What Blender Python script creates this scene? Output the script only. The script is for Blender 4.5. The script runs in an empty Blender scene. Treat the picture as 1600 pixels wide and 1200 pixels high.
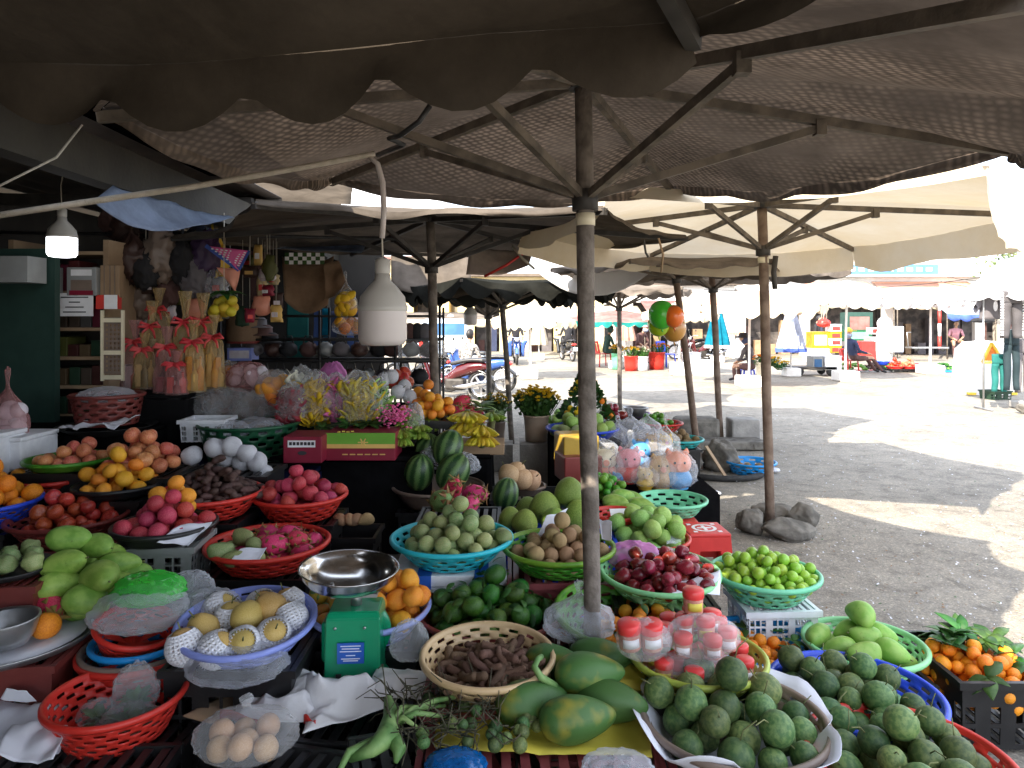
import bpy, bmesh, math, random
from mathutils import Vector, Matrix, noise, Euler
rnd = random.Random(11)
PI = math.pi
SC = bpy.context.scene
COL = SC.collection
F, HY, CZ = 1110.0, 498.0, 1.6            # lens in photo pixels, horizon row, eye height
def P(px, py, d): return Vector(((px-800)/F*d, d, CZ-(py-HY)/F*d))
def GX(px, d): return (px-800)/F*d
def GZ(py, d): return CZ-(py-HY)/F*d
def GD(py, z=0.0): return (CZ-z)*F/(py-HY)
def V(*a): return Vector(a)
def nz(v, s=1.0, seed=0.0): return noise.noise(Vector((v[0]*s+seed, v[1]*s-seed*1.7, v[2]*s+seed*.6)))
def ridge(v, s, seed): return 1-abs(nz(v, s, seed))*2
def lerp(a, b, t): return a+(b-a)*t

class MB:
    def __init__(s): s.bm = bmesh.new(); s.mi = 0
    def f(s, vs, sm=True):
        try:
            q = s.bm.faces.new(vs); q.material_index = s.mi; q.smooth = sm; return q
        except ValueError: return None
    def v(s, p): return s.bm.verts.new(p)
    def box(s, c, d, rot=None, bev=0.0, M=None, taper=1.0):
        c = Vector(c); R = (Euler(rot).to_matrix() if rot else Matrix.Identity(3))
        hx, hy, hz = d[0]/2, d[1]/2, d[2]/2
        vs = []
        for z in (-1, 1):
            t = taper if z > 0 else 1
            for x, y in ((-1,-1),(1,-1),(1,1),(-1,1)):
                p = c+R@Vector((x*hx*t, y*hy*t, z*hz))
                vs.append(s.v(M@p if M else p))
        fs = [s.f([vs[i] for i in q], False) for q in ((3,2,1,0),(4,5,6,7),(0,1,5,4),(1,2,6,5),(2,3,7,6),(3,0,4,7))]
        if bev > 0:
            es = list({e for q in fs for e in q.edges})
            mi = s.mi
            r = bmesh.ops.bevel(s.bm, geom=es, offset=bev, segments=2, affect='EDGES', profile=.5)
            for q in r['faces']: q.material_index = mi
        return s
    def bar(s, a, b, w, h=None, up=Vector((0,0,1))):
        a, b = Vector(a), Vector(b); h = h or w
        d = (b-a).normalized()
        if abs(d.dot(up)) > .98: up = Vector((1,0,0))
        x = d.cross(up).normalized(); y = x.cross(d)
        vs = [s.v(p+x*sx*w/2+y*sy*h/2) for p in (a, b) for sx, sy in ((-1,-1),(1,-1),(1,1),(-1,1))]
        for q in ((3,2,1,0),(4,5,6,7),(0,1,5,4),(1,2,6,5),(2,3,7,6),(3,0,4,7)): s.f([vs[i] for i in q], False)
        return s
    def tube(s, pts, r, seg=8, caps=True, sm=True):
        pts = [Vector(p) for p in pts]; n = len(pts)
        rs = r if isinstance(r, (list, tuple)) else [r]*n
        rings = []; x = None
        for i, p in enumerate(pts):
            t = (pts[min(i+1, n-1)]-pts[max(i-1, 0)])
            t = t.normalized() if t.length > 1e-9 else Vector((0,0,1))
            if x is None:
                u = Vector((0,0,1)) if abs(t.z) < .9 else Vector((1,0,0)); x = t.cross(u).normalized()
            else:
                x = (x-t*x.dot(t)); x = x.normalized() if x.length > 1e-6 else t.orthogonal().normalized()
            y = t.cross(x)
            rings.append([s.v(p+(x*math.cos(2*PI*k/seg)+y*math.sin(2*PI*k/seg))*rs[i]) for k in range(seg)])
        for i in range(n-1):
            for k in range(seg): s.f([rings[i][k], rings[i][(k+1)%seg], rings[i+1][(k+1)%seg], rings[i+1][k]], sm)
        if caps: s.f(rings[0][::-1], False); s.f(rings[-1], False)
        return s
    def lathe(s, prof, seg=24, c=(0,0,0), M=None, hole=None, sm=True, ell=1.0):
        c = Vector(c); rings = []
        for r, z in prof:
            if r < 1e-6:
                p = c+Vector((0,0,z)); rings.append([s.v(M@p if M else p)])
            else:
                ring = []
                for k in range(seg):
                    a = 2*PI*k/seg; p = c+Vector((r*math.cos(a), r*math.sin(a)*ell, z))
                    ring.append(s.v(M@p if M else p))
                rings.append(ring)
        for i in range(len(rings)-1):
            A, B = rings[i], rings[i+1]
            for k in range(seg):
                if hole and hole(i, k): continue
                k2 = (k+1) % seg
                if len(A) == 1 and len(B) == 1: continue
                if len(A) == 1: s.f([A[0], B[k2], B[k]], sm)
                elif len(B) == 1: s.f([A[k], A[k2], B[0]], sm)
                else: s.f([A[k], A[k2], B[k2], B[k]], sm)
        return s
    def grid(s, nu, nv, fn, wrap=False, hole=None, sm=True):
        G = [[s.v(fn(i/nu, j/nv)) for j in range(nv+1)] for i in range(nu if wrap else nu+1)]
        n = len(G)
        for i in range(nu):
            for j in range(nv):
                if hole and hole(i, j): continue
                s.f([G[i][j], G[(i+1) % n][j], G[(i+1) % n][j+1], G[i][j+1]], sm)
        return s
    def ball(s, fn, nu=20, nv=12):
        """fn(direction) -> point"""
        top = s.v(fn(Vector((0,0,1)))); bot = s.v(fn(Vector((0,0,-1)))); R = []
        for j in range(1, nv):
            th = PI*j/nv
            R.append([s.v(fn(Vector((math.sin(th)*math.cos(2*PI*k/nu), math.sin(th)*math.sin(2*PI*k/nu), math.cos(th))))) for k in range(nu)])
        for k in range(nu):
            k2 = (k+1) % nu
            s.f([top, R[0][k], R[0][k2]]); s.f([bot, R[-1][k2], R[-1][k]])
            for j in range(nv-2): s.f([R[j][k], R[j+1][k], R[j+1][k2], R[j][k2]])
        return s
    def solid(s, t):
        bmesh.ops.recalc_face_normals(s.bm, faces=s.bm.faces[:])
        bmesh.ops.solidify(s.bm, geom=s.bm.faces[:], thickness=t); return s
    def mesh(s, name, mats):
        me = bpy.data.meshes.new(name)
        s.bm.normal_update(); s.bm.to_mesh(me); s.bm.free()
        for m in (mats if isinstance(mats, (list, tuple)) else [mats]): me.materials.append(m)
        return me

def tag(o, label=None, cat=None, group=None, kind=None):
    if label: o['label'] = label
    if cat: o['category'] = cat
    if group: o['group'] = group
    if kind: o['kind'] = kind
    return o
def ob(name, mb, mats=None, parent=None, loc=None, rot=None, label=None, cat=None, group=None, kind=None, sc=None):
    me = mb.mesh(name, mats) if isinstance(mb, MB) else mb
    o = bpy.data.objects.new(name, me); COL.objects.link(o)
    if parent: o.parent = parent
    if loc is not None: o.location = loc
    if rot is not None: o.rotation_euler = rot
    if sc is not None: o.scale = sc if isinstance(sc, (tuple, list)) else (sc, sc, sc)
    return tag(o, label, cat, group, kind)
def thing(name, label, cat, loc=(0,0,0), rot=(0,0,0), group=None):
    o = bpy.data.objects.new(name, None); COL.objects.link(o)
    o.empty_display_size = .05; o.location = loc; o.rotation_euler = rot
    return tag(o, label, cat, group)
def dup(o, loc=None, rot=None, label=None, group=None, sc=None):
    def cp(a, par):
        c = a.copy(); COL.objects.link(c)
        if par: c.parent = par
        for ch in list(a.children): cp(ch, c)
        return c
    c = cp(o, None)
    if loc is not None: c.location = loc
    if rot is not None: c.rotation_euler = rot
    if sc is not None: c.scale = (sc, sc, sc)
    if label: c['label'] = label
    if group: c['group'] = group
    return c
def newmat(name):
    m = bpy.data.materials.new(name); m.use_nodes = True
    nt = m.node_tree; nt.nodes.clear()
    N = lambda t, **k: (lambda n: ([setattr(n, a, b) for a, b in k.items()], n)[1])(nt.nodes.new(t))
    return m, nt, N, nt.links.new
def c4(c): return (c[0], c[1], c[2], 1)
def M(name, col, col2=None, ns=8, rough=.5, bump=0.0, bs=80, var=0.0, hue=0.0, spec=.5, met=0, coat=0, sss=0, det=4, lo=.4, hi=.62, spots=0):
    m, nt, N, L = newmat(name)
    out = N('ShaderNodeOutputMaterial'); b = N('ShaderNodeBsdfPrincipled')
    tc = N('ShaderNodeTexCoord'); oi = N('ShaderNodeObjectInfo')
    off = N('ShaderNodeVectorMath', operation='ADD'); mul = N('ShaderNodeMath', operation='MULTIPLY'); mul.inputs[1].default_value = 37
    L(oi.outputs['Random'], mul.inputs[0]); L(tc.outputs['Object'], off.inputs[0]); L(mul.outputs[0], off.inputs[1])
    nn = N('ShaderNodeTexNoise'); nn.inputs['Scale'].default_value = ns; nn.inputs['Detail'].default_value = det
    L(off.outputs[0], nn.inputs['Vector'])
    rp = N('ShaderNodeValToRGB'); e = rp.color_ramp.elements
    e[0].position, e[1].position = lo, hi
    e[0].color = c4(col); e[1].color = c4(col2 if col2 else [min(1, x*1.18+.004) for x in col])
    L(nn.outputs['Fac'], rp.inputs['Fac'])
    src = rp.outputs['Color']
    if spots:
        for sc_, p0, p1, k in ((ns*1.7+4, .60, .70, .55), (26, .66, .72, .5)):
            n9 = N('ShaderNodeTexNoise'); n9.inputs['Scale'].default_value = sc_; n9.inputs['Detail'].default_value = 6; n9.inputs['Roughness'].default_value = .7; L(off.outputs[0], n9.inputs['Vector'])
            r9 = N('ShaderNodeMapRange'); r9.inputs['From Min'].default_value = p0; r9.inputs['From Max'].default_value = p1; r9.inputs['To Max'].default_value = spots; L(n9.outputs['Fac'], r9.inputs['Value'])
            x9 = N('ShaderNodeMix', data_type='RGBA', blend_type='MULTIPLY'); x9.inputs[7].default_value = (k, k*.82, k*.62, 1); L(r9.outputs[0], x9.inputs['Factor']); L(src, x9.inputs[6]); src = x9.outputs[2]
    if var or hue:
        h = N('ShaderNodeHueSaturation'); L(src, h.inputs['Color'])
        mv = N('ShaderNodeMapRange'); mv.inputs['To Min'].default_value = 1-var; mv.inputs['To Max'].default_value = 1+var
        L(oi.outputs['Random'], mv.inputs['Value']); L(mv.outputs[0], h.inputs['Value'])
        if hue:
            w = N('ShaderNodeMath', operation='FRACT'); w2 = N('ShaderNodeMath', operation='MULTIPLY'); w2.inputs[1].default_value = 17.3
            L(oi.outputs['Random'], w2.inputs[0]); L(w2.outputs[0], w.inputs[0])
            mh = N('ShaderNodeMapRange'); mh.inputs['To Min'].default_value = .5-hue; mh.inputs['To Max'].default_value = .5+hue
            L(w.outputs[0], mh.inputs['Value']); L(mh.outputs[0], h.inputs['Hue'])
        src = h.outputs['Color']
    L(src, b.inputs['Base Color'])
    b.inputs['Roughness'].default_value = rough; b.inputs['Metallic'].default_value = met
    b.inputs['Specular IOR Level'].default_value = spec; b.inputs['Coat Weight'].default_value = coat
    if sss: b.inputs['Subsurface Weight'].default_value = sss; b.inputs['Subsurface Radius'].default_value = (.01,.006,.003)
    if bump:
        n2 = N('ShaderNodeTexNoise'); n2.inputs['Scale'].default_value = bs; n2.inputs['Detail'].default_value = 3
        L(off.outputs[0], n2.inputs['Vector'])
        bp = N('ShaderNodeBump'); bp.inputs['Strength'].default_value = bump; bp.inputs['Distance'].default_value = .01
        L(n2.outputs['Fac'], bp.inputs['Height']); L(bp.outputs[0], b.inputs['Normal'])
    L(b.outputs[0], out.inputs['Surface'])
    return m

def fabric(name, col, tr=.12, weave=0.0, ws=38, stain=None, sscale=2.2, rough=.9):
    """woven cloth: diffuse, a little light passing through, embossed weave dots"""
    m, nt, N, L = newmat(name)
    out = N('ShaderNodeOutputMaterial'); tc = N('ShaderNodeTexCoord')
    nn = N('ShaderNodeTexNoise'); nn.inputs['Scale'].default_value = sscale; nn.inputs['Detail'].default_value = 6; nn.inputs['Roughness'].default_value = .65
    L(tc.outputs['Object'], nn.inputs['Vector'])
    rp = N('ShaderNodeValToRGB'); e = rp.color_ramp.elements; e[0].position = .36; e[1].position = .68
    st = stain or [x*.5 for x in col]
    e[0].color = c4(st); e[1].color = c4(col); L(nn.outputs['Fac'], rp.inputs['Fac'])
    src = rp.outputs['Color']; norm = None
    if weave:
        vo = N('ShaderNodeTexVoronoi'); vo.inputs['Scale'].default_value = ws; vo.inputs['Randomness'].default_value = .22
        w2 = N('ShaderNodeTexNoise'); w2.inputs['Scale'].default_value = 3.0; L(tc.outputs['Object'], w2.inputs['Vector'])
        wa = N('ShaderNodeVectorMath', operation='MULTIPLY_ADD'); wa.inputs[1].default_value = (.07,.07,.0)
        L(w2.outputs['Color'], wa.inputs[0]); L(tc.outputs['Object'], wa.inputs[2])
        mp = N('ShaderNodeMapping'); mp.inputs['Rotation'].default_value = (0,0,.6); mp.inputs['Scale'].default_value = (.8,1.15,0); L(wa.outputs[0], mp.inputs['Vector']); L(mp.outputs[0], vo.inputs['Vector'])
        br = N('ShaderNodeValToRGB'); q = br.color_ramp.elements; q[0].position = .12; q[0].color = (2.0,1.9,1.8,1); q[1].position = .5; q[1].color = (.7,.69,.68,1); L(vo.outputs['Distance'], br.inputs['Fac'])
        n4 = N('ShaderNodeTexNoise'); n4.inputs['Scale'].default_value = 1.6; L(tc.outputs['Object'], n4.inputs['Vector'])
        mr = N('ShaderNodeMapRange'); mr.inputs['From Min'].default_value = .35; mr.inputs['From Max'].default_value = .6; mr.inputs['To Max'].default_value = weave
        L(n4.outputs['Fac'], mr.inputs['Value'])
        mx = N('ShaderNodeMix', data_type='RGBA', blend_type='MULTIPLY'); L(mr.outputs[0], mx.inputs['Factor'])
        L(src, mx.inputs[6]); L(br.outputs['Color'], mx.inputs[7]); src = mx.outputs[2]
    n3 = N('ShaderNodeTexNoise'); n3.inputs['Scale'].default_value = 9; n3.inputs['Detail'].default_value = 5; L(tc.outputs['Object'], n3.inputs['Vector'])
    bp = N('ShaderNodeBump'); bp.inputs['Strength'].default_value = .35; bp.inputs['Distance'].default_value = .03
    L(n3.outputs['Fac'], bp.inputs['Height']); norm = bp.outputs[0]
    d = N('ShaderNodeBsdfDiffuse'); t = N('ShaderNodeBsdfTranslucent'); mix = N('ShaderNodeMixShader'); mix.inputs[0].default_value = tr
    L(src, d.inputs['Color']); L(src, t.inputs['Color']); L(norm, d.inputs['Normal'])
    L(d.outputs[0], mix.inputs[1]); L(t.outputs[0], mix.inputs[2]); L(mix.outputs[0], out.inputs['Surface'])
    return m

def film(name, col=(.9,.92,.95), op=.35, rough=.14, bump=.45, bs=9):
    """thin clear plastic: see-through with creased shiny highlights"""
    m, nt, N, L = newmat(name)
    out = N('ShaderNodeOutputMaterial'); tc = N('ShaderNodeTexCoord')
    nn = N('ShaderNodeTexNoise'); nn.inputs['Scale'].default_value = bs; nn.inputs['Detail'].default_value = 5; nn.inputs['Distortion'].default_value = 1.2
    L(tc.outputs['Object'], nn.inputs['Vector'])
    bp = N('ShaderNodeBump'); bp.inputs['Strength'].default_value = bump; bp.inputs['Distance'].default_value = .012; L(nn.outputs['Fac'], bp.inputs['Height'])
    pr = N('ShaderNodeBsdfPrincipled'); pr.inputs['Base Color'].default_value = c4(col); pr.inputs['Roughness'].default_value = rough
    pr.inputs['Specular IOR Level'].default_value = .8
    L(bp.outputs[0], pr.inputs['Normal'])
    tr = N('ShaderNodeBsdfTransparent'); tr.inputs['Color'].default_value = c4([min(1, x*.25+.74) for x in col])
    lw = N('ShaderNodeLayerWeight'); lw.inputs['Blend'].default_value = .35; L(bp.outputs[0], lw.inputs['Normal'])
    ma = N('ShaderNodeMapRange'); ma.inputs['To Min'].default_value = op*.6; ma.inputs['To Max'].default_value = min(1, op*2.2)
    L(lw.outputs['Facing'], ma.inputs['Value'])
    mix = N('ShaderNodeMixShader'); L(ma.outputs[0], mix.inputs[0]); L(tr.outputs[0], mix.inputs[1]); L(pr.outputs[0], mix.inputs[2])
    L(mix.outputs[0], out.inputs['Surface'])
    return m

def emis(name, col, s):
    m, nt, N, L = newmat(name); out = N('ShaderNodeOutputMaterial'); e = N('ShaderNodeEmission')
    e.inputs['Color'].default_value = c4(col); e.inputs['Strength'].default_value = s; L(e.outputs[0], out.inputs['Surface']); return m

def striped(name, dark, light, n=11, wob=1.6):
    """melon rind: wavy bands from stalk to tip"""
    m, nt, N, L = newmat(name)
    out = N('ShaderNodeOutputMaterial'); b = N('ShaderNodeBsdfPrincipled'); tc = N('ShaderNodeTexCoord')
    g = N('ShaderNodeTexGradient', gradient_type='RADIAL'); L(tc.outputs['Object'], g.inputs['Vector'])
    nn = N('ShaderNodeTexNoise'); nn.inputs['Scale'].default_value = 22; nn.inputs['Detail'].default_value = 5; L(tc.outputs['Object'], nn.inputs['Vector'])
    ma = N('ShaderNodeMath', operation='MULTIPLY_ADD'); ma.inputs[1].default_value = 2*PI*n; 
    mb = N('ShaderNodeMath', operation='MULTIPLY'); mb.inputs[1].default_value = wob*2.4; L(nn.outputs['Fac'], mb.inputs[0])
    L(g.outputs['Fac'], ma.inputs[0]); L(mb.outputs[0], ma.inputs[2])
    si = N('ShaderNodeMath', operation='SINE'); L(ma.outputs[0], si.inputs[0])
    rp = N('ShaderNodeValToRGB'); e = rp.color_ramp.elements; e[0].position = .38; e[1].position = .75; e[0].color = c4(dark); e[1].color = c4(light)
    mr = N('ShaderNodeMapRange'); mr.inputs['From Min'].default_value = -1; L(si.outputs[0], mr.inputs['Value']); L(mr.outputs[0], rp.inputs['Fac'])
    L(rp.outputs['Color'], b.inputs['Base Color']); b.inputs['Roughness'].default_value = .4
    L(b.outputs[0], out.inputs['Surface']); return m

def groundmat():
    m, nt, N, L = newmat('street_asphalt'); out = N('ShaderNodeOutputMaterial'); b = N('ShaderNodeBsdfPrincipled'); tc = N('ShaderNodeTexCoord')
    def noi(s, d=6, r=.6, dist=0):
        n = N('ShaderNodeTexNoise'); n.inputs['Scale'].default_value = s; n.inputs['Detail'].default_value = d; n.inputs['Roughness'].default_value = r; n.inputs['Distortion'].default_value = dist
        L(tc.outputs['Object'], n.inputs['Vector']); return n
    def ramp(src, els):
        r = N('ShaderNodeValToRGB'); r.color_ramp.elements.remove(r.color_ramp.elements[0])
        r.color_ramp.elements[0].position, r.color_ramp.elements[0].color = els[0][0], c4(els[0][1])
        for p, c in els[1:]: q = r.color_ramp.elements.new(p); q.color = c4(c)
        L(src, r.inputs['Fac']); return r.outputs['Color']
    def mul(a, c, fac=1, mode='MULTIPLY'):
        x = N('ShaderNodeMix', data_type='RGBA', blend_type=mode); x.inputs['Factor'].default_value = fac; L(a, x.inputs[6]); L(c, x.inputs[7]); return x.outputs[2]
    base = ramp(noi(.55, 8, .7).outputs['Fac'], [(.3,(.215,.196,.168)),(.5,(.315,.287,.244)),(.7,(.395,.362,.31))])
    grain = ramp(noi(95, 3, .7).outputs['Fac'], [(.3,(.62,.62,.63)),(.5,(.95,.95,.94)),(.72,(1.35,1.33,1.28))])
    blot = ramp(noi(5.5, 6, .7, .6).outputs['Fac'], [(.32,(.6,.59,.58)),(.5,(.96,.96,.96)),(.7,(1.12,1.1,1.06))])
    vo = N('ShaderNodeTexVoronoi'); vo.inputs['Scale'].default_value = 38; L(tc.outputs['Object'], vo.inputs['Vector'])
    chips = ramp(vo.outputs['Distance'], [(.0,(1.8,1.75,1.62)),(.15,(1.5,1.46,1.38)),(.24,(1,1,1)),(.6,(.86,.86,.86)),(1,(.8,.8,.8))])
    c = mul(mul(mul(base, grain), blot), chips, .8)
    cr = N('ShaderNodeTexVoronoi', feature='DISTANCE_TO_EDGE'); cr.inputs['Scale'].default_value = .75
    w = noi(1.6, 5); wm = N('ShaderNodeMix', data_type='RGBA'); wm.inputs['Factor'].default_value = .28; L(tc.outputs['Object'], wm.inputs[6]); L(w.outputs['Color'], wm.inputs[7]); L(wm.outputs[2], cr.inputs['Vector'])
    c = mul(c, ramp(cr.outputs['Distance'], [(0,(.45,.44,.43)),(.008,(.7,.69,.68)),(.016,(1,1,1))]), .2)
    L(c, b.inputs['Base Color']); b.inputs['Roughness'].default_value = .92
    bp = N('ShaderNodeBump'); bp.inputs['Strength'].default_value = .8; bp.inputs['Distance'].default_value = .012
    L(noi(60, 4, .75).outputs['Fac'], bp.inputs['Height']); L(bp.outputs[0], b.inputs['Normal']); L(b.outputs[0], out.inputs['Surface']); return m

m = {}
m['ground'] = groundmat()
m['cloth_brown'] = fabric('brown_canopy_cloth', (.18,.145,.12), .08, 1.0, 34)
m['cloth_flap'] = fabric('dark_brown_valance_cloth', (.085,.07,.055), .03, .0)
m['cloth_low'] = fabric('faded_brown_cloth', (.14,.118,.098), .04, .0)
m['cloth_cream'] = fabric('cream_canopy_cloth', (.72,.65,.53), .2, 0, stain=(.66,.55,.38), sscale=1.2)
m['cloth_grey'] = fabric('grey_brown_cloth', (.25,.21,.175), .14, 0)
m['cloth_dark'] = fabric('dark_green_cloth', (.03,.031,.028), .12, 0)
m['cloth_white'] = fabric('white_tarp_cloth', (.82,.82,.82), .2, 0, stain=(.7,.7,.72), sscale=1)
m['cloth_peach'] = fabric('peach_cloth', (.64,.38,.28), .15, 0, stain=(.58,.33,.24))
m['cloth_pink'] = fabric('faded_pink_cloth', (.45,.22,.2), .2, 0)
m['cloth_teal'] = fabric('teal_trim_cloth', (.03,.26,.24), .2, 0)
m['cloth_cyan'] = fabric('cyan_cloth', (.015,.22,.33), .2, 0)
m['cloth_lilac'] = fabric('pale_blue_cloth', (.62,.68,.86), .2, 0)
m['cloth_blue'] = fabric('blue_cloth', (.12,.2,.7), .2, 0)
m['tarp_blue'] = fabric('pale_blue_tarp', (.42,.5,.66), .45, 0)
m['sack'] = fabric('printed_sack_cloth', (.7,.6,.52), .3, 0)
m['cloth_navy'] = fabric('navy_tablecloth', (.015,.02,.06), .0, 0)
m['cloth_black'] = fabric('black_tablecloth', (.012,.012,.013), .0, 0)
m['cloth_gold'] = fabric('tan_cloth', (.42,.28,.18), .3, 0)
m['cloth_red'] = fabric('red_cloth', (.55,.05,.05), .2, 0)
m['pole'] = M('weathered_pole_wood', (.10,.083,.068), (.2,.17,.145), 14, .8, .5, 60)
m['pole_rust'] = M('rusty_pole', (.13,.085,.06), (.22,.16,.12), 10, .8, .4, 50)
m['rib'] = M('rib_wood', (.09,.075,.06), (.17,.14,.11), 12, .75, .3, 60)
m['rib_dark'] = M('dark_rib_metal', (.025,.022,.02), (.05,.045,.04), 9, .6)
m['iron'] = M('black_iron', (.015,.015,.017), (.03,.03,.03), 12, .5)
m['steel'] = M('brushed_steel', (.62,.62,.61), (.7,.7,.7), 20, .18, 0, met=1)
m['tin'] = M('dull_tin', (.4,.41,.42), (.5,.5,.5), 12, .4, 0, met=.9)
m['concrete'] = M('concrete', (.26,.25,.235), (.36,.345,.32), 6, .9, .6, 40)
m['stone'] = M('field_stone', (.10,.092,.08), (.2,.185,.16), 9, .95, 1.0, 18, det=8)
m['white_block'] = M('whitewashed_block', (.74,.73,.7), (.82,.81,.79), 5, .85, .3, 40)
m['wall_yellow'] = M('yellow_plaster', (.62,.5,.27), (.68,.57,.34), 1.5, .9)
m['wall_white'] = M('white_plaster', (.78,.77,.74), (.83,.82,.8), 1.5, .9)
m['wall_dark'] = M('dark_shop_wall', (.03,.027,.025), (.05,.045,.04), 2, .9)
m['roof_tin'] = M('rusty_tin_roof', (.09,.07,.055), (.14,.11,.085), 3, .8)
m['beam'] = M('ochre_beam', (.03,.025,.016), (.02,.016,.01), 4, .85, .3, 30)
m['blue_sign'] = M('blue_signboard', (.08,.3,.62), (.1,.34,.66), 3, .5)
m['green_door'] = M('green_door_paint', (.012,.04,.032), (.018,.05,.04), 8, .6)
def plast(n, c, r=.38, v=0): m[n] = M(n+'_plastic', c, [min(1,x*1.12+.003) for x in c], 9, r, .06, 120, var=v, spec=.45)
for n, c in dict(red=(.55,.03,.02), dred=(.21,.035,.03), brownred=(.15,.03,.025), blue=(.02,.07,.62), sky=(.01,.26,.66), cyan=(.02,.45,.55), teal=(.03,.36,.36),
                 lime=(.21,.55,.09), mint=(.16,.55,.33), mgreen=(.24,.58,.27), olive=(.38,.46,.07), lilac=(.24,.30,.70), periw=(.32,.38,.78), beige=(.55,.39,.21),
                 black=(.014,.014,.015), grey=(.26,.27,.27), white=(.74,.76,.80), dgreen=(.01,.08,.035), purple=(.16,.03,.3), mauve=(.22,.05,.055), stool=(.62,.035,.03), cream=(.75,.68,.5), taupe=(.2,.15,.12), orange=(.42,.055,.02), bucket=(.42,.32,.24), yellow=(.75,.5,.05), pack_y=(.42,.27,.03)).items(): plast(n, c)
# fruit skins
def skin(n, a, b, ns=14, rough=.38, bump=.12, bs=160, var=.12, hue=.012, coat=0, spots=.75, **k): m[n] = M(n+'_skin', a, b, ns, rough+.05, bump, bs, var, hue, spec=.36, coat=coat*.7, sss=0, spots=spots, **k)
skin('mango', (.16,.31,.045), (.27,.42,.085), 1.4, .45, .05)
skin('mango2', (.20,.38,.06), (.28,.44,.095), 1.4, .45, .05)
skin('papaya', (.06,.145,.036), (.36,.29,.035), .95, .42, .15, 60, .15, lo=.54, hi=.82, det=2.5, spots=.7)
skin('starapple', (.058,.115,.036), (.13,.19,.062), 4, .48, .14, 40, .45, .045, det=7)
skin('gtang', (.025,.10,.012), (.07,.18,.02), 12, .3, .3, 220, .3, .04, coat=.15)
skin('orange', (.72,.22,.012), (.85,.33,.02), 8, .36, .3, 260, .1, .014)
skin('tang', (.75,.26,.02), (.8,.36,.04), 8, .4, .3, 220, .12, .02)
skin('kumq', (.78,.22,.012), (.82,.31,.02), 8, .34, .25, 260, .12, .012)
skin('pfruit', (.20,.30,.10), (.34,.36,.17), 10, .42, .1, 90, .25, .035)
skin('sapo', (.30,.19,.09), (.40,.27,.14), 18, .75, .3, 140, .18, .02)
skin('apple_red', (.33,.02,.015), (.48,.10,.04), 9, .26, 0, 100, .2, .015, coat=.2)
skin('apple_pale', (.50,.10,.06), (.62,.28,.13), 9, .3, 0, 100, .2, .02)
skin('pinkfruit', (.37,.022,.055), (.48,.07,.09), 9, .45, .1, 90, .2, .02)
skin('roseapple', (.14,.008,.014), (.27,.025,.03), 12, .22, .05, 70, .35, .015, coat=.3)
skin('jujube', (.24,.44,.03), (.34,.53,.07), 18, .28, .03, 100, .15, .02, coat=.2)
skin('guava', (.22,.40,.075), (.33,.50,.13), 10, .42, .3, 60, .12, .02)
skin('pomelo', (.17,.25,.035), (.27,.34,.07), 14, .45, .35, 130, .18, .02)
skin('pear', (.55,.36,.10), (.64,.45,.17), 20, .5, .12, 200, .1, .015)
skin('persim', (.62,.26,.04), (.45,.33,.05), 6, .35, 0, 100, .15, .03)
skin('dragon', (.50,.02,.09), (.62,.06,.13), 10, .4, .1, 80, .2, .015)
skin('scale', (.16,.23,.03), (.42,.08,.07), 40, .5, 0, 100, .25, .03)
skin('banana', (.60,.42,.02), (.52,.44,.05), 12, .42, .1, 80, .15, .02)
skin('gbanana', (.16,.26,.03), (.24,.34,.05), 12, .42, .1, 80, .15, .02)
skin('tamar', (.10,.055,.035), (.19,.11,.07), 30, .7, .4, 120, .25, .02)
skin('lime', (.05,.2,.015), (.13,.32,.03), 12, .3, .2, 200, .2, .03)
skin('leaf', (.02,.075,.012), (.05,.13,.025), 20, .42, .1, 60, .3, .03)
skin('twig', (.035,.035,.02), (.09,.08,.05), 30, .8, .2, 80, .2)
skin('stem', (.12,.14,.05), (.2,.2,.09), 30, .7, .2, 80, .2)
skin('palm', (.12,.24,.07), (.25,.38,.13), 14, .5, .1, 60, .1)
skin('tomato', (.55,.04,.015), (.62,.10,.03), 9, .25, 0, 100, .1)
skin('kiwi', (.17,.11,.055), (.24,.17,.08), 20, .8, .4, 150, .15)
skin('potato', (.38,.26,.14), (.46,.33,.2), 14, .8, .3, 80, .15)
skin('petal_y', (.78,.48,.015), (.7,.42,.02), 20, .6, .3, 60, .15)
skin('petal_o', (.75,.22,.01), (.8,.3,.02), 20, .6, .3, 60, .15)
skin('petal_p', (.75,.12,.35), (.8,.25,.45), 20, .6, .3, 60, .1)
skin('petal_w', (.72,.74,.6), (.8,.8,.7), 20, .6, .3, 60, .1)
skin('dark_dried', (.05,.025,.022), (.10,.055,.045), 18, .35, .4, 60, .3)
skin('eggfruit', (.5,.3,.16), (.6,.4,.24), 12, .5, .1, 80, .12)
m['melon'] = striped('watermelon_rind', (.012,.05,.012), (.10,.19,.055), 9, 2.2)
m['foam'] = M('white_foam_net', (.56,.57,.61), (.7,.7,.75), 20, .7, .9, 14)
m['foam_bright'] = M('foam_sleeve', (.74,.75,.8), (.8,.8,.85), 20, .7)
m['foam_pink'] = M('pinkish_foam_net', (.66,.6,.66), (.74,.7,.75), 20, .7)
m['paper'] = M('white_paper', (.70,.72,.80), (.78,.79,.85), 4, .75, .25, 20)
m['paper_y'] = M('yellow_paper', (.62,.52,.06), (.70,.6,.10), 5, .65, .3, 18)
m['card'] = M('brown_cardboard', (.3,.2,.12), (.37,.26,.16), 5, .85)
m['film'] = film('clear_plastic_film', op=.2)
m['film_c'] = film('very_clear_film', op=.15, rough=.08)
m['film_w'] = film('milky_plastic_film', (.82,.85,.92), .26, .2, .5, 7)
m['film_g'] = film('green_plastic_film', (.05,.6,.06), .75, .2)
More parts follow.
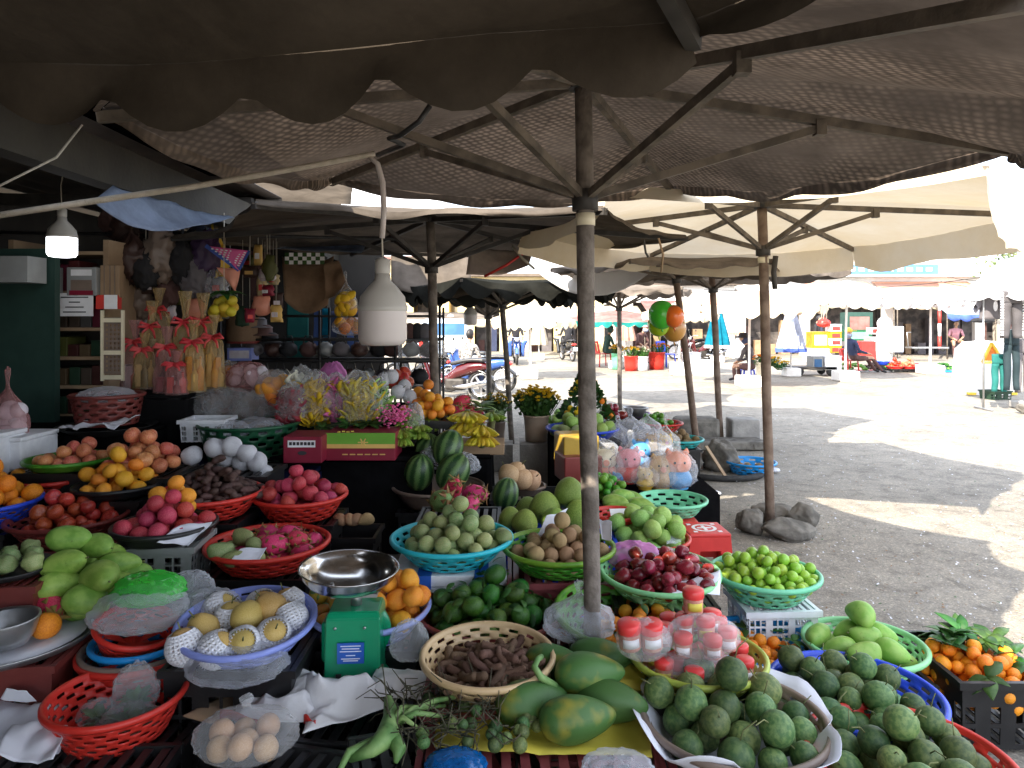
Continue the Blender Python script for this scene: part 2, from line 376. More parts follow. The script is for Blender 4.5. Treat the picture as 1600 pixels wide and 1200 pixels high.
m['film_p'] = film('pink_plastic_film', (.75,.25,.62), .7, .25)
m['film_b'] = film('blue_plastic_film', (.0,.13,.42), .9, .25)
m['film_y'] = film('golden_cellophane', (.62,.45,.2), .38, .1, .8, 18)
m['film_r'] = film('rosy_cellophane', (.6,.3,.3), .38, .1, .8, 18)
m['styro'] = M('white_foam_box', (.74,.76,.8), (.8,.82,.85), 30, .8)
m['scale_green'] = M('scale_enamel_green', (.0,.26,.115), (.0,.29,.13), 6, .28, .04, 60, coat=.4)
m['label_blue'] = M('blue_plate', (.02,.11,.5), (.03,.13,.55), 6, .35)
m['print_white'] = M('white_print', (.78,.78,.8), None, 5, .5)
m['print_red'] = M('red_print', (.6,.04,.03), None, 5, .5)
m['print_green'] = M('green_print', (.13,.35,.03), None, 5, .5)
m['print_gold'] = M('gold_print', (.65,.42,.12), None, 5, .5)
m['print_dark'] = M('dark_print', (.03,.03,.035), None, 5, .5)
m['crimson'] = M('crimson_card', (.22,.008,.03), (.26,.012,.04), 6, .5)
m['bulb_white'] = M('bulb_diffuser', (.66,.6,.58), (.7,.64,.62), 4, .35, 0, sss=0)
m['bulb_shell'] = M('bulb_shell', (.52,.5,.46), (.56,.54,.5), 5, .4)
m['bulb_lit'] = emis('lit_bulb_glow', (.93,.97,1.0), 3.2)
m['rope'] = M('pale_rope', (.42,.38,.31), (.5,.45,.38), 30, .8, .4, 200)
m['cord'] = M('cream_cord', (.5,.46,.38), None, 10, .6)
m['ribbon'] = M('red_ribbon', (.62,.02,.04), (.7,.1,.1), 14, .35)
m['jar'] = film('clear_jar_plastic', (.75,.42,.35), .5, .12, .1, 12)
m['jarfill'] = M('pink_chilli_salt', (.5,.2,.15), (.6,.3,.22), 40, .7, .3, 120)
m['jarlid'] = M('red_jar_lid', (.62,.04,.04), None, 6, .35)
m['skin'] = M('person_skin', (.42,.24,.15), (.48,.29,.19), 9, .6)
m['hair'] = M('black_hair', (.012,.01,.01), None, 30, .5)
m['tyre'] = M('tyre_rubber', (.02,.02,.02), (.035,.035,.035), 20, .8)
m['rim_alloy'] = M('alloy_rim', (.5,.5,.52), None, 5, .3, met=.8)
m['chrome'] = M('chrome', (.7,.7,.72), None, 5, .15, met=1)
m['bike_red'] = M('maroon_paint', (.07,.006,.009), (.09,.01,.012), 5, .2, coat=.6)
m['bike_blue'] = M('blue_paint', (.05,.12,.4), None, 5, .22, coat=.6)
m['bike_black'] = M('black_paint', (.015,.015,.016), None, 5, .25, coat=.6)
m['seat'] = M('black_vinyl', (.03,.03,.033), None, 20, .4, .1, 100)
m['tail_red'] = M('tail_lamp', (.6,.03,.02), None, 5, .2, coat=.5)
m['van'] = M('pale_van_paint', (.55,.63,.72), None, 5, .25, coat=.5)
m['glass_dark'] = M('dark_glass', (.03,.09,.2), (.05,.14,.3), 2, .08)
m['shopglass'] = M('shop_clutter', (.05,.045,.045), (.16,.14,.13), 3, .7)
m['foliage'] = M('tree_leaves', (.045,.085,.02), (.13,.15,.045), 3, .6, var=.2)
m['bark'] = M('bark', (.1,.075,.05), (.16,.12,.09), 8, .9, .6, 30)
def clothmat(n, a, b=None): m[n] = M(n+'_garment', a, b, 6, .85, .2, 60)
for n, c in dict(g_black=(.015,.015,.018), g_grey=(.13,.12,.13), g_lgrey=(.065,.06,.064), g_green=(.02,.06,.05), g_blue=(.06,.12,.35), g_navy=(.03,.04,.09), g_brown=(.1,.05,.045), g_teal=(.008,.12,.11), g_dteal=(.008,.022,.028), g_white=(.72,.72,.74), g_pink=(.5,.25,.3), g_pale=(.5,.46,.4), g_yellow=(.7,.45,.06)).items(): clothmat(n, c)
m['g_print'] = M('patterned_shirt', (.34,.33,.31), (.1,.09,.085), 26, .85, lo=.5, hi=.56)
m['balloon_g'] = M('green_balloon', (.06,.5,.03), None, 3, .25, coat=.4)
m['balloon_l'] = M('lime_balloon', (.32,.5,.01), None, 3, .25, coat=.4)
m['balloon_o'] = M('orange_balloon', (.8,.16,.015), None, 3, .25, coat=.4)
m['balloon_b'] = M('amber_balloon', (.5,.24,.04), None, 3, .25, coat=.4)
def umbrella(label, base, apex, angs, R, drop, tilt=(0,0), cloth='cloth_brown', valm=None, ribm='rib', polem='pole', val=.10, lobes=5, conc=.07, sag=.06,
             collar=-.42, sfr=.55, rw=.026, pr=.03, group=None, struts=True, seed=1, stones=False, pole=True, vout=.02, base_cut=None, name='market_umbrella', lobe_amp=.5, Rs=None, Zs=None, Vs=None, Cs=None, tape=False, skip=()):
    base, apex = Vector(base), Vector(apex)
    t = thing(name, label, 'umbrella', base, group=group)
    A = apex-base
    n = len(angs); n_u, n_v = 12, 8
    def vert(a, r=1.0):
        x, y = R*r*math.cos(math.radians(a)), R*r*math.sin(math.radians(a))
        return Vector((x, y, -drop*(r**1.15)+tilt[0]*x+tilt[1]*y))
    Vk = [vert(a, Rs[i] if Rs else 1.0) for i, a in enumerate(angs)]
    if Zs:
        for q, dz in zip(Vk, Zs): q.z += dz
    def surf(k, u, v):
        a, b = Vk[k], Vk[(k+1) % n]
        e = a.lerp(b, u); q = 4*u*(1-u)*(Cs[k] if Cs else 1); qs = max(0, q)
        p = e*v*(1-conc*q*v)
        p.z = e.z*(v**1.0)*(1) - sag*qs*v*v + .02*math.sin(v*PI)
        w = nz((p.x+k*3, p.y, seed), 2.3, seed)*.03*qs*v
        p.z += w; return p+A
    mb = MB()
    for k in range(n):
        mb.grid(n_u, n_v, lambda u, v, k=k: surf(k, u, .02+.98*v))
    bmesh.ops.remove_doubles(mb.bm, verts=mb.bm.verts[:], dist=.002)
    can = ob('canopy', mb, m[cloth], t)
    if val:
        mb = MB()
        for k in range(n):
            def fn(u, v, k=k):
                p = surf(k, u, 1.0); c = surf(k, u, .9); o = (p-c); o.z = 0; o = o.normalized()
                dp = (Vs[k] if Vs else val)*((1-lobe_amp)+lobe_amp*abs(math.sin(PI*lobes*u+.15)))*(1+.25*nz((u*4, k, seed), 1, seed))
                w = nz((u*5+k*7, v, seed), 1.3, seed)*.05*v+.012*math.sin(u*lobes*2*PI)*v
                return p+o*(vout*v+w)+Vector((0,0,-dp*v+.004))
            mb.grid(lobes*8, 4, fn)
        ob('valance', mb, m[valm or cloth], can)
    if pole:
        mb = MB(); pts = []
        for i in range(9):
            f = i/8; p = A*f
            pts.append(p+Vector((nz((f*3, seed, 0), 1, seed)*.012, nz((f*3, 0, seed), 1, seed)*.012, 0)) if 0 < i < 8 else p)
        mb.tube(pts, [pr*(1+.08*nz((i, seed, 0), .9, seed)) for i in range(9)], 12)
        ob('pole', mb, m[polem], t)
    ax = A.normalized(); cp = A+ax*collar
    if struts:
        mb = MB(); mb.tube([cp-ax*.045, cp+ax*.03], pr*1.5, 12); ob('collar', mb, m['rib_dark'], t)
        mb = MB(); mb.tube([A-ax*.06, A-ax*.0], pr*1.7, 12); ob('top_hub', mb, m['rib_dark'], t)
    if tape:
        mb = MB(); mb.tube([cp-ax*.10, cp-ax*.055], pr*1.12, 12); ob('tape', mb, m['cream'], t)
    for k in range(n):
        if k in skip: continue
        mb = MB(); a = A+Vector((0,0,-.035)); e = A+Vk[k]+Vector((0,0,-.03))
        mb.bar(a, e.lerp(a, -.01), rw, rw*1.25); rb = ob('rib', mb, m[ribm], t)
        if struts:
            mb = MB(); s = a.lerp(e, sfr)+Vector((0,0,-rw)); mb.bar(cp+(s-cp).normalized()*pr, s, rw*.85, rw*1.05)
            mb.box(s, (rw*1.4, rw*1.4, rw*2)); ob('strut', mb, m[ribm], t)
    return t

# --- the dark brown umbrella over the front of the stall
umbrella('large dark brown woven umbrella on a thick wooden pole behind the papayas', (.30,2.6,0), (.26,2.6,2.5), [2,66,138,192,238,291,339.5], 1.6, .25, (0,.08),
         'cloth_brown', val=.05, lobes=4, conc=.07, sag=.11, collar=-.46, rw=.027, pr=.032, seed=3, lobe_amp=.3, Zs=[0,0,0,.05,.13,0,0], tape=True, Cs=[1,1,1,.25,0,.5,.7], Rs=[1,1,1,1,1,1,.975], skip=(6,), Vs=[.05,.05,.05,.03,.02,.03,.05])
umbrella('dark umbrella with a scalloped brown valance hanging over the top of the view', (-.64,-.36,0), (-.64,-.36,2.5),
         [14.2+45*k for k in range(8)], 1.86, .38, (0,0), 'cloth_flap', val=.13, Vs=[.055,.125,.13,.13,.13,.13,.13,.05], lobes=5, conc=.0, sag=.02, seed=8, pr=.03, lobe_amp=.55, ribm='rib_dark')
umbrella('dark umbrella added to shade the stall, mostly hidden by the scalloped umbrella', (-2.1,.7,0), (-2.05,.75,2.62),
         [22+45*k for k in range(8)], 1.45, .22, (0,0), 'cloth_flap', val=.06, lobes=4, conc=.04, sag=.03, seed=5)  # added umbrella, keeps direct sun off the baskets
umbrella('cream umbrella with a sunlit valance, its pole wedged between grey rocks', (1.965,5.4,0), (1.88,5.35,2.49), [-75+60*k for k in range(6)], 1.86, .17, (0,-.03),
         'cloth_cream', val=.12, Vs=[.34,.22,.22,.2,.14,.075], lobes=2, conc=.05, sag=.05, collar=-.37, sfr=.42, rw=.03, pr=.036, polem='pole_rust', seed=12, lobe_amp=.15, vout=.05, tape=True)
umbrella('wide low brown umbrella, its pole rising behind the watermelons', (-.585,5.7,0), (-.66,5.7,2.43), [0,55,120,180,250,305], 2.05, .16, (0,.02),
         'cloth_low', val=.04, lobes=4, conc=.05, sag=.03, collar=-.42, sfr=.4, rw=.03, pr=.036, ribm='rib_dark', seed=20, lobe_amp=.3)
umbrella('grey brown umbrella on a leaning pole beside the balloons', (2.0,7.55,0), (1.72,7.55,2.24), [-60,0,60,120,180,240], 1.3, .10, (0,.0),
         'cloth_grey', val=.06, lobes=4, conc=.05, sag=.04, collar=-.22, sfr=.4, rw=.025, pr=.036, polem='pole_rust', seed=31)
umbrella('grey brown umbrella with a ragged corner, its pole set between concrete lumps', (2.72,9.25,0), (2.6,9.25,2.34), [-75,-15,45,105,165,225], 1.65, .12, (.0,.0),
         'cloth_grey', val=.1, lobes=3, conc=.06, sag=.05, collar=-.36, sfr=.36, rw=.028, pr=.042, polem='pole_rust', seed=44, lobe_amp=.3)
umbrella('small dark umbrella on a thin pole behind the red basket of limes', (1.9,12.5,0), (1.88,12.5,2.2), [10+60*k for k in range(6)], 1.35, .08, (0,.0),
         'cloth_grey', val=.1, lobes=4, seed=51, pr=.04, rw=.03)
umbrella('black scalloped umbrella, its pale pole beside the yellow bananas', (.0,9.1,0), (-.14,9.1,2.06), [15+60*k for k in range(6)], 1.55, .02, (0,.0),
         'cloth_dark', val=.2, lobes=4, conc=.03, collar=-.28, sfr=.4, seed=60, pr=.036, rw=.028, lobe_amp=.6)
umbrella('dark green scalloped umbrella with a thin pole near the parked motorbikes', (-.34,10.6,0), (-.36,10.6,2.06), [0+60*k for k in range(6)], 1.5, .02, (0,.0),
         'cloth_dark', val=.22, lobes=4, conc=.03, seed=66, pr=.04, rw=.03, lobe_amp=.6)
# hem ties, dark flaps of cloth and a hook of wire on the front umbrella
# ground: one sheet to the horizon
mb = MB()
def gz(x, y): return .012*nz((x, y, 0), .5, 3) if -6 < x < 14 and 0 < y < 26 else 0
xs = [-400,-60,-20]+[-8+.5*i for i in range(60)]+[24,40,90,400]
ys = [-60,-10]+[-1+.5*i for i in range(72)]+[40,60,110,500]
G = [[mb.v((x, y, gz(x, y)-.006)) for y in ys] for x in xs]
for i in range(len(xs)-1):
    for j in range(len(ys)-1): mb.f([G[i][j], G[i+1][j], G[i+1][j+1], G[i][j+1]])
ob('ground', mb, m['ground'], kind='structure')
# loose chips of paper, husk and leaf trodden into the street
mb = MB(); r2 = random.Random(5)
for i in range(6500):
    y = 3.0+9*r2.random()**1.4; x = r2.uniform(.9, 6.0)*(.5+y*.11)
    a = r2.uniform(0, PI); s = r2.uniform(.003, .012); q = r2.uniform(.25, .7)
    mb.mi = r2.choice([0,0,1,1,1,1,2,2,3])
    d1 = V(math.cos(a), math.sin(a), 0)*s; d2 = V(-math.sin(a), math.cos(a), 0)*s*q
    c = V(x, y, .012+gz(x, y)); h = V(0,0,r2.uniform(.001,.006))
    mb.f([mb.v(c-d1-d2), mb.v(c+d1-d2*.6), mb.v(c+d1+d2+h), mb.v(c-d1*.7+d2)], False)
ob('litter', mb, [m['cloth_gold'], m['concrete'], m['paper'], m['leaf']], kind='stuff')

# --- shop: roof, beam, walls at the dark end of the stall
mb = MB()
mb.grid(60, 2, lambda u, v: V(lerp(-7.5, -2.15, u), lerp(-6.5, 9.6, v), 2.72+.13*(1-u)+.018*math.sin(u*120)))
mb.solid(.006)
s = thing('shop_building', 'dark shop under a rusty tin roof behind the fruit tables', 'shop', (0,0,0))
ob('roof', mb, m['roof_tin'], s)
mb = MB(); mb.box((-4.6,1.6,1.36), (.12,16.2,2.72)); mb.box((-3.2,9.4,1.36), (3.0,.12,2.72)); mb.box((-3.2,-6.4,1.36),(2.7,.12,2.72)); ob('wall', mb, m['wall_dark'], s)  # roof and walls extended unseen behind the camera to block sky light
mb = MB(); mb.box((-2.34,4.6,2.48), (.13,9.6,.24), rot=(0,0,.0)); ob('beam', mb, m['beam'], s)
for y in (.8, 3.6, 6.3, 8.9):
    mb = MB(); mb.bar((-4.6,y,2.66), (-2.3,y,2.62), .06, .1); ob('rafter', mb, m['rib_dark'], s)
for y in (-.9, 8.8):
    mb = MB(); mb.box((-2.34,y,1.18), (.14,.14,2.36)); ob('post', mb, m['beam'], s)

# pale blue tarp strung below the beam
def sheet(name, pts4, mat, label, cat, nu=16, nv=10, sagz=0.0, wob=.02, seed=1, th=.003, group=None):
    a, b, c, d = [Vector(p) for p in pts4]       # a->b bottom/left edge, d->c the opposite one
    o0 = (a+b+c+d)/4; mb = MB()
    nrm = (b-a).cross(d-a).normalized()
    def fn(u, v):
        p = a.lerp(b, u).lerp(d.lerp(c, u), v)
        q = 16*u*(1-u)*v*(1-v)
        return p-o0+V(0,0,-sagz*4*u*(1-u)*(1-v*.3))+nrm*(wob*(nz((p.x, p.y, p.z), 3, seed)+.6*nz((p.x, p.y, p.z), 8, seed)))
    mb.grid(nu, nv, fn); mb.solid(th)
    return ob(name, mb, m[mat], loc=o0, label=label, cat=cat, group=group)
sheet('tarp', (P(146,314,3.55), P(255,363,3.95), P(364,341,5.0), P(178,288,3.85)), 'tarp_blue', 'pale blue tarp sheet strung from the shop beam, its pointed end hanging', 'tarp', sagz=.03, wob=.03, seed=4)
sheet('tarp', (P(285,372,6.5), P(565,395,6.5), P(575,380,7.4), P(300,352,7.4)), 'tarp_blue', 'pale blue tarp strip showing under the low brown umbrella', 'tarp', sagz=.03, wob=.02, seed=6)
sheet('tarp', (P(838,425,7.85), P(1035,408,7.85), P(1034,396,8.0), P(832,391,7.95)), 'cloth_white', 'white sunlit tarp sagging behind the thick wooden pole', 'tarp', sagz=.32, wob=.03, seed=9)
sheet('cloth_sheet', (P(728,428,6.9), P(826,412,6.9), P(834,388,7.1), P(735,384,7.1)), 'sack', 'cream printed sack cloth tied under an umbrella edge', 'cloth', sagz=.05, wob=.03, seed=10)
sheet('tarp', (P(612,452,8.3), P(736,460,8.3), P(736,398,8.5), P(610,392,8.5)), 'cloth_low', 'rolled dark brown awning cloth behind the low brown umbrella pole', 'tarp', sagz=.06, wob=.10, seed=29)
for k, (a, b) in enumerate(((( 757,432),(826,390)), ((800,384),(835,420)))):
    mb = MB(); mb.tube([P(*a,6.82), P((a[0]+b[0])/2, (a[1]+b[1])/2+3, 6.8), P(*b,6.85)], .014, 6)
    ob('ribbon', mb, m['print_red' if k == 0 else 'cord'], label=['red plastic strip tied across the printed sack cloth','pale cord hanging beside the printed sack cloth'][k], cat='strip')
sheet('tarp', (P(410,322,8.2), P(700,330,8.6), P(700,300,9.2), P(410,285,8.8)), 'cloth_white', 'white awning sheet showing between two brown umbrellas', 'tarp', sagz=.02, wob=.03, seed=19)
sheet('tarp', (V(-2.3,.6,2.66), V(-1.3,.6,2.60), V(-1.1,5.4,2.66), V(-2.3,5.4,2.7)), 'cloth_black', 'dark tarp added along the tin roof edge to block sun', 'tarp', sagz=.04, wob=.03, seed=22)  # added sheet, closes a gap that let sun onto the fruit
sheet('tarp', (P(318,305,6.3), P(548,322,6.3), P(552,282,7.6), P(318,255,7.6)), 'cloth_flap', 'dark brown tarp closing the gap between the tin roof and the low umbrella', 'tarp', sagz=.05, wob=.05, seed=27)
# tilted bamboo stick, cord and hanging bulbs
mb = MB(); mb.tube([P(-60,345,2.3), P(120,318,2.4), P(300,292,2.55), P(470,262,2.7), P(585,240,2.85)], .011, 8)
ob('stick', mb, m['rope'], label='long bamboo stick running under the canopies to the hanging bulb', cat='stick')
def bulb(label, c, s, lit=False, cordpts=None):
    t = thing('light_bulb', label, 'bulb', c)
    k = s
    mb = MB(); mb.lathe([(.0,.02),(.26*k,.0),(.44*k,.03*k),(.5*k,.14*k),(.5*k,.72*k)], 28); ob('diffuser', mb, m['bulb_lit' if lit else 'bulb_white'], t)
    mb = MB(); mb.lathe([(.5*k,.72*k),(.515*k,.74*k),(.515*k,.82*k),(.49*k,.86*k),(.46*k,1.02*k),(.32*k,1.2*k),(.17*k,1.36*k),(.15*k,1.5*k),(.0,1.52*k)], 28); ob('housing', mb, m['bulb_shell'], t)
    mb = MB(); mb.lathe([(.15*k,1.5*k),(.165*k,1.54*k),(.16*k,1.78*k),(.06*k,1.84*k),(0,1.85*k)], 20); ob('socket', mb, m['bulb_shell'], t)
    if cordpts:
        mb = MB(); mb.tube([Vector(p)-Vector(c) for p in cordpts], .0035 if not lit else .003, 6)
        ob('cord', mb, m['cord'], t)
    return t
bc = P(598,540,2.85); k = 75/F*2.85
t = bulb('big unlit pear shaped bulb hanging over the fruit', bc, k, False, [bc+V(0,0,1.8*k), P(597,372,2.85), P(599,330,2.85), P(592,262,2.85), P(575,243,2.85)])
mb = MB(); mb.tube([P(597,372,2.85)-bc, P(600,330,2.85)-bc, P(598,285,2.85)-bc, P(590,256,2.85)-bc, P(578,246,2.85)-bc], [.011,.0115,.0115,.011,.009], 10); ob('cable_sleeve', mb, m['bulb_white'], t)
bc = P(97,402,4.6)
bulb('small lit white bulb glowing in the dark shop', bc, 42/F*4.6, True, [bc+V(0,0,.3), P(95,290,4.6), P(108,225,4.4), P(128,195,4.2)])
bc = P(735,508,9.5)
bulb('small distant unlit bulb hanging near the parked motorbikes', bc, 21/F*9.5, False, [bc+V(0,0,.32), P(737,455,9.5), P(745,435,9.5)])
mb = MB(); mb.tube([P(-20,300,3.2), P(40,270,3.3), P(88,246,3.4), P(128,195,3.5)], .006, 6)
ob('rope', mb, m['rope'], label='grey rope slung from the roof beam above the lit bulb', cat='rope')

# --- far side of the market: shop rows, white wall, signboards, wires, tree
def building(label, x0, x1, y, h, mat, roof=None, depth=5, opens=(), loc=None):
    t = thing('market_building', label, 'building', ((x0+x1)/2, y, 0)); cx = (x0+x1)/2
    mb = MB(); xs = [x0]+[a for o in opens for a in (o[0], o[1])]+[x1]
    H = max([o[2] for o in opens], default=0)
    for i in range(0, len(xs), 2):
        if xs[i+1]-xs[i] > .05: mb.box(((xs[i]+xs[i+1])/2-cx, .1, (H or h)/2), (xs[i+1]-xs[i], .2, H or h))
    if H: mb.box((0,.1,H+(h-H)/2), (x1-x0, .2, h-H))
    mb.box((0,depth,h/2), (x1-x0,.2,h)); mb.box((x0-cx+.1,depth/2+.05,h/2), (.19,depth-.31,h)); mb.box((x1-cx-.1,depth/2+.05,h/2), (.19,depth-.31,h))
    ob('wall', mb, m[mat], t)
    mb = MB(); mb.box((0,depth/2,h+.08), (x1-x0+.5,depth+.7,.14)); ob('roof', mb, m[roof or 'roof_tin'], t)
    for o in opens:
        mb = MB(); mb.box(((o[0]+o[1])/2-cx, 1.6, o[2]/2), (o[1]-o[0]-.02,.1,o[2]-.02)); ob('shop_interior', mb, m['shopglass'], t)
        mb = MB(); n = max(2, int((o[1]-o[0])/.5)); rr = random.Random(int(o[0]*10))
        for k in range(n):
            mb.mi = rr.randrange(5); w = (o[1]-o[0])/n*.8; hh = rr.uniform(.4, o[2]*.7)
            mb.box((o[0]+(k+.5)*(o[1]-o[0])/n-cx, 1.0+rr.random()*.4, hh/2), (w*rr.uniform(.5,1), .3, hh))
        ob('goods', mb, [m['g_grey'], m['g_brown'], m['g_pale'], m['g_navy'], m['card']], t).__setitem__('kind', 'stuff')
    return t
building('long row of dark open shop fronts across the square', 9.8, 27, 31, 3.4, 'wall_white', 'wall_white', 5, [(10.2,12.6,2.4),(13,16.2,2.4),(16.7,20.2,2.4),(20.6,26,2.4)])
building('white two storey building over the square behind the peach awnings', 2.0, 30, 44, 6.6, 'wall_white', 'roof_tin', 8, [(4,7,2.5),(9,12,2.5)])
building('yellow plastered building at the end of the street', -2.6, 4.4, 34, 3.6, 'wall_yellow', 'roof_tin', 6, [(-1.8,-.6,2.3),(.8,2.0,2.3),(2.8,3.6,2.3)])
building('low shop with cloth fronted openings behind the flower sellers', 4.8, 9.4, 30, 3.0, 'wall_white', 'roof_tin', 5, [(5.1,6.6,2.3),(7.2,9.0,2.3)])
building('pale house with a red roof edge beyond the parked van', -12, -3.2, 36, 4.6, 'wall_yellow', 'cloth_pink', 6, [(-9,-7,2.4),(-5,-4,2.4)])
for (px, py, w, h, d, mt, lb) in ((1390,421,150,15,30,'blue_sign','long blue signboard on the white building'), (1302,398,20,36,30,'wall_white','small upright white signboard with a blue edge')):
    c = P(px, py, d); mb = MB(); mb.box((0,0,0), (w/F*d, .12, h/F*d))
    o = thing('signboard', lb, 'sign', c); ob('panel', mb, m[mt], o)
    mb = MB()
    for k in range(9): mb.box(((k-4)*w/F*d*.1, -.075, 0), (w/F*d*.06, .02, h/F*d*.4))
    ob('lettering', mb, m['print_white' if mt == 'blue_sign' else 'label_blue'], o)
def awning(label, px0, px1, yt, yb, d, mat, depth=1.3, val='cloth_cream', lob=6):
    a, b = P(px0, yb, d), P(px1, yb, d); z1 = GZ(yt, d+depth); W = b.x-a.x
    t = thing('awning', label, 'awning', a); mb = MB()
    mb.grid(16, 4, lambda u, v: V(u*W, v*depth, lerp(0, z1-a.z, v)-.05*math.sin(PI*u)*(1-v))); mb.solid(.01); ob('cloth', mb, m[mat], t)
    mb = MB(); mb.grid(lob*6, 2, lambda u, v: V(u*W, -.02-.02*v, -.05*math.sin(PI*u)-v*(.18+.1*abs(math.sin(u*lob*PI))))); mb.solid(.008); ob('valance', mb, m[val], t)
    for u in (.02, .98):
        mb = MB(); mb.tube([(u*W, .05, -.02), (u*W, .05, -a.z)], .025, 6); ob('post', mb, m['rib'], t)
awning('peach awning with a white scalloped hem over the dark shops', 1290, 1400, 440, 470, 27, 'cloth_peach', 2.2)
awning('peach awning beside the long white one over the dark shops', 1400, 1560, 437, 472, 29, 'cloth_peach', 2.2)
awning('lilac white awning with a blue stripe at the end of the shops', 1480, 1540, 462, 490, 28, 'cloth_lilac', 1.5, 'cloth_blue', 3)
awning('cream awning over the cloth fronted shop', 905, 1010, 478, 500, 28, 'cloth_cream', 2.0)
awning('grey sagging awning across the street end by the van', 610, 770, 488, 498, 24, 'cloth_grey', 2.0, 'cloth_cream', 5)
awning('cream drooping awning on the yellow building', 815, 905, 470, 500, 30, 'cloth_cream', 1.8)
awning('pinkish awning over the stalls behind the balloons', 1015, 1110, 470, 492, 27, 'cloth_pink', 2.0)
for k, (x0, y0, x1, y1) in enumerate(((1480,425,1640,395),(1480,432,1640,410),(1470,440,1640,424),(1100,452,1640,418))):
    a, b = P(x0,y0,28), P(x1,y1,24); mb = MB()
    mb.tube([a.lerp(b, i/8)+V(0,0,-.35*4*(i/8)*(1-i/8)) for i in range(9)], .012, 5)
    ob('overhead_wire', mb, m['iron'], label='thin black wire sagging over the square', cat='wire', group='overhead wires')
def tree(label, base, h, R, seed, trunk_r=.16, n=1500, palm=False):
    t = thing('tree', label, 'tree', base); rr = random.Random(seed); mb = MB()
    pts = [V(0,0,0), V(.1,.05,h*.25), V(.05,.1,h*.5), V(.2,.1,h*.72)]; mb.tube(pts, [trunk_r, trunk_r*.8, trunk_r*.65, trunk_r*.4], 8)
    tips = []
    for k in range(9):
        a = k*2.4; b = pts[2].lerp(pts[3], rr.random()); e = b+V(math.cos(a)*R*.7, math.sin(a)*R*.7, rr.uniform(.1,.5)*h*.5)
        mb.tube([b, b.lerp(e,.5)+V(0,0,.1), e], [trunk_r*.35, trunk_r*.22, trunk_r*.08], 6); tips.append(e); tips.append(b.lerp(e,.6))
    ob('trunk', mb, m['bark'], t); mb = MB()
    for i in range(n):
        c = rr.choice(tips)+V(rr.gauss(0,1), rr.gauss(0,1), rr.gauss(0,.8))*R*.28
        s = rr.uniform(.05,.13); a = V(rr.gauss(0,1), rr.gauss(0,1), rr.gauss(0,1)).normalized(); b = a.orthogonal().normalized()
        mb.f([mb.v(c-a*s), mb.v(c+b*s*.5), mb.v(c+a*s), mb.v(c-b*s*.5)], False)
    ob('crown', mb, m['foliage'], t)
tree('loose yellowish green tree rising behind the white parasol', (21.5,29,0), 6.6, 2.2, 3, n=2600)
tree('leafy tree standing beyond the mannequins at the edge of the square', (16.6,21,0), 5.0, 1.2, 8, n=1500)
# ---------- factories: baskets, crates, fruit, heaps, bags
def basket(px, py, w, D, h, mat, label, tilt=0.0, rb=.66, rows=5, name='basket', c=None, cat='basket', holes=True, tz=0.0, roll=0.0, group=None):
    d = F*D/w; c = P(px, py, d) if c is None else Vector(c); R = D/2
    t = thing(name, label, cat, c, (tilt, roll, tz), group)
    prof = [(0,-h),(R*rb*.5,-h),(R*rb,-h)]
    n = rows*2+1
    for i in range(1, n+1):
        f = i/n; prof.append((lerp(R*rb, R*.985, f**.85), lerp(-h, -.004, f)))
    seg = 72 if w > 120 else 48
    hr = set(range(3, 3+n-2, 2)) if n > 3 else set()
    def hole(i, k):
        if not holes: return False
        if i == 1: return k % 6 in (0,1,2) 
        return i in hr and (k + (1 if ((i-3)//2) % 2 else 0)*2) % 4 in (0,1)
    mb = MB(); mb.lathe(prof, seg, hole=hole); mb.solid(.0035)
    ob('bowl', mb, m[mat], t)
    mb = MB(); e = .008+.012*R
    mb.lathe([(R-e,-.012),(R+e*.4,-.016),(R+e*.9,-.008),(R+e*.9,.002),(R+e*.2,.008),(R-e*.8,.004),(R-e,-.012)], seg)
    ob('rim', mb, m[mat], t)
    bpy.context.view_layer.update()
    return dict(t=t, c=c, R=R, h=h, rb=rb, M=Matrix.Translation(c)@Euler((tilt,roll,tz)).to_matrix().to_4x4(), bot=c.z-h)
def crate(c, z0, size, mat, label, rz=0.0, nx=9, nz_=5, name='crate', group=None, top=False, cat='crate', rx=0):
    w, d, h = size; t = thing(name, label, cat, (c[0], c[1], z0), (rx,0,rz), group)
    mb = MB()
    def wp(u, n, b=.42):
        i = round(u*n); k = (n-1)//2; return (((i+1)//2)*b+(i//2)*(2-b))/((k+1)*b+k*(2-b))
    for (ax, L, off, sg) in ((0,w,d/2,-1),(0,w,d/2,1),(1,d,w/2,-1),(1,d,w/2,1)):
        n = nx*2+1 if ax == 0 else max(3, int(nx*d/w))*2+1; q = nz_*2+1
        def fn(u, v, ax=ax, L=L, off=off, sg=sg, n=n, q=q):
            u, v = wp(u, n), wp(v, q); a = (u-.5)*L; k = 1-.06*(1-v)
            return V(a*k, sg*off*k, v*h) if ax == 0 else V(sg*off*k, a*k, v*h)
        mb.grid(n, q, fn, hole=lambda i, j, n=n, q=q: (i % 2 == 1 and j % 2 == 1 and j < q-2 and (i+1) % (2*max(2, nx//3)) != 0), sm=False)
    zb = h-.004 if top else .004
    nb = 8; n = nb*2+1
    mb.grid(n, 3, lambda u, v: V((u-.5)*w*.94, (v-.5)*d*.94, zb), hole=lambda i, j: i % 2 == 1 and j != 3, sm=False)
    mb.solid(.006); ob('body', mb, m[mat], t)
    mb = MB()
    for s in (-1, 1):
        mb.box((0, s*(d/2+.003), h-.012), (w+.03, .018, .026)); mb.box((s*(w/2+.003), 0, h-.0125), (.018, d-.012, .025))
    ob('rim', mb, m[mat], t)
    return t
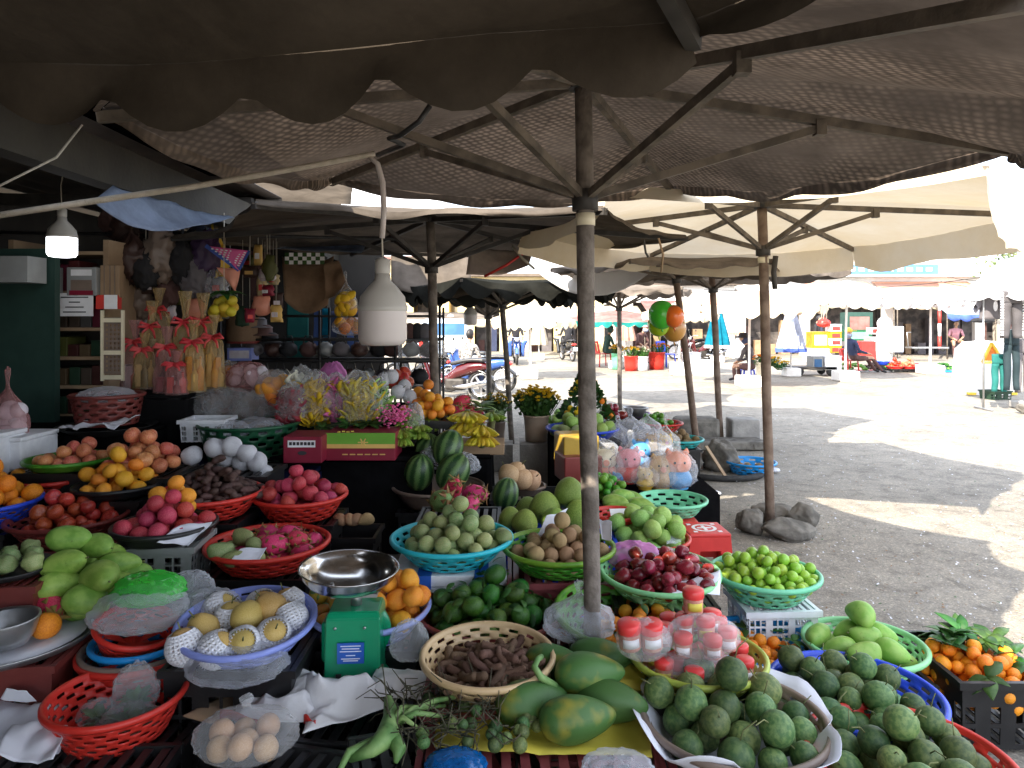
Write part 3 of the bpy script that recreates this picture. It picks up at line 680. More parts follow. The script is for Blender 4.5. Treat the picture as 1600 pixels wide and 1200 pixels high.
def stack_under(b, mat, label, size=(.42,.34), rz=0.0, n=1, z0=0.0, gap=.002):
    H = (b['bot']-z0-gap)/n
    for k in range(n):
        crate(b['c'], z0+H*k, (size[0], size[1], H-.004), mat, label if n == 1 else label+(', upper of two' if k == n-1 else ', lower of two'), rz+(.05*k), top=(k == n-1))

FM = {}
def radial(kind):
    def mk(seed):
        def fn(dv):
            z = dv.z; th = math.acos(max(-1, min(1, z))); n = nz(dv, 1.6, seed)
            if kind in ('orange','tang','kumq','gtang','starapple','jujube','lime','pfruit','kiwi','potato','sapo','tomato'):
                r = 1+.045*n; sq = dict(tang=.84, gtang=.86, kumq=.95, orange=.95, starapple=1.0, jujube=1.06, sapo=1.02, kiwi=1.1, potato=1.25).get(kind, .95)
                r *= 1-(.10 if kind in ('tang','gtang') else .05)*math.exp(-(th/.28)**2)-(.05*math.exp(-((PI-th)/.3)**2))
                p = dv*r; return V(p.x, p.y, p.z*sq)
            if kind in ('apple',):
                r = 1+.05*n-.22*math.exp(-(th/.36)**2)-.14*math.exp(-((PI-th)/.3)**2); p = dv*r; t = 1+.07*z; return V(p.x*t, p.y*t, p.z*.92)
            if kind == 'guava':
                r = 1+.09*n+.05*nz(dv, 4, seed); r -= .12*math.exp(-(th/.3)**2); p = dv*r; t = 1-.10*z; return V(p.x*t, p.y*t, p.z*1.05)
            if kind == 'pomelo':
                r = 1+.025*n; p = dv*r; t = 1-.12*max(0, z)**1.2-.03*z; return V(p.x*t, p.y*t, p.z*(1.1 if z > 0 else .92))
            if kind == 'melon':
                p = dv*(1+.02*n); return V(p.x*.95, p.y*.95, p.z*1.18)
            if kind == 'pear':
                r = 1+.04*n-.1*math.exp(-(th/.2)**2)-.12*math.exp(-((PI-th)/.3)**2); p = dv*r; t = 1-.16*max(0, z); return V(p.x*t, p.y*t, p.z*1.06)
            if kind == 'persim':
                r = 1+.04*n-.15*math.exp(-(th/.5)**2); p = dv*r; return V(p.x, p.y, p.z*.82)
            if kind == 'mango':
                p = dv*(1+.03*n); x = p.z*1.38; t = (1-.12*x); b = .16*(x*x)
                return V(p.x*t*.95-b+.1, p.y*t*.86, x)
            if kind == 'papaya':
                x = z; s = math.sqrt(max(0, 1-x*x))**.92; t = (.82-.22*x-.06*x*x)*(1+.04*n)
                l = math.atan2(dv.y, dv.x); t *= 1+.022*math.cos(5*l)
                q = V(dv.x, dv.y, 0); q = q.normalized() if q.length > 1e-6 else q
                return V(q.x*s*t, q.y*s*t, x*1.5)
            if kind == 'roseapple':
                t = 1-.36*max(0, z)+.10*max(0, -z); r = 1+.07*n+.05*math.sin(4*math.atan2(dv.y, dv.x))*(1 if z < -.2 else .3)
                r -= .3*math.exp(-((PI-th)/.35)**2); p = dv*r; return V(p.x*t, p.y*t, p.z*1.25)
            if kind == 'dragon':
                p = dv*(1+.05*n); t = 1-.1*z; return V(p.x*t*.92, p.y*t*.92, p.z*1.28)
            if kind == 'custard':
                r = 1+.14*abs(math.sin(4*math.atan2(dv.y, dv.x)+3*th))*math.sin(5.5*th); return dv*r
            return dv*(1+.05*n)
        return fn
    return mk
def leafmesh(n, L, seed, spread=1.0, up=.4, root=.0):
    rr = random.Random(seed); mb = MB()
    for k in range(n):
        a = rr.uniform(0, 2*PI); e = rr.uniform(-.1, up); l = L*rr.uniform(.7, 1.2); w = l*rr.uniform(.2, .3)
        d = V(math.cos(a)*spread, math.sin(a)*spread, e).normalized(); s = d.cross(V(0,0,1)).normalized(); u = s.cross(d)
        b = V(0,0,root)+d*root*.3; cur = rr.uniform(.2, .5)
        mb.grid(6, 2, lambda t, v, d=d, s=s, u=u, b=b, l=l, w=w, cur=cur: b+d*l*t-u*cur*l*t*t+s*(v-.5)*2*w*math.sin(PI*min(1, t*.92+.06))+u*.12*l*abs(v-.5)*math.sin(PI*t))
    mb.solid(.0012); return mb
SKIN = dict(apple='apple_red', custard='guava')
def fruit(kind, skin_=None, variants=3):
    """list of (mesh, [(part name, mesh)]) for a unit fruit"""
    key = (kind, skin_)
    if key in FM: return FM[key]
    mat = m[skin_ or SKIN.get(kind, kind)]; out = []
    for s in range(variants):
        kids = []
        if kind == 'tamar':
            mb = MB(); rr = random.Random(s*7+3); n = 15; ph = rr.uniform(.7, 1.6)
            mb.tube([V((i/n-.5)*2.5, .38*math.sin(ph*PI*i/n), 0) for i in range(n+1)], [.05 if i in (0, n) else .28+.1*math.sin(i*1.7+s)**2 for i in range(n+1)], 9)
        elif kind == 'banana':
            mb = MB(); n = 10
            mb.tube([V(math.sin(.95*(i/n-.1))*1.1, 0, -math.cos(.95*(i/n-.1))*1.1+1.1) for i in range(n+1)], [(.05,.06,.13,.165,.18,.185,.18,.165,.13,.07,.035)[i] for i in range(n+1)], 7)
        elif kind == 'cashew':
            mb = MB(); mb.tube([V((i/6-.5)*1.8, .5*math.sin(PI*i/6), 0) for i in range(7)], [.1,.42,.5,.5,.5,.42,.1], 8)
        else:
            big = kind in ('papaya','pomelo','melon','mango'); mb = MB(); mb.ball(radial(kind)(s*5.3+1), 28 if big else 18, 20 if big else 12)
        if kind == 'dragon':
            kb = MB(); rr = random.Random(s); f = radial(kind)(s*5.3+1); ii = 0
            for row in range(5):
                for k in range(5):
                    th = .35+row*.5; a = 2*PI*(k+.5*(row % 2))/5+rr.uniform(-.2,.2); dv = V(math.sin(th)*math.cos(a), math.sin(th)*math.sin(a), math.cos(th)); p = f(dv)*.98
                    up = V(0,0,1) if th > .5 else V(math.cos(a), math.sin(a), .4); tn = (up-dv*up.dot(dv)).normalized(); sd_ = tn.cross(dv); L = .5 if row > 0 else .75
                    kb.grid(4, 2, lambda t, v, p=p, dv=dv, tn=tn, sd_=sd_, L=L: p+tn*L*t+dv*(.06+.34*L*t*t)+sd_*(v-.5)*.42*(1-t*.92))
            kb.solid(.03); kids.append(('scales', kb.mesh('dragon_scales', m['scale'])))
        if kind in ('starapple',):
            kb = MB(); L = (.9,.5,1.3)[s]; kb.tube([V(0,0,.93), V(.05,.04,1+L*.4), V(.18+.2*s,.05-.1*s,1+L)], [.045,.035,.04], 6); kids.append(('stem', kb.mesh('stem', m['stem'])))
        if kind in ('mango','pear'):
            kb = MB(); z = 1.36 if kind == 'mango' else .93; L = .22 if kind == 'mango' else .55
            kb.tube([V(0 if kind == 'pear' else -.14,0,z), V(.06 if kind == 'pear' else -.18,.02,z+L)], [.05,.045], 6); kids.append(('stem', kb.mesh('stem', m['stem'])))
        if kind == 'gtang':
            kids.append(('leaf', leafmesh((1,2,3)[s], 1.5, s+40, 1.0, .7, .88).mesh('tangerine_leaf', m['leaf'])))
        if kind == 'persim':
            kids.append(('calyx', leafmesh(4, .75, s+9, 1.0, .0, .76).mesh('calyx', m['palm'])))
        out.append((mb.mesh(kind+'_flesh', mat), kids))
    FM[key] = out; return out
FNAME = dict(starapple='green_fruit', gtang='green_tangerine', tang='tangerine', kumq='kumquat', pfruit='green_fruit', sapo='sapodilla', apple='apple', roseapple='rose_apple', melon='watermelon',
             persim='persimmon', dragon='dragon_fruit', custard='custard_apple', tamar='tamarind_pod', cashew='dried_fruit')
ALONG = ('mango','papaya','tamar','banana','dragon','roseapple','cashew','potato','kiwi')
def put(kind, p, r, rot=None, label=None, cat=None, group=None, skin_=None, name=None, kids=True, rr=rnd, sc=None):
    me, ks = rr.choice(fruit(kind, skin_))
    if rot is None:
        a = rr.uniform(0, 2*PI)
        if kind in ('tamar','cashew'): rot = (rr.uniform(-.5,.5), rr.uniform(-.5,.5), a)
        elif kind in ALONG: rot = (PI/2+rr.uniform(-.35,.35), rr.uniform(-PI,PI), a)
        elif kind in ('starapple','gtang'): rot = (rr.uniform(-.8,.8), rr.uniform(-.8,.8), a)
        else: rot = (rr.uniform(-1,1), rr.uniform(-1,1), a)
    nm = name or FNAME.get(kind, kind)
    o = ob(nm, me, None, None, p, rot, label, cat or nm.replace('_', ' '), group, sc=(r, r, r) if sc is None else sc)
    if kids:
        for n, km in ks: ob(n, km, None, o)
    return o
def heap(b, kind, n, r, label, group, slope=.6, skin_=None, Rf=.93, cat=None, name=None, floor=None, pre=None, cx=0, cy=0, vr=.10, seed=None, kids=True, eff=None, tries=46):
    rr = random.Random(seed if seed is not None else hash((label, n)) % 9999 if False else len(label)*31+n)
    pl = pre if pre is not None else []
    R, h, rb = b['R'], b['h'], b['rb']; Mx = b['M']; e = eff or 1.0
    for i in range(n):
        ri = r*(1+rr.uniform(-vr, vr)); re = ri*e; best = None
        for t in range(tries):
            q = (R*Rf-re*.38)*math.sqrt(rr.random()); a = rr.uniform(0, 2*PI); x, y = cx+q*math.cos(a), cy+q*math.sin(a); qq = math.hypot(x, y)
            if qq > R*1.0-re*.3: continue
            z = (-h if floor is None else floor)+re
            if floor is None and qq+re*.5 > R*rb: z += (qq+re*.5-R*rb)/(R*(1-rb))*h*.8
            for (X, Y, Z, q2) in pl:
                dd = (x-X)**2+(y-Y)**2; s = (re+q2)*.97
                if dd < s*s: z = max(z, Z+math.sqrt(s*s-dd))
            cost = z+slope*math.hypot(x-cx, y-cy)+rr.random()*re*.25
            if best is None or cost < best[0]: best = (cost, x, y, z)
        if best is None: continue
        _, x, y, z = best; pl.append((x, y, z, re))
        put(kind, Mx@V(x, y, z), ri, None, label, cat, group, skin_, name, kids, rr)
    return pl
def flat(px, py, d, R, z=None):
    c = P(px, py, d)
    if z is not None: c.z = z
    return dict(c=c, R=R, h=.0, rb=.99, M=Matrix.Translation(c), bot=c.z)
def crumple(w, d, h, seed, nu=48, nv=30, knot=False, amp=.22, flat_=.55, knot_h=.35):
    mb = MB()
    def fn(dv):
        n = ridge(dv, 2.1, seed)*.45+ridge(dv, 4.7, seed+3)*.33+ridge(dv, 10.5, seed+5)*.2
        r = 1+amp*(n-.45); p = dv*r; z = p.z if p.z > 0 else p.z*flat_
        if knot and dv.z > .55:
            t = (dv.z-.55)/.45; k = 1-1.0*min(1, t*1.9)**.8+.55*max(0, t-.5)*2
            return V(p.x*w/2*max(.12, k), p.y*d/2*max(.12, k), z*h/2+knot_h*h*max(0, t)**.8)
        return V(p.x*w/2, p.y*d/2, z*h/2)
    mb.ball(fn, nu, nv); return mb
def bag(px, py, d, w, h, mat, label, seed=1, knot=True, name='plastic_bag', cat='bag', group=None, dp=None, contents=None, zc=None):
    c = P(px, py, d); W, H = w/F*d, h/F*d; dp = dp or W*.8
    t = thing(name, label, cat, c-V(0,0,H*.4), group=group)
    ob('film', crumple(W, dp, H, seed, knot=knot), m[mat], t, (0,0,H*.28))
    if contents:
        kind, n, r, sk = contents; rr = random.Random(seed); 
        for k in range(n):
            a = rr.uniform(0, 2*PI); q = math.sqrt(rr.random())*.34; zz = rr.uniform(-.12, .42)
            me, ks = rr.choice(fruit(kind, sk)); o = ob('content', me, None, t, (math.cos(a)*q*W, math.sin(a)*q*dp, H*(.22+zz*.8)), (rr.uniform(-2,2), rr.uniform(-2,2), a), sc=r)
    return t
def paper(name, pts, mat, label, cat, seed, wob=.012, th=.0012, nu=18, nv=12, edge=.02):
    a, b, c, d = [Vector(p) for p in pts]; o0 = (a+b+c+d)/4; mb = MB()
    def fn(u, v):
        p = a.lerp(b, u).lerp(d.lerp(c, u), v); k = nz(p, 7, seed)+.5*nz(p, 17, seed)
        ed = max(abs(u-.5), abs(v-.5))*2
        return p-o0+V(wob*nz(p, 6, seed+4), wob*nz(p, 6, seed+8), wob*abs(k)*2+edge*max(0, ed-.8)*5*nz(p, 3, seed+2))
    mb.grid(nu, nv, fn); mb.solid(th); return ob(name, mb, m[mat], loc=o0, label=label, cat=cat)
def PZ(px, py, z): return P(px, py, GD(py, z))
# ---------- front of the stall
ST = 'green fruit piled at the front of the stall'
b = basket(1420,1182,300,.55,.10,'red','red plastic basket of dark green fruit beside the kumquat crate',rb=.7)
heap(b,'starapple',30,.044,'dark green long stemmed fruit in the red basket at the very front',ST,.45,Rf=.9,vr=.14); stack_under(b,'black','black crate under the red basket of green fruit',(.46,.36))
b = basket(1335,1078,250,.55,.10,'blue','deep blue basket piled with dark green fruit',rb=.7)
heap(b,'starapple',31,.044,'dark green long stemmed fruit in the deep blue basket',ST,.45,Rf=.84,cx=-.05,cy=-.02,vr=.14); stack_under(b,'black','black crate under the deep blue basket',(.44,.36))
b = basket(1145,1118,280,.55,.09,'taupe','greyish basket lined with white paper and filled with dark green fruit',rb=.75)
heap(b,'starapple',28,.046,'dark green long stemmed fruit lying on white paper',ST,.5,Rf=.88,floor=-.075,vr=.14); stack_under(b,'mauve','dull purple crate under the paper lined basket',(.46,.36))
c, R = b['c'], b['R']
mb = MB()
def lin(u, v):
    a = 2*PI*u; q = v; rr_ = R*(.2+.86*q); k = nz((math.cos(a)*2, math.sin(a)*2, 3), 1.3, 7); k2 = abs(math.sin(2*a+.6))
    rr_ *= 1+.22*q*q*(k2-.35)
    z = -.085 if q < .62 else -.085+(q-.62)/.38*(.10+.05*k)
    return V(rr_*math.cos(a), rr_*math.sin(a), z+.006*nz((u*20, v*6, 0), 2, 2))
mb.grid(64, 14, lin, wrap=True); mb.solid(.0012)
ob('paper_liner', mb, m['paper'], loc=c, label='crumpled white paper lining the greyish basket of green fruit', cat='paper')
paper('paper_sheet', (P(1000,1062,2.42)+V(0,0,.02), P(1100,1120,2.25), P(1110,1090,2.4), P(1020,1030,2.5)), 'paper', 'white paper corner standing up beside the papayas', 'paper', 31, .02)
# papayas on yellow paper over crates
for k, (x, y) in enumerate(((-.02,2.13),(.19,2.42))):
    crate((x,y), 0, (.50,.36,.325), 'mauve', ['dull purple crate under the papayas, its front edge showing','dull purple crate under the back of the yellow paper'][k], .04, top=True)
paper('paper_sheet', (PZ(678,1172,.335), PZ(1018,1188,.335), PZ(1000,1050,.335), PZ(690,1056,.335)), 'paper_y', 'bright yellow paper spread beneath the papayas', 'paper', 12, .010, edge=.012)
paper('paper_sheet', (PZ(686,1100,.35), PZ(850,1085,.37), P(868,1040,2.42), P(690,1052,2.42)), 'paper_y', 'yellow paper fold standing behind the papayas below the tamarind basket', 'paper', 14, .010)
paper('paper_sheet', (PZ(960,1075,.37), PZ(1052,1078,.37), P(1040,1050,2.52), P(950,1030,2.5)), 'paper_y', 'torn yellow paper edge beside the jar basket', 'paper', 15, .012)
for px, py, d, r, rot, lb in ((868,1040,2.42,.080,(1.45,.2,1.0),'green papaya at the back of the pile with a cut stalk'), (922,1052,2.30,.077,(PI/2,.3,1.68),'smooth green papaya lying across the top of the pile'),
                              (955,1096,2.24,.078,(PI/2,0,1.25),'green papaya on the pile next to the white paper'), (832,1096,2.22,.080,(PI/2,.4,1.95),'papaya with a yellow ripening patch, lying by the areca twigs'),
                              (903,1122,2.12,.079,(PI/2,.9,1.75),'frontmost green papaya with a yellowing end on yellow paper'), (938,1026,2.47,.074,(PI/2,.9,1.5),'green papaya half hidden behind the top of the pile')):
    put('papaya', P(px,py,d), r, rot, lb, 'papaya', 'papayas on the yellow paper', 'papaya')
mb = MB(); mb.tube([P(868,1072,2.24), P(845,1058,2.22), P(835,1042,2.23), P(840,1030,2.26), P(846,1026,2.3)], [.011,.012,.011,.010,.009], 8)
ob('papaya_stalk', mb, m['palm'], label='pale green curved stalk standing up from the papaya pile', cat='stalk')
# tamarind basket
b = basket(762,1021,204,.44,.10,'beige','beige basket of brown tamarind tilted on its side',tilt=.04,rb=.7)
heap(b,'tamar',120,.036,'lumpy brown tamarind pod in the beige basket','tamarind pods',.45,Rf=.88,cx=.03,cy=-.02,floor=-.065,eff=.42,vr=.25,cat='tamarind'); stack_under(b,'mauve','dull purple crate under the tamarind basket',(.40,.30))
# jar basket
b = basket(1090,1022,205,.45,.09,'olive','yellow green basket of red lidded jars',rb=.68)
stack_under(b,'black','black crate under the basket of jars',(.38,.3))
def jar(p, lb, tilt=(0,0,0), s=1.0):
    t = thing('jar', lb, 'jar', p, tilt, 'chilli salt jars'); q = .029*s
    mb = MB(); mb.lathe([(0,.0),(q*.9,0),(q,.006),(q,.045*s),(q*.9,.05*s)],18); ob('contents', mb, m['jarfill'], t)
    mb = MB(); mb.lathe([(q*1.04,.046*s),(q*1.1,.048*s),(q*1.1,.068*s),(q*1.0,.072*s),(0,.072*s)],20); ob('lid', mb, m['jarlid'], t)
    mb = MB(); mb.grid(8,1,lambda u,v: V(math.sin((u-.5)*1.6)*q*1.03, -math.cos((u-.5)*1.6)*q*1.03, .012*s+.024*s*v)); mb.solid(.0008); ob('sticker', mb, m[rnd.choice(['paper_y','print_white','print_white'])], t)
jl = []
c = b['c']
for k in range(9): jl.append((c.x+.16*math.cos(k*.698+.2)*(.97), c.y+.155*math.sin(k*.698+.2), c.z-.05, 0))
for k in range(5): jl.append((c.x-.01+.085*math.cos(k*1.257), c.y+.03+.08*math.sin(k*1.257), c.z-.085, 0))
for k in range(7): jl.append((c.x+.11*math.cos(k*.898+.5), c.y+.02+.10*math.sin(k*.898+.5), c.z+.025, .12))
for k in range(4): jl.append((c.x+.05*math.cos(k*1.571+.3)+.01, c.y+.03+.05*math.sin(k*1.571+.3), c.z+.06, .1))
for (x, y, z, tl) in jl: jar(V(x,y,z), 'small jar of pink chilli salt with a red lid, stacked in the yellow green basket', (rnd.uniform(-tl,tl), rnd.uniform(-tl,tl), rnd.uniform(-.4,.4)))
jar(V(c.x-.01,c.y+.02,c.z+.135), 'single jar of chilli salt standing on top of the stack', s=1.15)
for k, (px, py, w_, h_, lb) in enumerate(((1005,1000,84,62,'clear wrapped pack of jars leaning on the basket rim'),(1098,995,112,66,'clear wrapped pack of jars in the middle of the stack'),(1090,1040,120,40,'clear wrapped pack of jars lowest in the basket'))):
    cc = P(px,py,2.36); mb = crumple(w_/F*2.4, .14, h_/F*2.45, 40+k, 30, 18, amp=.18, flat_=.9)
    ob('jar_wrap', mb, m['film'], loc=cc, label=lb, cat='wrapper')
for k in range(2): jar(P(985+k*34,1012,2.36), ['jar with a yellow sticker inside the pack leaning on the rim','second jar inside the pack leaning on the rim'][k], (.1,-.08,0), 1.25)
# tangerine baskets
b = basket(985,952,232,.58,.11,'lime','lime green basket holding small orange tangerines behind the pole',rb=.7,tilt=.08)
pl = heap(b,'tang',48,.028,'small orange tangerine in the lime green basket behind the pole','tangerines in the lime basket',.3,cx=.06,cy=-.02,Rf=.8); stack_under(b,'black','black crate under the lime green tangerine basket',(.46,.36))
for k in range(4): ob('leaf_sprig', leafmesh(4,.06,60+k,1,.6), m['leaf'], loc=b['M']@V(.04+.05*k,-.02+.04*(k%2),.03), label='dark leaf sprig lying among the small tangerines', cat='leaves', group='tangerine sprigs')
b = basket(1190,1000,172,.45,.09,'sky','bright blue basket of leafy kumquats',rb=.68)
pl = heap(b,'kumq',36,.026,'orange kumquat in the bright blue basket','kumquats in the blue basket',.25,Rf=.9); stack_under(b,'black','black crate under the bright blue kumquat basket',(.38,.3))
for k in range(7): ob('leaf_sprig', leafmesh(4,.065,70+k,1,.6), m['leaf'], loc=b['M']@V(.13*math.cos(k*.9),.12*math.sin(k*.9),-.005), label='dark leaf sprig among the kumquats in the bright blue basket', cat='leaves', group='kumquat sprigs')
b = basket(1195,893,162,.46,.11,'mint','mint green basket heaped with small green jujubes',rb=.62,rows=4)
heap(b,'jujube',165,.0232,'shiny green jujube heaped in the mint basket','green jujubes',.5,Rf=.98,tries=30)
crate((b['c'].x+.02,b['c'].y-.02), .0, (.30,.26,b['bot']-.004), 'white', 'white plastic crate under the basket of jujubes', .05, 12, 11, top=True)
b = basket(1030,890,182,.5,.09,'mgreen','green basket of dark red rose apples',rb=.7,tilt=.05)
heap(b,'roseapple',78,.029,'dark red rose apple with a waxy skin','rose apples',.42,Rf=.9,cx=.03,cy=.0); stack_under(b,'black','black crate under the rose apple basket',(.4,.32))
paper('paper_sheet', (b['M']@V(.0,-.24,.0), b['M']@V(.2,-.2,-.02), b['M']@V(.24,-.06,.02), b['M']@V(.05,-.12,-.01)), 'paper', 'white paper edge hanging over the rose apple basket', 'paper', 22, .01)
bag(992,866,3.2,85,50,'film_p','magenta plastic bag tucked behind the rose apples',51,False)
b = basket(1350,1003,176,.45,.09,'mgreen','light green basket of long green mangoes by the kumquat crate',rb=.7)
heap(b,'mango',16,.051,'long smooth green mango in the light green basket','green mangoes in the light green basket',.6,'mango2',eff=.95); stack_under(b,'black','black crate under the light green mango basket',(.38,.3))
# kumquat crate standing on the ground
cc = P(1520,1112,2.82); cz = .255
crate((cc.x,cc.y), .01, (.35,.42,cz), 'black', 'black slotted crate full of leafy kumquats standing on the street', .0, 7, 3)
fb = dict(R=.20,h=.0,rb=.99,M=Matrix.Translation((cc.x,cc.y,.02+cz*.42)),c=cc)
pl = heap(fb,'kumq',110,.0275,'orange kumquat heaped with leaves in the black crate','kumquats in the black crate',.5,Rf=1.0)
rk = random.Random(4)
for k in range(22):
    a = rk.uniform(0,2*PI); q = rk.uniform(.05,.2); ob('leaf_sprig', leafmesh(5,.085,90+k,1,.7), m['leaf'], loc=(cc.x+q*math.cos(a), cc.y+q*math.sin(a), cz+.075-.1*(q/.2)**2+.02*rk.random()), rot=(rk.uniform(-.4,.4),rk.uniform(-.4,.4),a), label='sprig of dark leaves on the crate of kumquats', cat='leaves', group='kumquat crate sprigs')
# green tangerines, oranges, pears
b = basket(767,948,232,.62,.11,'dred','dark red basket heaped with leafy green tangerines',rb=.7)
heap(b,'gtang',48,.044,'glossy green tangerine with leaves in the dark red basket','green tangerines',.5,Rf=.95); stack_under(b,'mauve','dull purple crate under the green tangerines',(.5,.4))
b = basket(578,945,184,.48,.10,'periw','pale blue basket of oranges behind the scale',rb=.7,tilt=.06)
pl = heap(b,'tang',19,.044,'orange tangerine in the pale blue basket behind the scale','oranges behind the scale',.3,cx=.1,Rf=.6); heap(b,'persim',11,.040,'yellowish persimmon half hidden behind the green scale','persimmons behind the scale',.3,pre=pl,cx=-.12,Rf=.6)
stack_under(b,'black','black crate under the basket of oranges behind the scale',(.42,.34))
b = basket(386,968,205,.48,.09,'lilac','lilac blue basket of pears wrapped in foam nets',rb=.72,tilt=.12,tz=.1)
pl = []
Mx = b['M']; pr = [(-.15,-.02,0),(-.06,-.15,1),(.02,-.13,1),(.11,-.08,1),(-.18,-.12,1),(.0,.0,0),(.07,.06,0),(.15,.03,1),(-.07,.05,1),(.02,.13,1),(.12,.14,1),(-.13,.12,1)]
nm = None
for k, (x, y, w_) in enumerate(pr):
    p = Mx@V(x, y, -.02+(.03 if k in (5,6) else 0)); lb = 'golden pear lying bare among the foam nets' if not w_ else 'pear in a white foam net in the lilac basket'
    o = put('pear', p, .058, (rnd.uniform(-1,1), rnd.uniform(-1,1), rnd.uniform(0,6)), lb, 'pear', 'pears in the lilac basket')
    if w_:
        if nm is None:
            q = MB(); f = radial('pear')(1); q.ball(lambda dv: f(dv)*1.045, 22, 16)
            top = [v for v in q.bm.verts if v.co.z > .86]; bmesh.ops.delete(q.bm, geom=top, context='VERTS')
            bmesh.ops.wireframe(q.bm, faces=q.bm.faces[:], thickness=.2, use_replace=True, use_even_offset=True); nm = q.mesh('foam_net', m['foam_bright'])
        ob('foam_net', nm, None, o)
stack_under(b,'black','black crate under the pears',(.44,.36))
bag(372,1030,2.45,150,70,'film_w','milky plastic bag hanging down the side of the pear basket',63,False)
bag(330,945,2.75,95,60,'film_w','clear plastic bag crumpled behind the pears',64,False)
# scale
sb = P(557,1062,2.66); s = thing('spring_scale','green enamelled market scale with a steel weighing pan','scale',(sb.x,sb.y,sb.z),(0,0,.06))
def hw(px): return px/F*2.66
mb = MB(); W, H = hw(84), hw(118)
v8 = []
for (z, w_, d_) in ((0,W*1.14,.24),(.02,W*1.12,.235),(.022,W*1.0,.2),(H*.92,W*.97,.165),(H,W*.9,.14)):
    v8.append([mb.v((sx*w_/2, sy*d_/2, z)) for sx, sy in ((-1,-1),(1,-1),(1,1),(-1,1))])
for a, c_ in zip(v8, v8[1:]):
    for k in range(4): mb.f([a[k], a[(k+1)%4], c_[(k+1)%4], c_[k]], False)
mb.f(v8[-1], False); mb.f(v8[0][::-1], False)
bmesh.ops.bevel(mb.bm, geom=[e for e in mb.bm.edges], offset=.004, segments=2, affect='EDGES')
ob('housing', mb, m['scale_green'], s)
for sx in (-1, 1):
    mb = MB(); mb.lathe([(0,-.016),(hw(40),-.016),(hw(46),-.010),(hw(46),.010),(hw(40),.016),(0,.016)], 32, M=Matrix.Translation((sx*hw(6),.04 if sx > 0 else .035,H*.60))@Matrix.Rotation(PI/2,4,'X'))
    if sx > 0: ob('dial_case', mb, m['scale_green'], s)
    else:
        mb.bm.free(); mb = MB(); mb.box((-hw(46),.02,H*.55),(hw(12),.11,hw(62)),bev=.012); ob('side_guard', mb, m['scale_green'], s)
pb = MB(); pb.box((-hw(2),-.102,H*.52),(hw(40),.004,hw(31))); pl_ = ob('name_plate', pb, m['label_blue'], s)
pb = MB()
for k, (y, w_) in enumerate(((11,30),(7,26),(3,32),(-3,14),(-8,28),(-11,22))): pb.box((-hw(2),-.1045,H*.52+hw(y)),(hw(w_),.0015,hw(1.3)))
ob('lettering', pb, m['print_white'], pl_)
for x, z in ((-26,.82),(18,.82),(-26,.12),(22,.12)):
    mb = MB(); mb.lathe([(.0055,0),(.005,.003),(0,.004)],10,M=Matrix.Translation((hw(x),-.1+z*.012,H*z))@Matrix.Rotation(PI/2,4,'X')); ob('screw', mb, m['tin'], s)
mb = MB(); mb.box((-hw(20),-.103,H*.22),(hw(8),.004,hw(9))); ob('slot', mb, m['iron'], s)
mb = MB(); mb.tube([(0,0,H),(0,0,H+hw(22))], .02, 12); mb.box((0,0,H+hw(22)),(hw(70),.12,.012)); ob('pan_support', mb, m['tin'], s)
for sx in (-1, 1):
    mb = MB(); mb.tube([(sx*hw(34),0,H+hw(20)),(sx*hw(38),0,H+hw(34))], .007, 8); ob('pan_support', mb, m['tin'], s)
pr_ = [(0,0),(.06,.0),(.11,.012),(.145,.032),(.168,.058),(.176,.078),(.184,.082),(.186,.079),(.180,.072),(.172,.052),(.15,.026),(.112,.006),(.06,-.006),(0,-.006)]
mb = MB(); mb.lathe(pr_, 56); ob('pan', mb, m['steel'], s, (-.03,0,H+hw(26)), (.03,.05,0))
crate((sb.x+.02,sb.y+.02),0,(.56,.40,sb.z-.004),'black','black crate the green scale stands on',.06,top=True)
# nested and single red baskets
b = basket(220,1012,174,.42,.12,'red','red basket at the bottom of a nested stack of empty baskets',rb=.7,rows=5)
stack_under(b,'black','black crate under the nested empty baskets',(.44,.36))
basket(0,0,10,.40,.10,'taupe','dull grey basket nested inside the lower red one',c=b['c']+V(.0,.0,.012),rb=.72)
basket(0,0,10,.335,.08,'sky','pale blue basket nested in the middle of the stack',c=b['c']+V(-.0,.0,.034),rb=.75)
basket(0,0,10,.29,.085,'red','small red basket tipped on top of the nested stack',c=b['c']+V(-.012,.0,.085),rb=.78,tilt=.10,roll=.24)
b = basket(183,1083,198,.42,.13,'red','red perforated basket holding plastic bags of herbs',rb=.72,rows=6)
c = b['c']
for k, (dx, dy, w_, h_, lb, mt) in enumerate(((.03,.06,.15,.20,'clear bag of green herbs standing in the red basket','film_g'),(-.06,0,.13,.10,'clear bag of dark greens lying in the red basket','film_w'),(.06,-.03,.18,.10,'crumpled shiny bag lying over the herbs in the red basket','film'))):
    t = thing('herb_bag', lb, 'bag', c+V(dx,dy,-.115)); ob('film', crumple(w_,w_*.8,h_,80+k,amp=.3), m['film_c' if k else 'film'], t, (0,0,h_*.4))
    ob('herbs', leafmesh(26,w_*.42,95+k,1,1.4), m['leaf'], t, (0,0,h_*.25))
crate((c.x,c.y+.02),0,(.5,.38,b['bot']-.003),'black','black crate under the red basket of herbs',-.05,top=True)
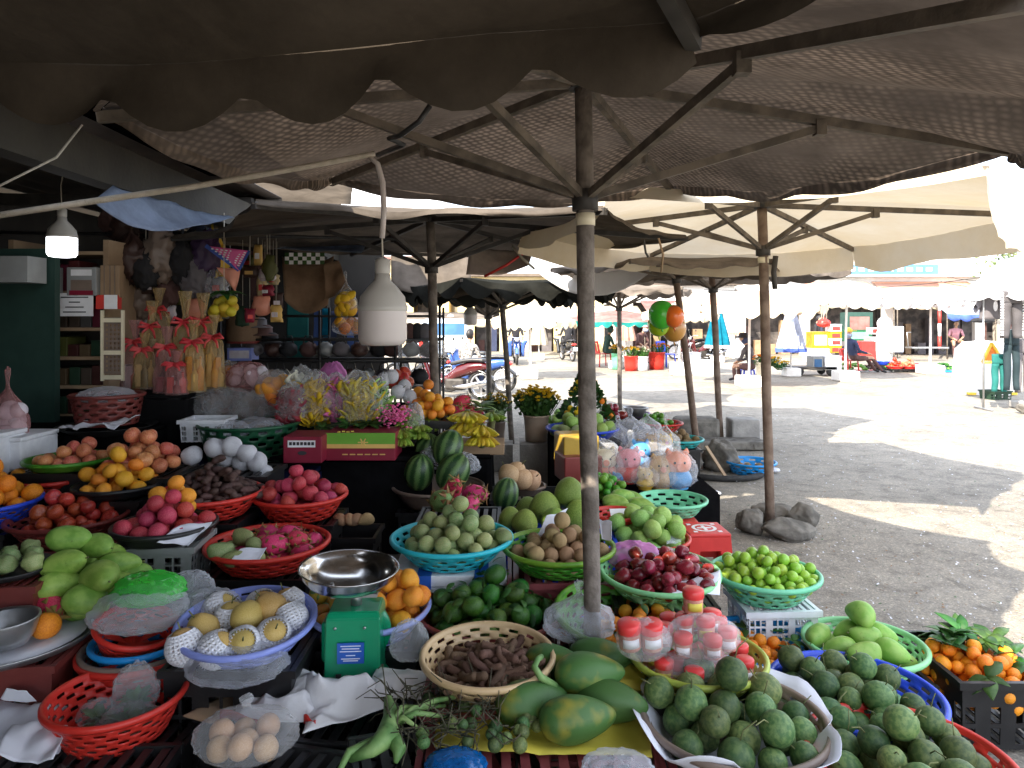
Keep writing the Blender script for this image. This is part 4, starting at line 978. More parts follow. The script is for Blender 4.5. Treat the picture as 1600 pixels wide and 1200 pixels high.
# bottom row: upturned black crates, rags, bags, papers, areca stalk
for k, (x, y, lb) in enumerate(((-1.30,2.06,'black slatted crate with papers on it at the stall corner'),(-.62,2.03,'black slatted crate carrying the bag of round fruit'),(-.20,2.1,'black slatted crate under the areca stalk'),(-.72,2.45,'black slatted crate behind the white rags'))):
    crate((x,y),0,(.50,.36,(.25,.26,.30,.26)[k]),'black',lb,(.05,-.22,.30,-.12)[k],top=True)
paper('cardboard', (PZ(285,1118,.268), PZ(330,1128,.268), PZ(500,1075,.268), PZ(420,1055,.268)), 'card', 'brown cardboard sheet under the plastic bag beside the red basket', 'cardboard', 3, .004, .004)
paper('paper_sheet', (PZ(-30,1175,.262), PZ(85,1180,.262), PZ(105,1105,.27), PZ(-30,1090,.27)), 'paper', 'large white paper lying at the stall corner', 'paper', 5, .018)
paper('paper_sheet', (PZ(-10,1190,.28), PZ(78,1196,.28), PZ(100,1140,.32), PZ(30,1130,.31)), 'paper', 'folded white paper with a torn corner lying on the larger sheet', 'paper', 6, .02)
paper('paper_sheet', (PZ(0,1098,.29), PZ(55,1100,.29), PZ(40,1082,.33), PZ(10,1080,.33)), 'paper', 'small white paper standing against the red crate', 'paper', 7, .01)
t = thing('fruit_bag','clear knotted bag of pale round fruit on a black crate','bag',PZ(385,1182,.268))
ob('film', crumple(.31,.23,.15,21,56,34,True,.14,.95,.3), m['film'], t, (0,0,.068))
for k in range(7):
    me, ks = fruit('sapo','eggfruit')[k%3]; ob('fruit', me, None, t, (.085*math.cos(k*.95)*(1 if k else 0),.06*math.sin(k*.95),.045+.02*(k%2)), (k,.5*k,0), sc=.037)
def rag(label, pts, seed, mat='paper', hump=.05, red=False):
    a, b_, c_, d_ = [Vector(p) for p in pts]; o0 = (a+b_+c_+d_)/4; mb = MB()
    def fn(u, v):
        p = a.lerp(b_, u).lerp(d_.lerp(c_, u), v); q = min(1, 5*min(u,1-u,v,1-v)+.1)
        return p-o0+V(.03*nz(p,5,seed),.03*nz(p,5,seed+9),hump*q*(ridge(p,5,seed)*.8+ridge(p,11,seed+4)*.4))
    mb.grid(46, 28, fn); mb.solid(.002); t = ob('rag', mb, m[mat], loc=o0, label=label, cat='cloth')
    return t
rg = rag('crumpled white cloth with red corners on the black crates', (PZ(360,1125,.275), PZ(500,1130,.275), PZ(500,1060,.285), PZ(385,1050,.285)), 3, 'g_white', .07)
rag('white cloth twisted across the gap between two black crates', (PZ(470,1150,.29), PZ(600,1110,.31), PZ(590,1060,.32), PZ(470,1060,.31)), 8, 'g_white', .075)
rag('white cloth lying below the scale beside the areca twigs', (PZ(570,1092,.33), PZ(690,1095,.33), PZ(680,1048,.33), PZ(585,1045,.33)), 13, 'g_white', .03)
for k, (a, b_) in enumerate((((348,1110),(425,1128)),((478,1118),(496,1128)))):
    mb = MB(); A_, B_ = PZ(*a,.30), PZ(*b_,.30); mb.grid(8,2,lambda u,v: A_.lerp(B_,u)+V(0,-.02+.0*u,(v-.5)*.03+.006*math.sin(u*7))); mb.solid(.002)
    ob('carton_flap', mb, m['print_red'], label=['red carton flap under the crumpled white cloth','small red card by the crumpled white cloth'][k], cat='card')
t = thing('areca_branch','green areca branch with nuts and thin twigs lying over the crates','branch',PZ(650,1120,.35)); o0 = Vector(t.location)
mb = MB(); mb.tube([PZ(565,1165,.36)-o0+V(-.02,-.06,0), PZ(580,1172,.39)-o0, PZ(605,1150,.40)-o0, PZ(612,1120,.39)-o0, PZ(606,1090,.42)-o0], [.012,.02,.034,.026,.012], 10); mb.tube([PZ(608,1145,.39)-o0,PZ(625,1172,.38)-o0,PZ(618,1192,.36)-o0],[.026,.02,.006],8); mb.tube([PZ(530,1205,.36)-o0,PZ(545,1175,.38)-o0,PZ(585,1160,.39)-o0,PZ(606,1150,.39)-o0],[.008,.012,.017,.02],8)
ob('stalk', mb, m['palm'], t)
ra = random.Random(9)
for k in range(6):
    mb = MB(); e = PZ(ra.uniform(640,760), ra.uniform(1075,1150), .39); a = PZ(612,1135,.39)
    p1 = a.lerp(e,.4)+V(0,0,.03); mb.tube([a-o0,p1-o0,e-o0],[.013,.009,.005],7); ob('stem', mb, m['palm'], t)
mb = MB()
for k in range(170):
    c0 = PZ(ra.uniform(605,800), ra.uniform(1070,1150), .37+ra.uniform(0,.05)); d = V(ra.gauss(0,1),ra.gauss(0,1),ra.gauss(.25,.5)).normalized()*ra.uniform(.05,.13)
    e = V(ra.gauss(0,.02),ra.gauss(0,.02),ra.gauss(0,.02)); mb.tube([c0-o0,c0+d*.5+e-o0,c0+d-o0],[.0025,.002,.0012],5)
tw = ob('twigs', mb, m['twig'], t); tw['kind'] = 'stuff'
for k in range(26):
    x = ra.uniform(620,840); p = PZ(x, ra.uniform(1082,1160) if x < 760 else ra.uniform(1120,1165), .37+ra.uniform(0,.03)); me, ks = ra.choice(fruit('jujube','starapple'))
    ob('nut', me, None, t, p-o0, (ra.uniform(-2,2),ra.uniform(-2,2),0), sc=ra.uniform(.016,.023))
bag(712,1192,1.98,95,40,'film_b','blue plastic bag stuffed below the papayas',71,False)
bag(905,965,2.62,110,80,'film_w','milky plastic bag behind the thick pole and papayas',72,True)
bag(965,1195,1.93,110,30,'film_w','clear plastic bag at the foot of the papaya crate',73,False)
bag(640,1000,2.6,60,80,'film','clear plastic bag hanging beside the green scale',75,False)
# corner tray with bowl and mixed fruit, mango pile
tc = P(14,992,2.66); t = thing('tray','round metal tray covered with paper at the stall corner','tray',tc)
mb = MB(); mb.lathe([(0,-.012),(.27,-.012),(.29,.006),(.30,.012),(.302,.008),(.292,-.004),(.275,-.02),(0,-.02)],56); ob('dish', mb, m['tin'], t)
mb = MB(); mb.lathe([(0,-.008),(.15,-.006),(.26,-.004)],40); mb.solid(.001); ob('paper', mb, m['paper'], t)
crate((tc.x+.0,tc.y+.0),0,(.52,.42,tc.z-.024),'brownred','dark red lattice crate under the round metal tray',.10,8,5,top=True)
t = thing('bowl','dark steel bowl standing on the round tray','bowl',P(8,1006,2.52)); mb = MB(); mb.lathe([(0,0),(.07,0),(.085,.03),(.10,.085),(.106,.09),(.106,.085),(.09,.03),(.075,.008),(0,.006)],40); ob('shell', mb, m['tin'], t)
mb = MB(); mb.lathe([(.100,.083),(.109,.088),(.108,.094),(.1,.091)],40); ob('lip', mb, m['tin'], t)
put('orange',P(72,978,2.62),.050,None,'bright orange at the edge of the metal tray','orange')
put('dragon',P(78,948,2.74),.062,(1.9,.4,.9),'pink dragon fruit behind the orange on the metal tray','dragon fruit')
put('persim',P(30,925,2.8),.058,(0,.1,0),'yellow persimmon on the metal tray','persimmon'); put('tang',P(32,962,2.72),.042,None,'small tangerine behind the steel bowl','tangerine')
put('dragon',P(40,950,2.82),.055,(1.4,1.0,2.2),'reddish dragon fruit lying behind the steel bowl','dragon fruit'); put('mango',P(10,948,2.76),.05,(PI/2,0,1.2),'dull green mango at the edge of the metal tray','mango')
fb = flat(140,935,2.95,.27); 
mp = [(110,842,.0),(152,853,.02),(103,881,-.1),(157,902,-.16),(186,882,.0),(95,914,-.14),(206,898,.02),(137,938,-.2),(72,890,.05),(80,908,.05),(128,878,.08),(172,868,.12),(214,915,.0),(60,905,.1),(185,915,-.08)]
for k, (px, py, dd) in enumerate(mp):
    put('mango',P(px,py,2.92+dd),.063*(1,.9,1,1.08,.95)[k%5],(PI/2+rnd.uniform(-.3,.3),rnd.uniform(-.5,.5),PI/2+rnd.uniform(-.7,.7)),'smooth pale green mango in the pyramid pile','mango','mangoes in the pyramid')
put('mango',P(130,945,2.74),.055,(1.2,.3,.9),'yellowing mango at the foot of the green pile','mango','mangoes in the pyramid','mango2')
fb = flat(140,952,2.95,.30)
t = thing('tray','round metal tray under the pile of green mangoes','tray',fb['c']); mb = MB(); mb.lathe([(0,-.012),(.24,-.012),(.265,.008),(.27,.004),(.25,-.02),(0,-.02)],48); ob('dish', mb, m['tin'], t)
for k in range(9): put('mango',fb['c']+V(.15*math.cos(k*.7),.14*math.sin(k*.7)+.03,.055),.06,(PI/2,rnd.uniform(-1,1),k*.9),'green mango at the bottom of the pyramid pile','mango','mangoes in the pyramid')
for k in range(5): put('mango',fb['c']+V(.08*math.cos(k*1.25),.07*math.sin(k*1.25)+.06,.14),.06,(PI/2,rnd.uniform(-1,1),k*.9),'green mango in the middle of the pyramid pile','mango','mangoes in the pyramid')
crate((fb['c'].x,fb['c'].y),0,(.5,.4,fb['c'].z-.024),'black','black crate under the mango pile',0,top=True)
t = bag(232,918,2.72,110,60,'film_g','bright green plastic bag lying beside the mango pile',33,False)
bag(220,950,2.66,150,75,'film_w','large milky plastic bag spread in front of the mangoes',34,False)
bag(298,912,2.85,70,50,'film_w','clear bag crumpled beside the green bag',35,False)
fb = flat(14,888,2.8,.17)
t = thing('plate','dark plate of knobbly custard apples at the stall edge','plate',fb['c']); mb = MB(); mb.lathe([(0,-.01),(.12,-.01),(.155,.012),(.158,.008),(.125,-.018),(0,-.018)],40); ob('dish', mb, m['iron'], t)
heap(fb,'custard',9,.036,'knobbly green custard apple on the dark plate','custard apples',.4,'pfruit',Rf=.9)
crate((fb['c'].x,fb['c'].y),0,(.34,.3,fb['c'].z-.02),'brownred','dark red crate under the plate of custard apples',.1,top=True)
# ---------- middle of the stall: second and third rows
G2 = 'fruit baskets further back'
b = basket(706,838,186,.55,.11,'cyan','bright cyan basket of round green fruit on a foam box',rb=.62,rows=4)
heap(b,'pfruit',66,.0365,'round greenish fruit in the bright cyan basket','green fruit in the cyan basket',.55,Rf=.9,cx=.03)
sb_ = b['bot']-.004
t = thing('foam_box','white foam box lid with blue tape under the cyan basket','box',(b['c'].x,b['c'].y-.02,sb_-.075),(0,0,.03))
mb = MB(); mb.box((0,0,.05),(.50,.34,.05),bev=.006); mb.box((-.01,.0,.0125),(.42,.32,.024),bev=.004)
for k in range(5): mb.box((-.16+.08*k,-.163,.012),(.05,.012,.022),bev=.004)
ob('lid', mb, m['styro'], t)
for k in range(2):
    mb = MB(); mb.box((-.11+.25*k,-.002,.048),(.062,.354,.059)); ob('tape', mb, m['label_blue'], t)
crate((b['c'].x-.06,b['c'].y),0,(.40,.34,sb_-.08),'mauve','dull purple crate under the foam box and cyan basket',.03,10,6,top=True)
b = basket(873,852,172,.5,.10,'lime','lime green basket of brown sapodillas by the thick pole',rb=.68)
heap(b,'sapo',44,.035,'dull brown sapodilla in the lime green basket','sapodillas',.6,Rf=.92,cx=.03); stack_under(b,'mauve','dull purple lattice crate under the sapodillas',(.44,.36))
paper('paper_sheet', (b['M']@V(-.1,.1,.0), b['M']@V(.0,.2,.01), b['M']@V(.06,.2,.10), b['M']@V(-.05,.12,.09)), 'paper', 'white paper corner sticking up behind the sapodillas', 'paper', 41, .01)
paper('paper_sheet', (b['M']@V(.2,.05,.0), b['M']@V(.235,.0,.01), b['M']@V(.25,.05,.07), b['M']@V(.2,.12,.07)), 'paper', 'white paper tip at the edge of the sapodilla basket', 'paper', 42, .01)
# pomelos
for k, (px, py, d, r, lb) in enumerate(((890,772,4.0,.088,'big green pomelo beside the thick pole'),(851,795,3.9,.088,'big green pomelo in the middle of the pomelo pile'),(826,800,4.1,.080,'green pomelo at the back of the pomelo pile'),
     (797,812,3.75,.062,'small yellowish pomelo at the edge of the pile'),(820,818,3.68,.068,'dull green pomelo at the foot of the pile'),(866,815,3.72,.070,'bright green pomelo half behind the sapodillas'),(905,808,3.85,.085,'dark green pomelo hidden by the thick pole'))):
    put('pomelo',P(px,py,d),r,(rnd.uniform(-.3,.3),rnd.uniform(-.3,.3),rnd.uniform(0,6)),lb,'pomelo','pomelos')
c = P(855,830,3.92); crate((c.x,c.y),0,(.72,.62,c.z-.02),'blue','blue crate under the pomelos',0,top=True)
b = basket(822,758,60,.28,.06,'taupe','small dull bowl of yellow melons behind the pomelos',rb=.7,rows=2,holes=False)
for k,(px,py) in enumerate(((795,742),(815,748),(806,738),(830,750))): put('pear',P(px,py,4.9+.03*k),.075,None,'pale orange melon in the bowl behind the pomelos','melon','pale melons','eggfruit',name='small_melon')
crate((b['c'].x,b['c'].y+.05),0,(.5,.4,b['bot']-.01),'black','black crate under the bowl of pale melons',0)
# watermelons
def bowl(px, py, w, D, h, mat, lb): return basket(px,py,w,D,h,mat,lb,rb=.7,rows=2,holes=False,name='basin',cat='basin')
b = bowl(685,758,140,.62,.13,'taupe','wide brown basin of watermelons behind the pole'); stack_under(b,'black','black crate under the watermelon basin',(.5,.4))
for px, py, d, r, rot, lb in ((655,738,4.85,.108,(.2,.1,.3),'striped watermelon standing in the brown basin before the pole'),(708,738,4.8,.115,(.35,.6,1.2),'large striped watermelon in the brown basin behind the pole'),(700,700,4.95,.112,(.5,.2,2.2),'watermelon stacked on top behind the pole'),
                           (668,702,5.1,.105,(.5,.2,.2),'watermelon in shade behind the standing one'),(790,772,4.3,.085,(.1,.2,.7),'small striped watermelon beside the pomelos')): put('melon',P(px,py,d),r,rot,lb,'watermelon','watermelons','melon')
c = P(790,800,4.3); crate((c.x,c.y),0,(.3,.3,c.z-.01),'black','black crate under the small striped watermelon',0,top=True)
b = basket(655,803,70,.32,.07,'taupe','dull pinkish empty basin behind the cyan basket',rb=.7,rows=2,holes=False); stack_under(b,'black','black crate under the empty pinkish basin',(.3,.3))
put('dragon',P(742,772,3.75),.054,(PI/2,.3,1.3),'bright pink dragon fruit lying above the green fruit','dragon fruit')
put('dragon',P(708,764,3.95),.054,(.5,.3,.3),'reddish dragon fruit with green scales behind the pole','dragon fruit'); put('dragon',P(735,788,3.6),.045,(1.2,.3,2.3),'small pink dragon fruit tip over the green fruit','dragon fruit'); put('dragon',P(690,782,3.7),.06,(.9,.8,.2),'dull green scaled dragon fruit behind the cyan basket','dragon fruit','dragon fruit','palm')
c = P(718,800,3.85); crate((c.x,c.y),0,(.42,.34,c.z-.02),'black','black crate under the loose dragon fruit',0,top=True)
# guavas, gourds, small red basket, green basket and stools
b = basket(1012,838,128,.46,.09,'red','red basket of pale green guavas beside the red stool',rb=.7)
heap(b,'guava',36,.046,'pale green guava in the red basket','guavas',.6,Rf=.95); stack_under(b,'black','black crate under the guavas',(.38,.32))
paper('paper_sheet', (b['M']@V(.06,-.2,.01), b['M']@V(.15,-.16,.01), b['M']@V(.17,-.08,.07), b['M']@V(.08,-.1,.07)), 'film_w', 'milky plastic scrap on the edge of the guava basket', 'plastic', 44, .01)
for k, (px, py, d, r) in enumerate(((962,785,4.35,.058),(1000,792,4.4,.066),(1014,803,4.35,.062),(985,780,4.6,.062),(960,800,4.3,.06),(985,800,4.3,.06),(972,776,4.55,.058))): put('mango',P(px,py,d),r,(PI/2,rnd.uniform(-.5,.5),rnd.uniform(1.2,2.0)),'long green mango behind the guavas','mango','long green mangoes behind the guavas','mango')
c = P(985,822,4.45); crate((c.x,c.y),0,(.42,.36,c.z-.01),'black','black crate under the long mangoes behind the guavas',0,top=True)
b = basket(962,802,76,.28,.075,'red','small red basket holding a price card by the thick pole',rb=.75,rows=3); stack_under(b,'black','small black crate under the red basket with a card',(.26,.26))
mb = MB(); mb.box((0,0,0),(.12,.004,.05)); ob('price_card', mb, m['print_white'], loc=b['c']+V(.03,.02,.0), rot=(-.9,0,.1), label='blank white card lying in the small red basket', cat='card')
c = P(945,765,5.0); fb = flat(945,778,4.9,.16); heap(fb,'lime',44,.028,'small dark green betel nut in the heap behind the pole','green nuts behind the pole',.7,name='green_nut'); crate((fb['c'].x,fb['c'].y),0,(.36,.3,fb['c'].z-.006),'black','black crate under the heap of green nuts',0,top=True)
b = basket(1050,779,106,.46,.10,'mint','pale green open basket of dry leaves on a red stool',rb=.66,rows=3)
heap(b,'tamar',26,.022,'thin dark green pod in the pale green basket','dark pods in the pale green basket',.1,'leaf',Rf=.7,eff=.5,name='green_pod',cat='pod')
def stool(px, py, d, w, lb, h, prnt=False, rz=0.0):
    c = P(px, py, d); t = thing('plastic_stool', lb, 'stool', (c.x, c.y, 0), (0,0,rz)); s = w/2
    mb = MB(); mb.box((0,0,h-.012),(w,w,.024),bev=.008); ob('seat', mb, m['stool'], t)
    for k,(dx,dy,rot) in enumerate(((0,-1,0),(0,1,0),(-1,0,1),(1,0,1))):
        mb = MB()
        def fn(u, v, k=k):
            sp = s*(1.12-.14*v); a = (u-.5)*2*sp; return V(a, dy*sp, v*(h-.02)) if not rot else V(dx*sp, a, v*(h-.02))
        mb.grid(8, 6, fn, hole=lambda i, j: (2 <= i <= 5 and j in (2,3)) or (1 <= i <= 6 and j == 0) , sm=False); mb.solid(.006); ob('side', mb, m['stool'], t)
    if prnt:
        mb = MB(); mb.lathe([(w*.22,h+.001),(w*.3,h+.001)],24); mb.box((0,0,h+.001),(w*.08,w*.36,.002)); mb.box((0,0,h+.0012),(w*.34,w*.07,.002))
        for k in range(4): mb.box((math.cos(k*PI/2+.78)*w*.42, math.sin(k*PI/2+.78)*w*.42, h+.001),(w*.1,w*.1,.002))
        ob('emblem', mb, m['print_white'], t)
    return t
stool(1060,800,4.72,.22,'red plastic stool under the pale green basket',b['bot']-.002)
stool(1100,822,4.5,.26,'red plastic stool with a white printed emblem on its seat',.275,True,.05)
# toys in clear bags on a low black table, blue basket, red basket of limes
tb = thing('low_table','low table covered in black cloth under the bagged toys','table',(1.05,6.0,0)); mb = MB()
mb.box((0,0,.30),(.95,1.5,.03)); ob('top', mb, m['cloth_black'], tb)
mb = MB(); mb.grid(48,1,lambda u,v: V(.485*(1 if math.cos(u*2*PI) > 0 else -1)*min(1,abs(math.cos(u*2*PI))*1.6)**.6, .76*(1 if math.sin(u*2*PI) > 0 else -1)*min(1,abs(math.sin(u*2*PI))*1.6)**.6, .30*v),wrap=True); ob('cover', mb, m['cloth_black'], tb)
def toy(px, py, d, h, mats, lb, pig=True):
    c = P(px,py,d); k = h/F*d; t = thing('toy', lb, 'toy', c-V(0,0,k*.5)); 
    mb = MB(); mb.ball(lambda v: V(v.x*.40*k*(1-.1*v.z), v.y*.36*k, .30*k+v.z*.31*k), 18, 12); mb.lathe([(.26*k,0),(.30*k,.02*k),(.3*k,.08*k)],14); ob('body', mb, m[mats[1]], t)
    mb = MB(); mb.ball(lambda v: V(v.x*.38*k, v.y*.34*k, .70*k+v.z*.32*k), 18, 12); hd = ob('head', mb, m[mats[0]], t)
    for s in (-1,1):
        mb = MB(); mb.tube([V(s*.2*k,0,.93*k),V(s*.25*k,0,1.02*k),V(s*.26*k,0,1.1*k)],[.10*k,.08*k,.02*k],8); ob('ear', mb, m[mats[0]], hd)
        mb = MB(); mb.ball(lambda v: V(s*.13*k,-.31*k,.76*k)+v*.035*k,8,6); ob('eye', mb, m['print_dark'], hd)
    mb = MB(); mb.tube([V(0,-.30*k,.66*k),V(0,-.40*k,.66*k)],.09*k,12); ob('snout', mb, m[mats[2]], hd)
    return t
for n,c in dict(t_pink=(.72,.26,.32),t_peach=(.75,.30,.2),t_blue=(.08,.3,.6),t_yellow=(.7,.45,.05),t_tan=(.55,.36,.18),t_hot=(.75,.12,.35)).items(): plast(n,c,.4)
tl = [(982,728,5.45,52,('t_pink','red','t_pink'),'pink pig money box with a red shirt in a clear bag'),(1058,735,5.4,58,('t_peach','t_blue','t_peach'),'peach pig money box with blue and pink clothes'),(1033,738,5.4,50,('t_tan','t_tan','t_peach'),'tan animal money box in a clear bag'),
      (1008,748,5.35,34,('t_yellow','t_yellow','t_tan'),'small yellow money box at the table edge'),(945,728,5.5,52,('cream','t_peach','t_peach'),'cream headed animal money box beside the pole'),(1000,712,5.8,44,('t_blue','t_blue','t_pink'),'blue money box behind the pink pig'),
      (935,745,5.5,36,('t_hot','t_pink','t_pink'),'hot pink money box low beside the pole'),(965,752,5.4,26,('t_blue','t_hot','t_pink'),'small blue money box at the front of the bagged toys')]
for k, a in enumerate(tl): toy(*a)
for k,(px,py,d,w,h,lb,mt) in enumerate(((985,725,5.4,66,70,'clear bag around the pink pig money box','film'),(1058,732,5.36,62,74,'clear bag around the peach pig money box','film'),(1030,735,5.38,54,66,'clear bag around the tan money box','film'),(948,726,5.45,60,66,'clear bag around the cream headed money box','film'),
     (1008,742,5.34,44,40,'clear bag around the small yellow money box','film'),(1020,690,5.9,60,50,'clear bag of white and gold toys at the table middle','film_w'),(1040,692,5.95,44,60,'tall clear bag of small toys standing at the table middle','film'),
     (935,705,5.75,70,50,'pale blue tinted plastic bag behind the pole','film_w'))): bag(px,py,d,w,h,mt,lb,100+k,k%2==0,dp=.3)
for k,(px,py,d,h,mt,lb) in enumerate(((1018,692,6.0,26,('t_tan','t_tan','t_yellow'),'tan toy in the bag at the table middle'),(1040,695,6.0,30,('t_yellow','white','t_pink'),'yellow headed toy in the tall clear bag'),(1003,700,6.0,26,('t_tan','t_tan','t_tan'),'small brown toy behind the blue money box'))): toy(px,py,d,h,mt,lb)
for k,(px,py,d,w,h,mt,lb) in enumerate(((900,700,5.6,56,46,'pack_y','yellow packed carton hidden behind the pole'),(903,728,5.5,60,40,'dred','red packed carton under the yellow one by the pole'))):
    c = P(px,py,d); mb = MB(); mb.box((0,0,0),(w/F*d,.3,h/F*d),bev=.01); t = thing('carton',lb,'carton',c,(0,0,.2)); ob('box',mb,m[mt],t); mb = MB(); mb.box((w/F*d*.2,-.153,-.02),(w/F*d*.3,.004,h/F*d*.5)); ob('label',mb,m['print_white'],t)
for k,(px,py,d,w,h,lb) in enumerate(((985,670,6.5,62,44,'white plastic bag standing behind the toys'),(1003,685,6.3,60,40,'white knotted bag in the middle of the low table'),(965,682,6.4,54,44,'white bag leaning beside the blue basket'),(1012,668,6.8,44,40,'pale bag between the white bags and the lime basket'))): bag(px,py,d,w,h,'film_w',lb,120+k,True,dp=.25)
b = basket(910,668,112,.66,.09,'blue','deep blue tray of mixed green fruit behind the thick pole',rb=.75,rows=2,holes=False)
pl = heap(b,'mango',15,.062,'dull green mango in the deep blue tray','mangoes in the deep blue tray',.5,'pfruit'); heap(b,'guava',6,.06,'yellow green guava in the deep blue tray','guavas in the deep blue tray',.5,pre=pl)
t = thing('display_box','box draped in black cloth under the deep blue tray','box',(b['c'].x,b['c'].y,0)); mb = MB(); mb.box((0,0,(b['bot']-.004)/2),(.62,.5,b['bot']-.004)); ob('cover',mb,m['cloth_black'],t)
b = basket(880,660,60,.42,.06,'white','white plate of pale green vegetables beside the marigolds',rb=.75,rows=2,holes=False); heap(b,'mango',9,.06,'pale green vegetable on the white plate','pale vegetables on the white plate',.5,'guava',name='chayote'); stack_under(b,'black','black crate under the white plate of vegetables',(.36,.3))
b = basket(1033,660,66,.46,.09,'red','red basket of limes at the back of the stall',rb=.66,rows=2)
heap(b,'lime',40,.034,'dark green lime in the red basket at the back','limes',.7,Rf=.9,cx=-.07); stack_under(b,'black','black crate under the red basket of limes',(.34,.3))
b = basket(1062,685,72,.46,.08,'teal','teal basket of brown kiwis at the back of the stall',rb=.66,rows=2)
heap(b,'kiwi',26,.036,'brown kiwi in the teal basket','kiwis',.5,Rf=.9); stack_under(b,'black','black crate under the teal basket',(.34,.3))
b = basket(998,645,34,.27,.07,'purple','small purple tub of dark fruit at the back of the table',rb=.8,rows=2,holes=False); heap(b,'lime',12,.032,'dull green fruit in the small purple tub','fruit in the purple tub',.3,'pfruit'); stack_under(b,'black','black crate under the small purple tub',(.26,.26))
mb = MB(); cc = P(993,637,8.6); t = thing('pot','dark metal pot standing behind the purple tub','pot',cc); mb.lathe([(0,-.1),(.10,-.1),(.13,-.02),(.15,.0),(.155,.008),(.145,.004),(.12,-.02),(.09,-.09),(0,-.09)],28); ob('shell',mb,m['tin'],t)
crate((cc.x,cc.y),0,(.26,.26,cc.z-.104),'black','black crate under the dark metal pot',0)
fb = flat(958,655,7.6,.16); heap(fb,'apple',12,.045,'dark purple fruit on the pole side of the white bags','dark purple fruit',.5,'roseapple',name='plum'); crate((fb['c'].x,fb['c'].y),0,(.36,.3,fb['c'].z-.006),'black','black crate under the dark purple fruit',0,top=True)
b = basket(1169,735,80,.50,.12,'sky','blue perforated basket with a few dry husks on the ground',rb=.72,rows=3,c=(2.47,7.35,.125))
heap(b,'potato',5,.05,'dry brown husk in the blue basket on the ground','dry husks',.0,'kiwi',Rf=.6,name='husk')
# stones, drain ring and litter by the poles
def stone(p, s, seed, lb, grp=None, mat='stone', nm='rock'):
    rr = random.Random(int(seed*10)); mb = MB()
    for k in range(30):
        v = V(rr.gauss(0,1),rr.gauss(0,1),rr.gauss(0,1)).normalized()*rr.uniform(.88,1.08); mb.v(V(v.x*s[0],v.y*s[1],v.z*s[2]))
    r = bmesh.ops.convex_hull(mb.bm, input=mb.bm.verts[:]); bmesh.ops.delete(mb.bm, geom=list({g for g in r['geom_interior'] if isinstance(g, bmesh.types.BMVert)}), context='VERTS')
    for v in [v for v in mb.bm.verts if not v.link_faces]: mb.bm.verts.remove(v)
    bmesh.ops.triangulate(mb.bm, faces=mb.bm.faces[:])
    for _ in range(3): bmesh.ops.subdivide_edges(mb.bm, edges=mb.bm.edges[:], cuts=1, use_grid_fill=True); bmesh.ops.triangulate(mb.bm, faces=mb.bm.faces[:])
    for _ in range(4): bmesh.ops.smooth_vert(mb.bm, verts=mb.bm.verts[:], factor=.5, use_axis_x=True, use_axis_y=True, use_axis_z=True)
    for v in mb.bm.verts: v.co += v.co.normalized()*min(s)*(.16*nz(v.co,12,seed)+.07*nz(v.co,36,seed))
    for f in mb.bm.faces: f.smooth = True
    return ob(nm, mb, m[mat], loc=p, rot=(0,0,seed), label=lb, cat='rock', group=grp)
x0, y0 = 1.965, 5.4
stone((x0+.06,y0-.20,.055),(.22,.14,.10),3.3,'broad grey rock in front of the rusty pole')
stone((x0-.17,y0-.08,.08),(.11,.12,.12),5.1,'dark grey rock beside the rusty pole, nearest the stools')
stone((x0+.25,y0-.04,.09),(.09,.13,.14),7.7,'pale upright rock on the street side of the rusty pole',None,'stone')
stone((x0+.1,y0+.16,.07),(.2,.12,.10),9.2,'dark grey rock behind the rusty pole')
lx, ly = 2.0, 7.55
stone((lx-.16,ly-.12,.16),(.20,.2,.2),12.1,'grey boulder against the leaning pole'); stone((lx+.2,ly-.02,.14),(.24,.18,.18),14.5,'tan boulder on the street side of the leaning pole'); stone((lx-.25,ly+.3,.13),(.2,.16,.15),15.5,'pinkish stone behind the leaning pole')
mb = MB(); mb.lathe([(.36,0),(.42,.0),(.44,.03),(.40,.055),(.37,.05),(.36,0)],40,ell=.8); ob('tyre_ring', mb, m['tyre'], loc=(lx+.15,ly-.25,.002), label='flattened old tyre around the leaning pole stones', cat='tyre')
mb = MB(); mb.bar((lx-.02,ly-.30,.30),(lx+.12,ly-.5,.03),.04,.012); ob('wood_wedge', mb, m['card'], label='pale wooden wedge leaning on the leaning pole', cat='wedge')
px_, py_ = 2.72, 9.25
t = thing('block','grey concrete block beside the pole with the ragged umbrella','block',(px_+.25,py_-.1,0)); mb = MB(); mb.box((0,0,.16),(.36,.3,.32),bev=.02); ob('block',mb,m['concrete'],t)
mb = MB(); mb.box((-.35,.02,.18),(.55,.34,.30),bev=.05); ob('lump', mb, m['stone'], loc=(px_,py_-.1,0), label='long rough concrete lump beside the ragged umbrella pole', cat='lump')
mb = MB(); mb.box((0,0,.05),(1.0,.4,.10),bev=.02); mb.tube([(-.25,-.21,.05),(-.25,-.19,.05)],.03,10); mb.tube([(.35,-.21,.05),(.35,-.19,.05)],.035,10); t = thing('slab','flat concrete slab with two holes at the ragged umbrella pole','slab',(px_-.1,py_-.42,0)); ob('slab',mb,m['stone'],t)
for k,(px,py,s) in enumerate(((1118,771,.05),(1210,735,.06),(1060,742,.03))):
    p = PZ(px,py,.02); mb = crumple(s*2,s*1.5,s,130+k,14,10); ob('litter_scrap', mb, m['foam'], loc=p, label='white scrap of paper lying on the asphalt', cat='litter', group='white scraps')
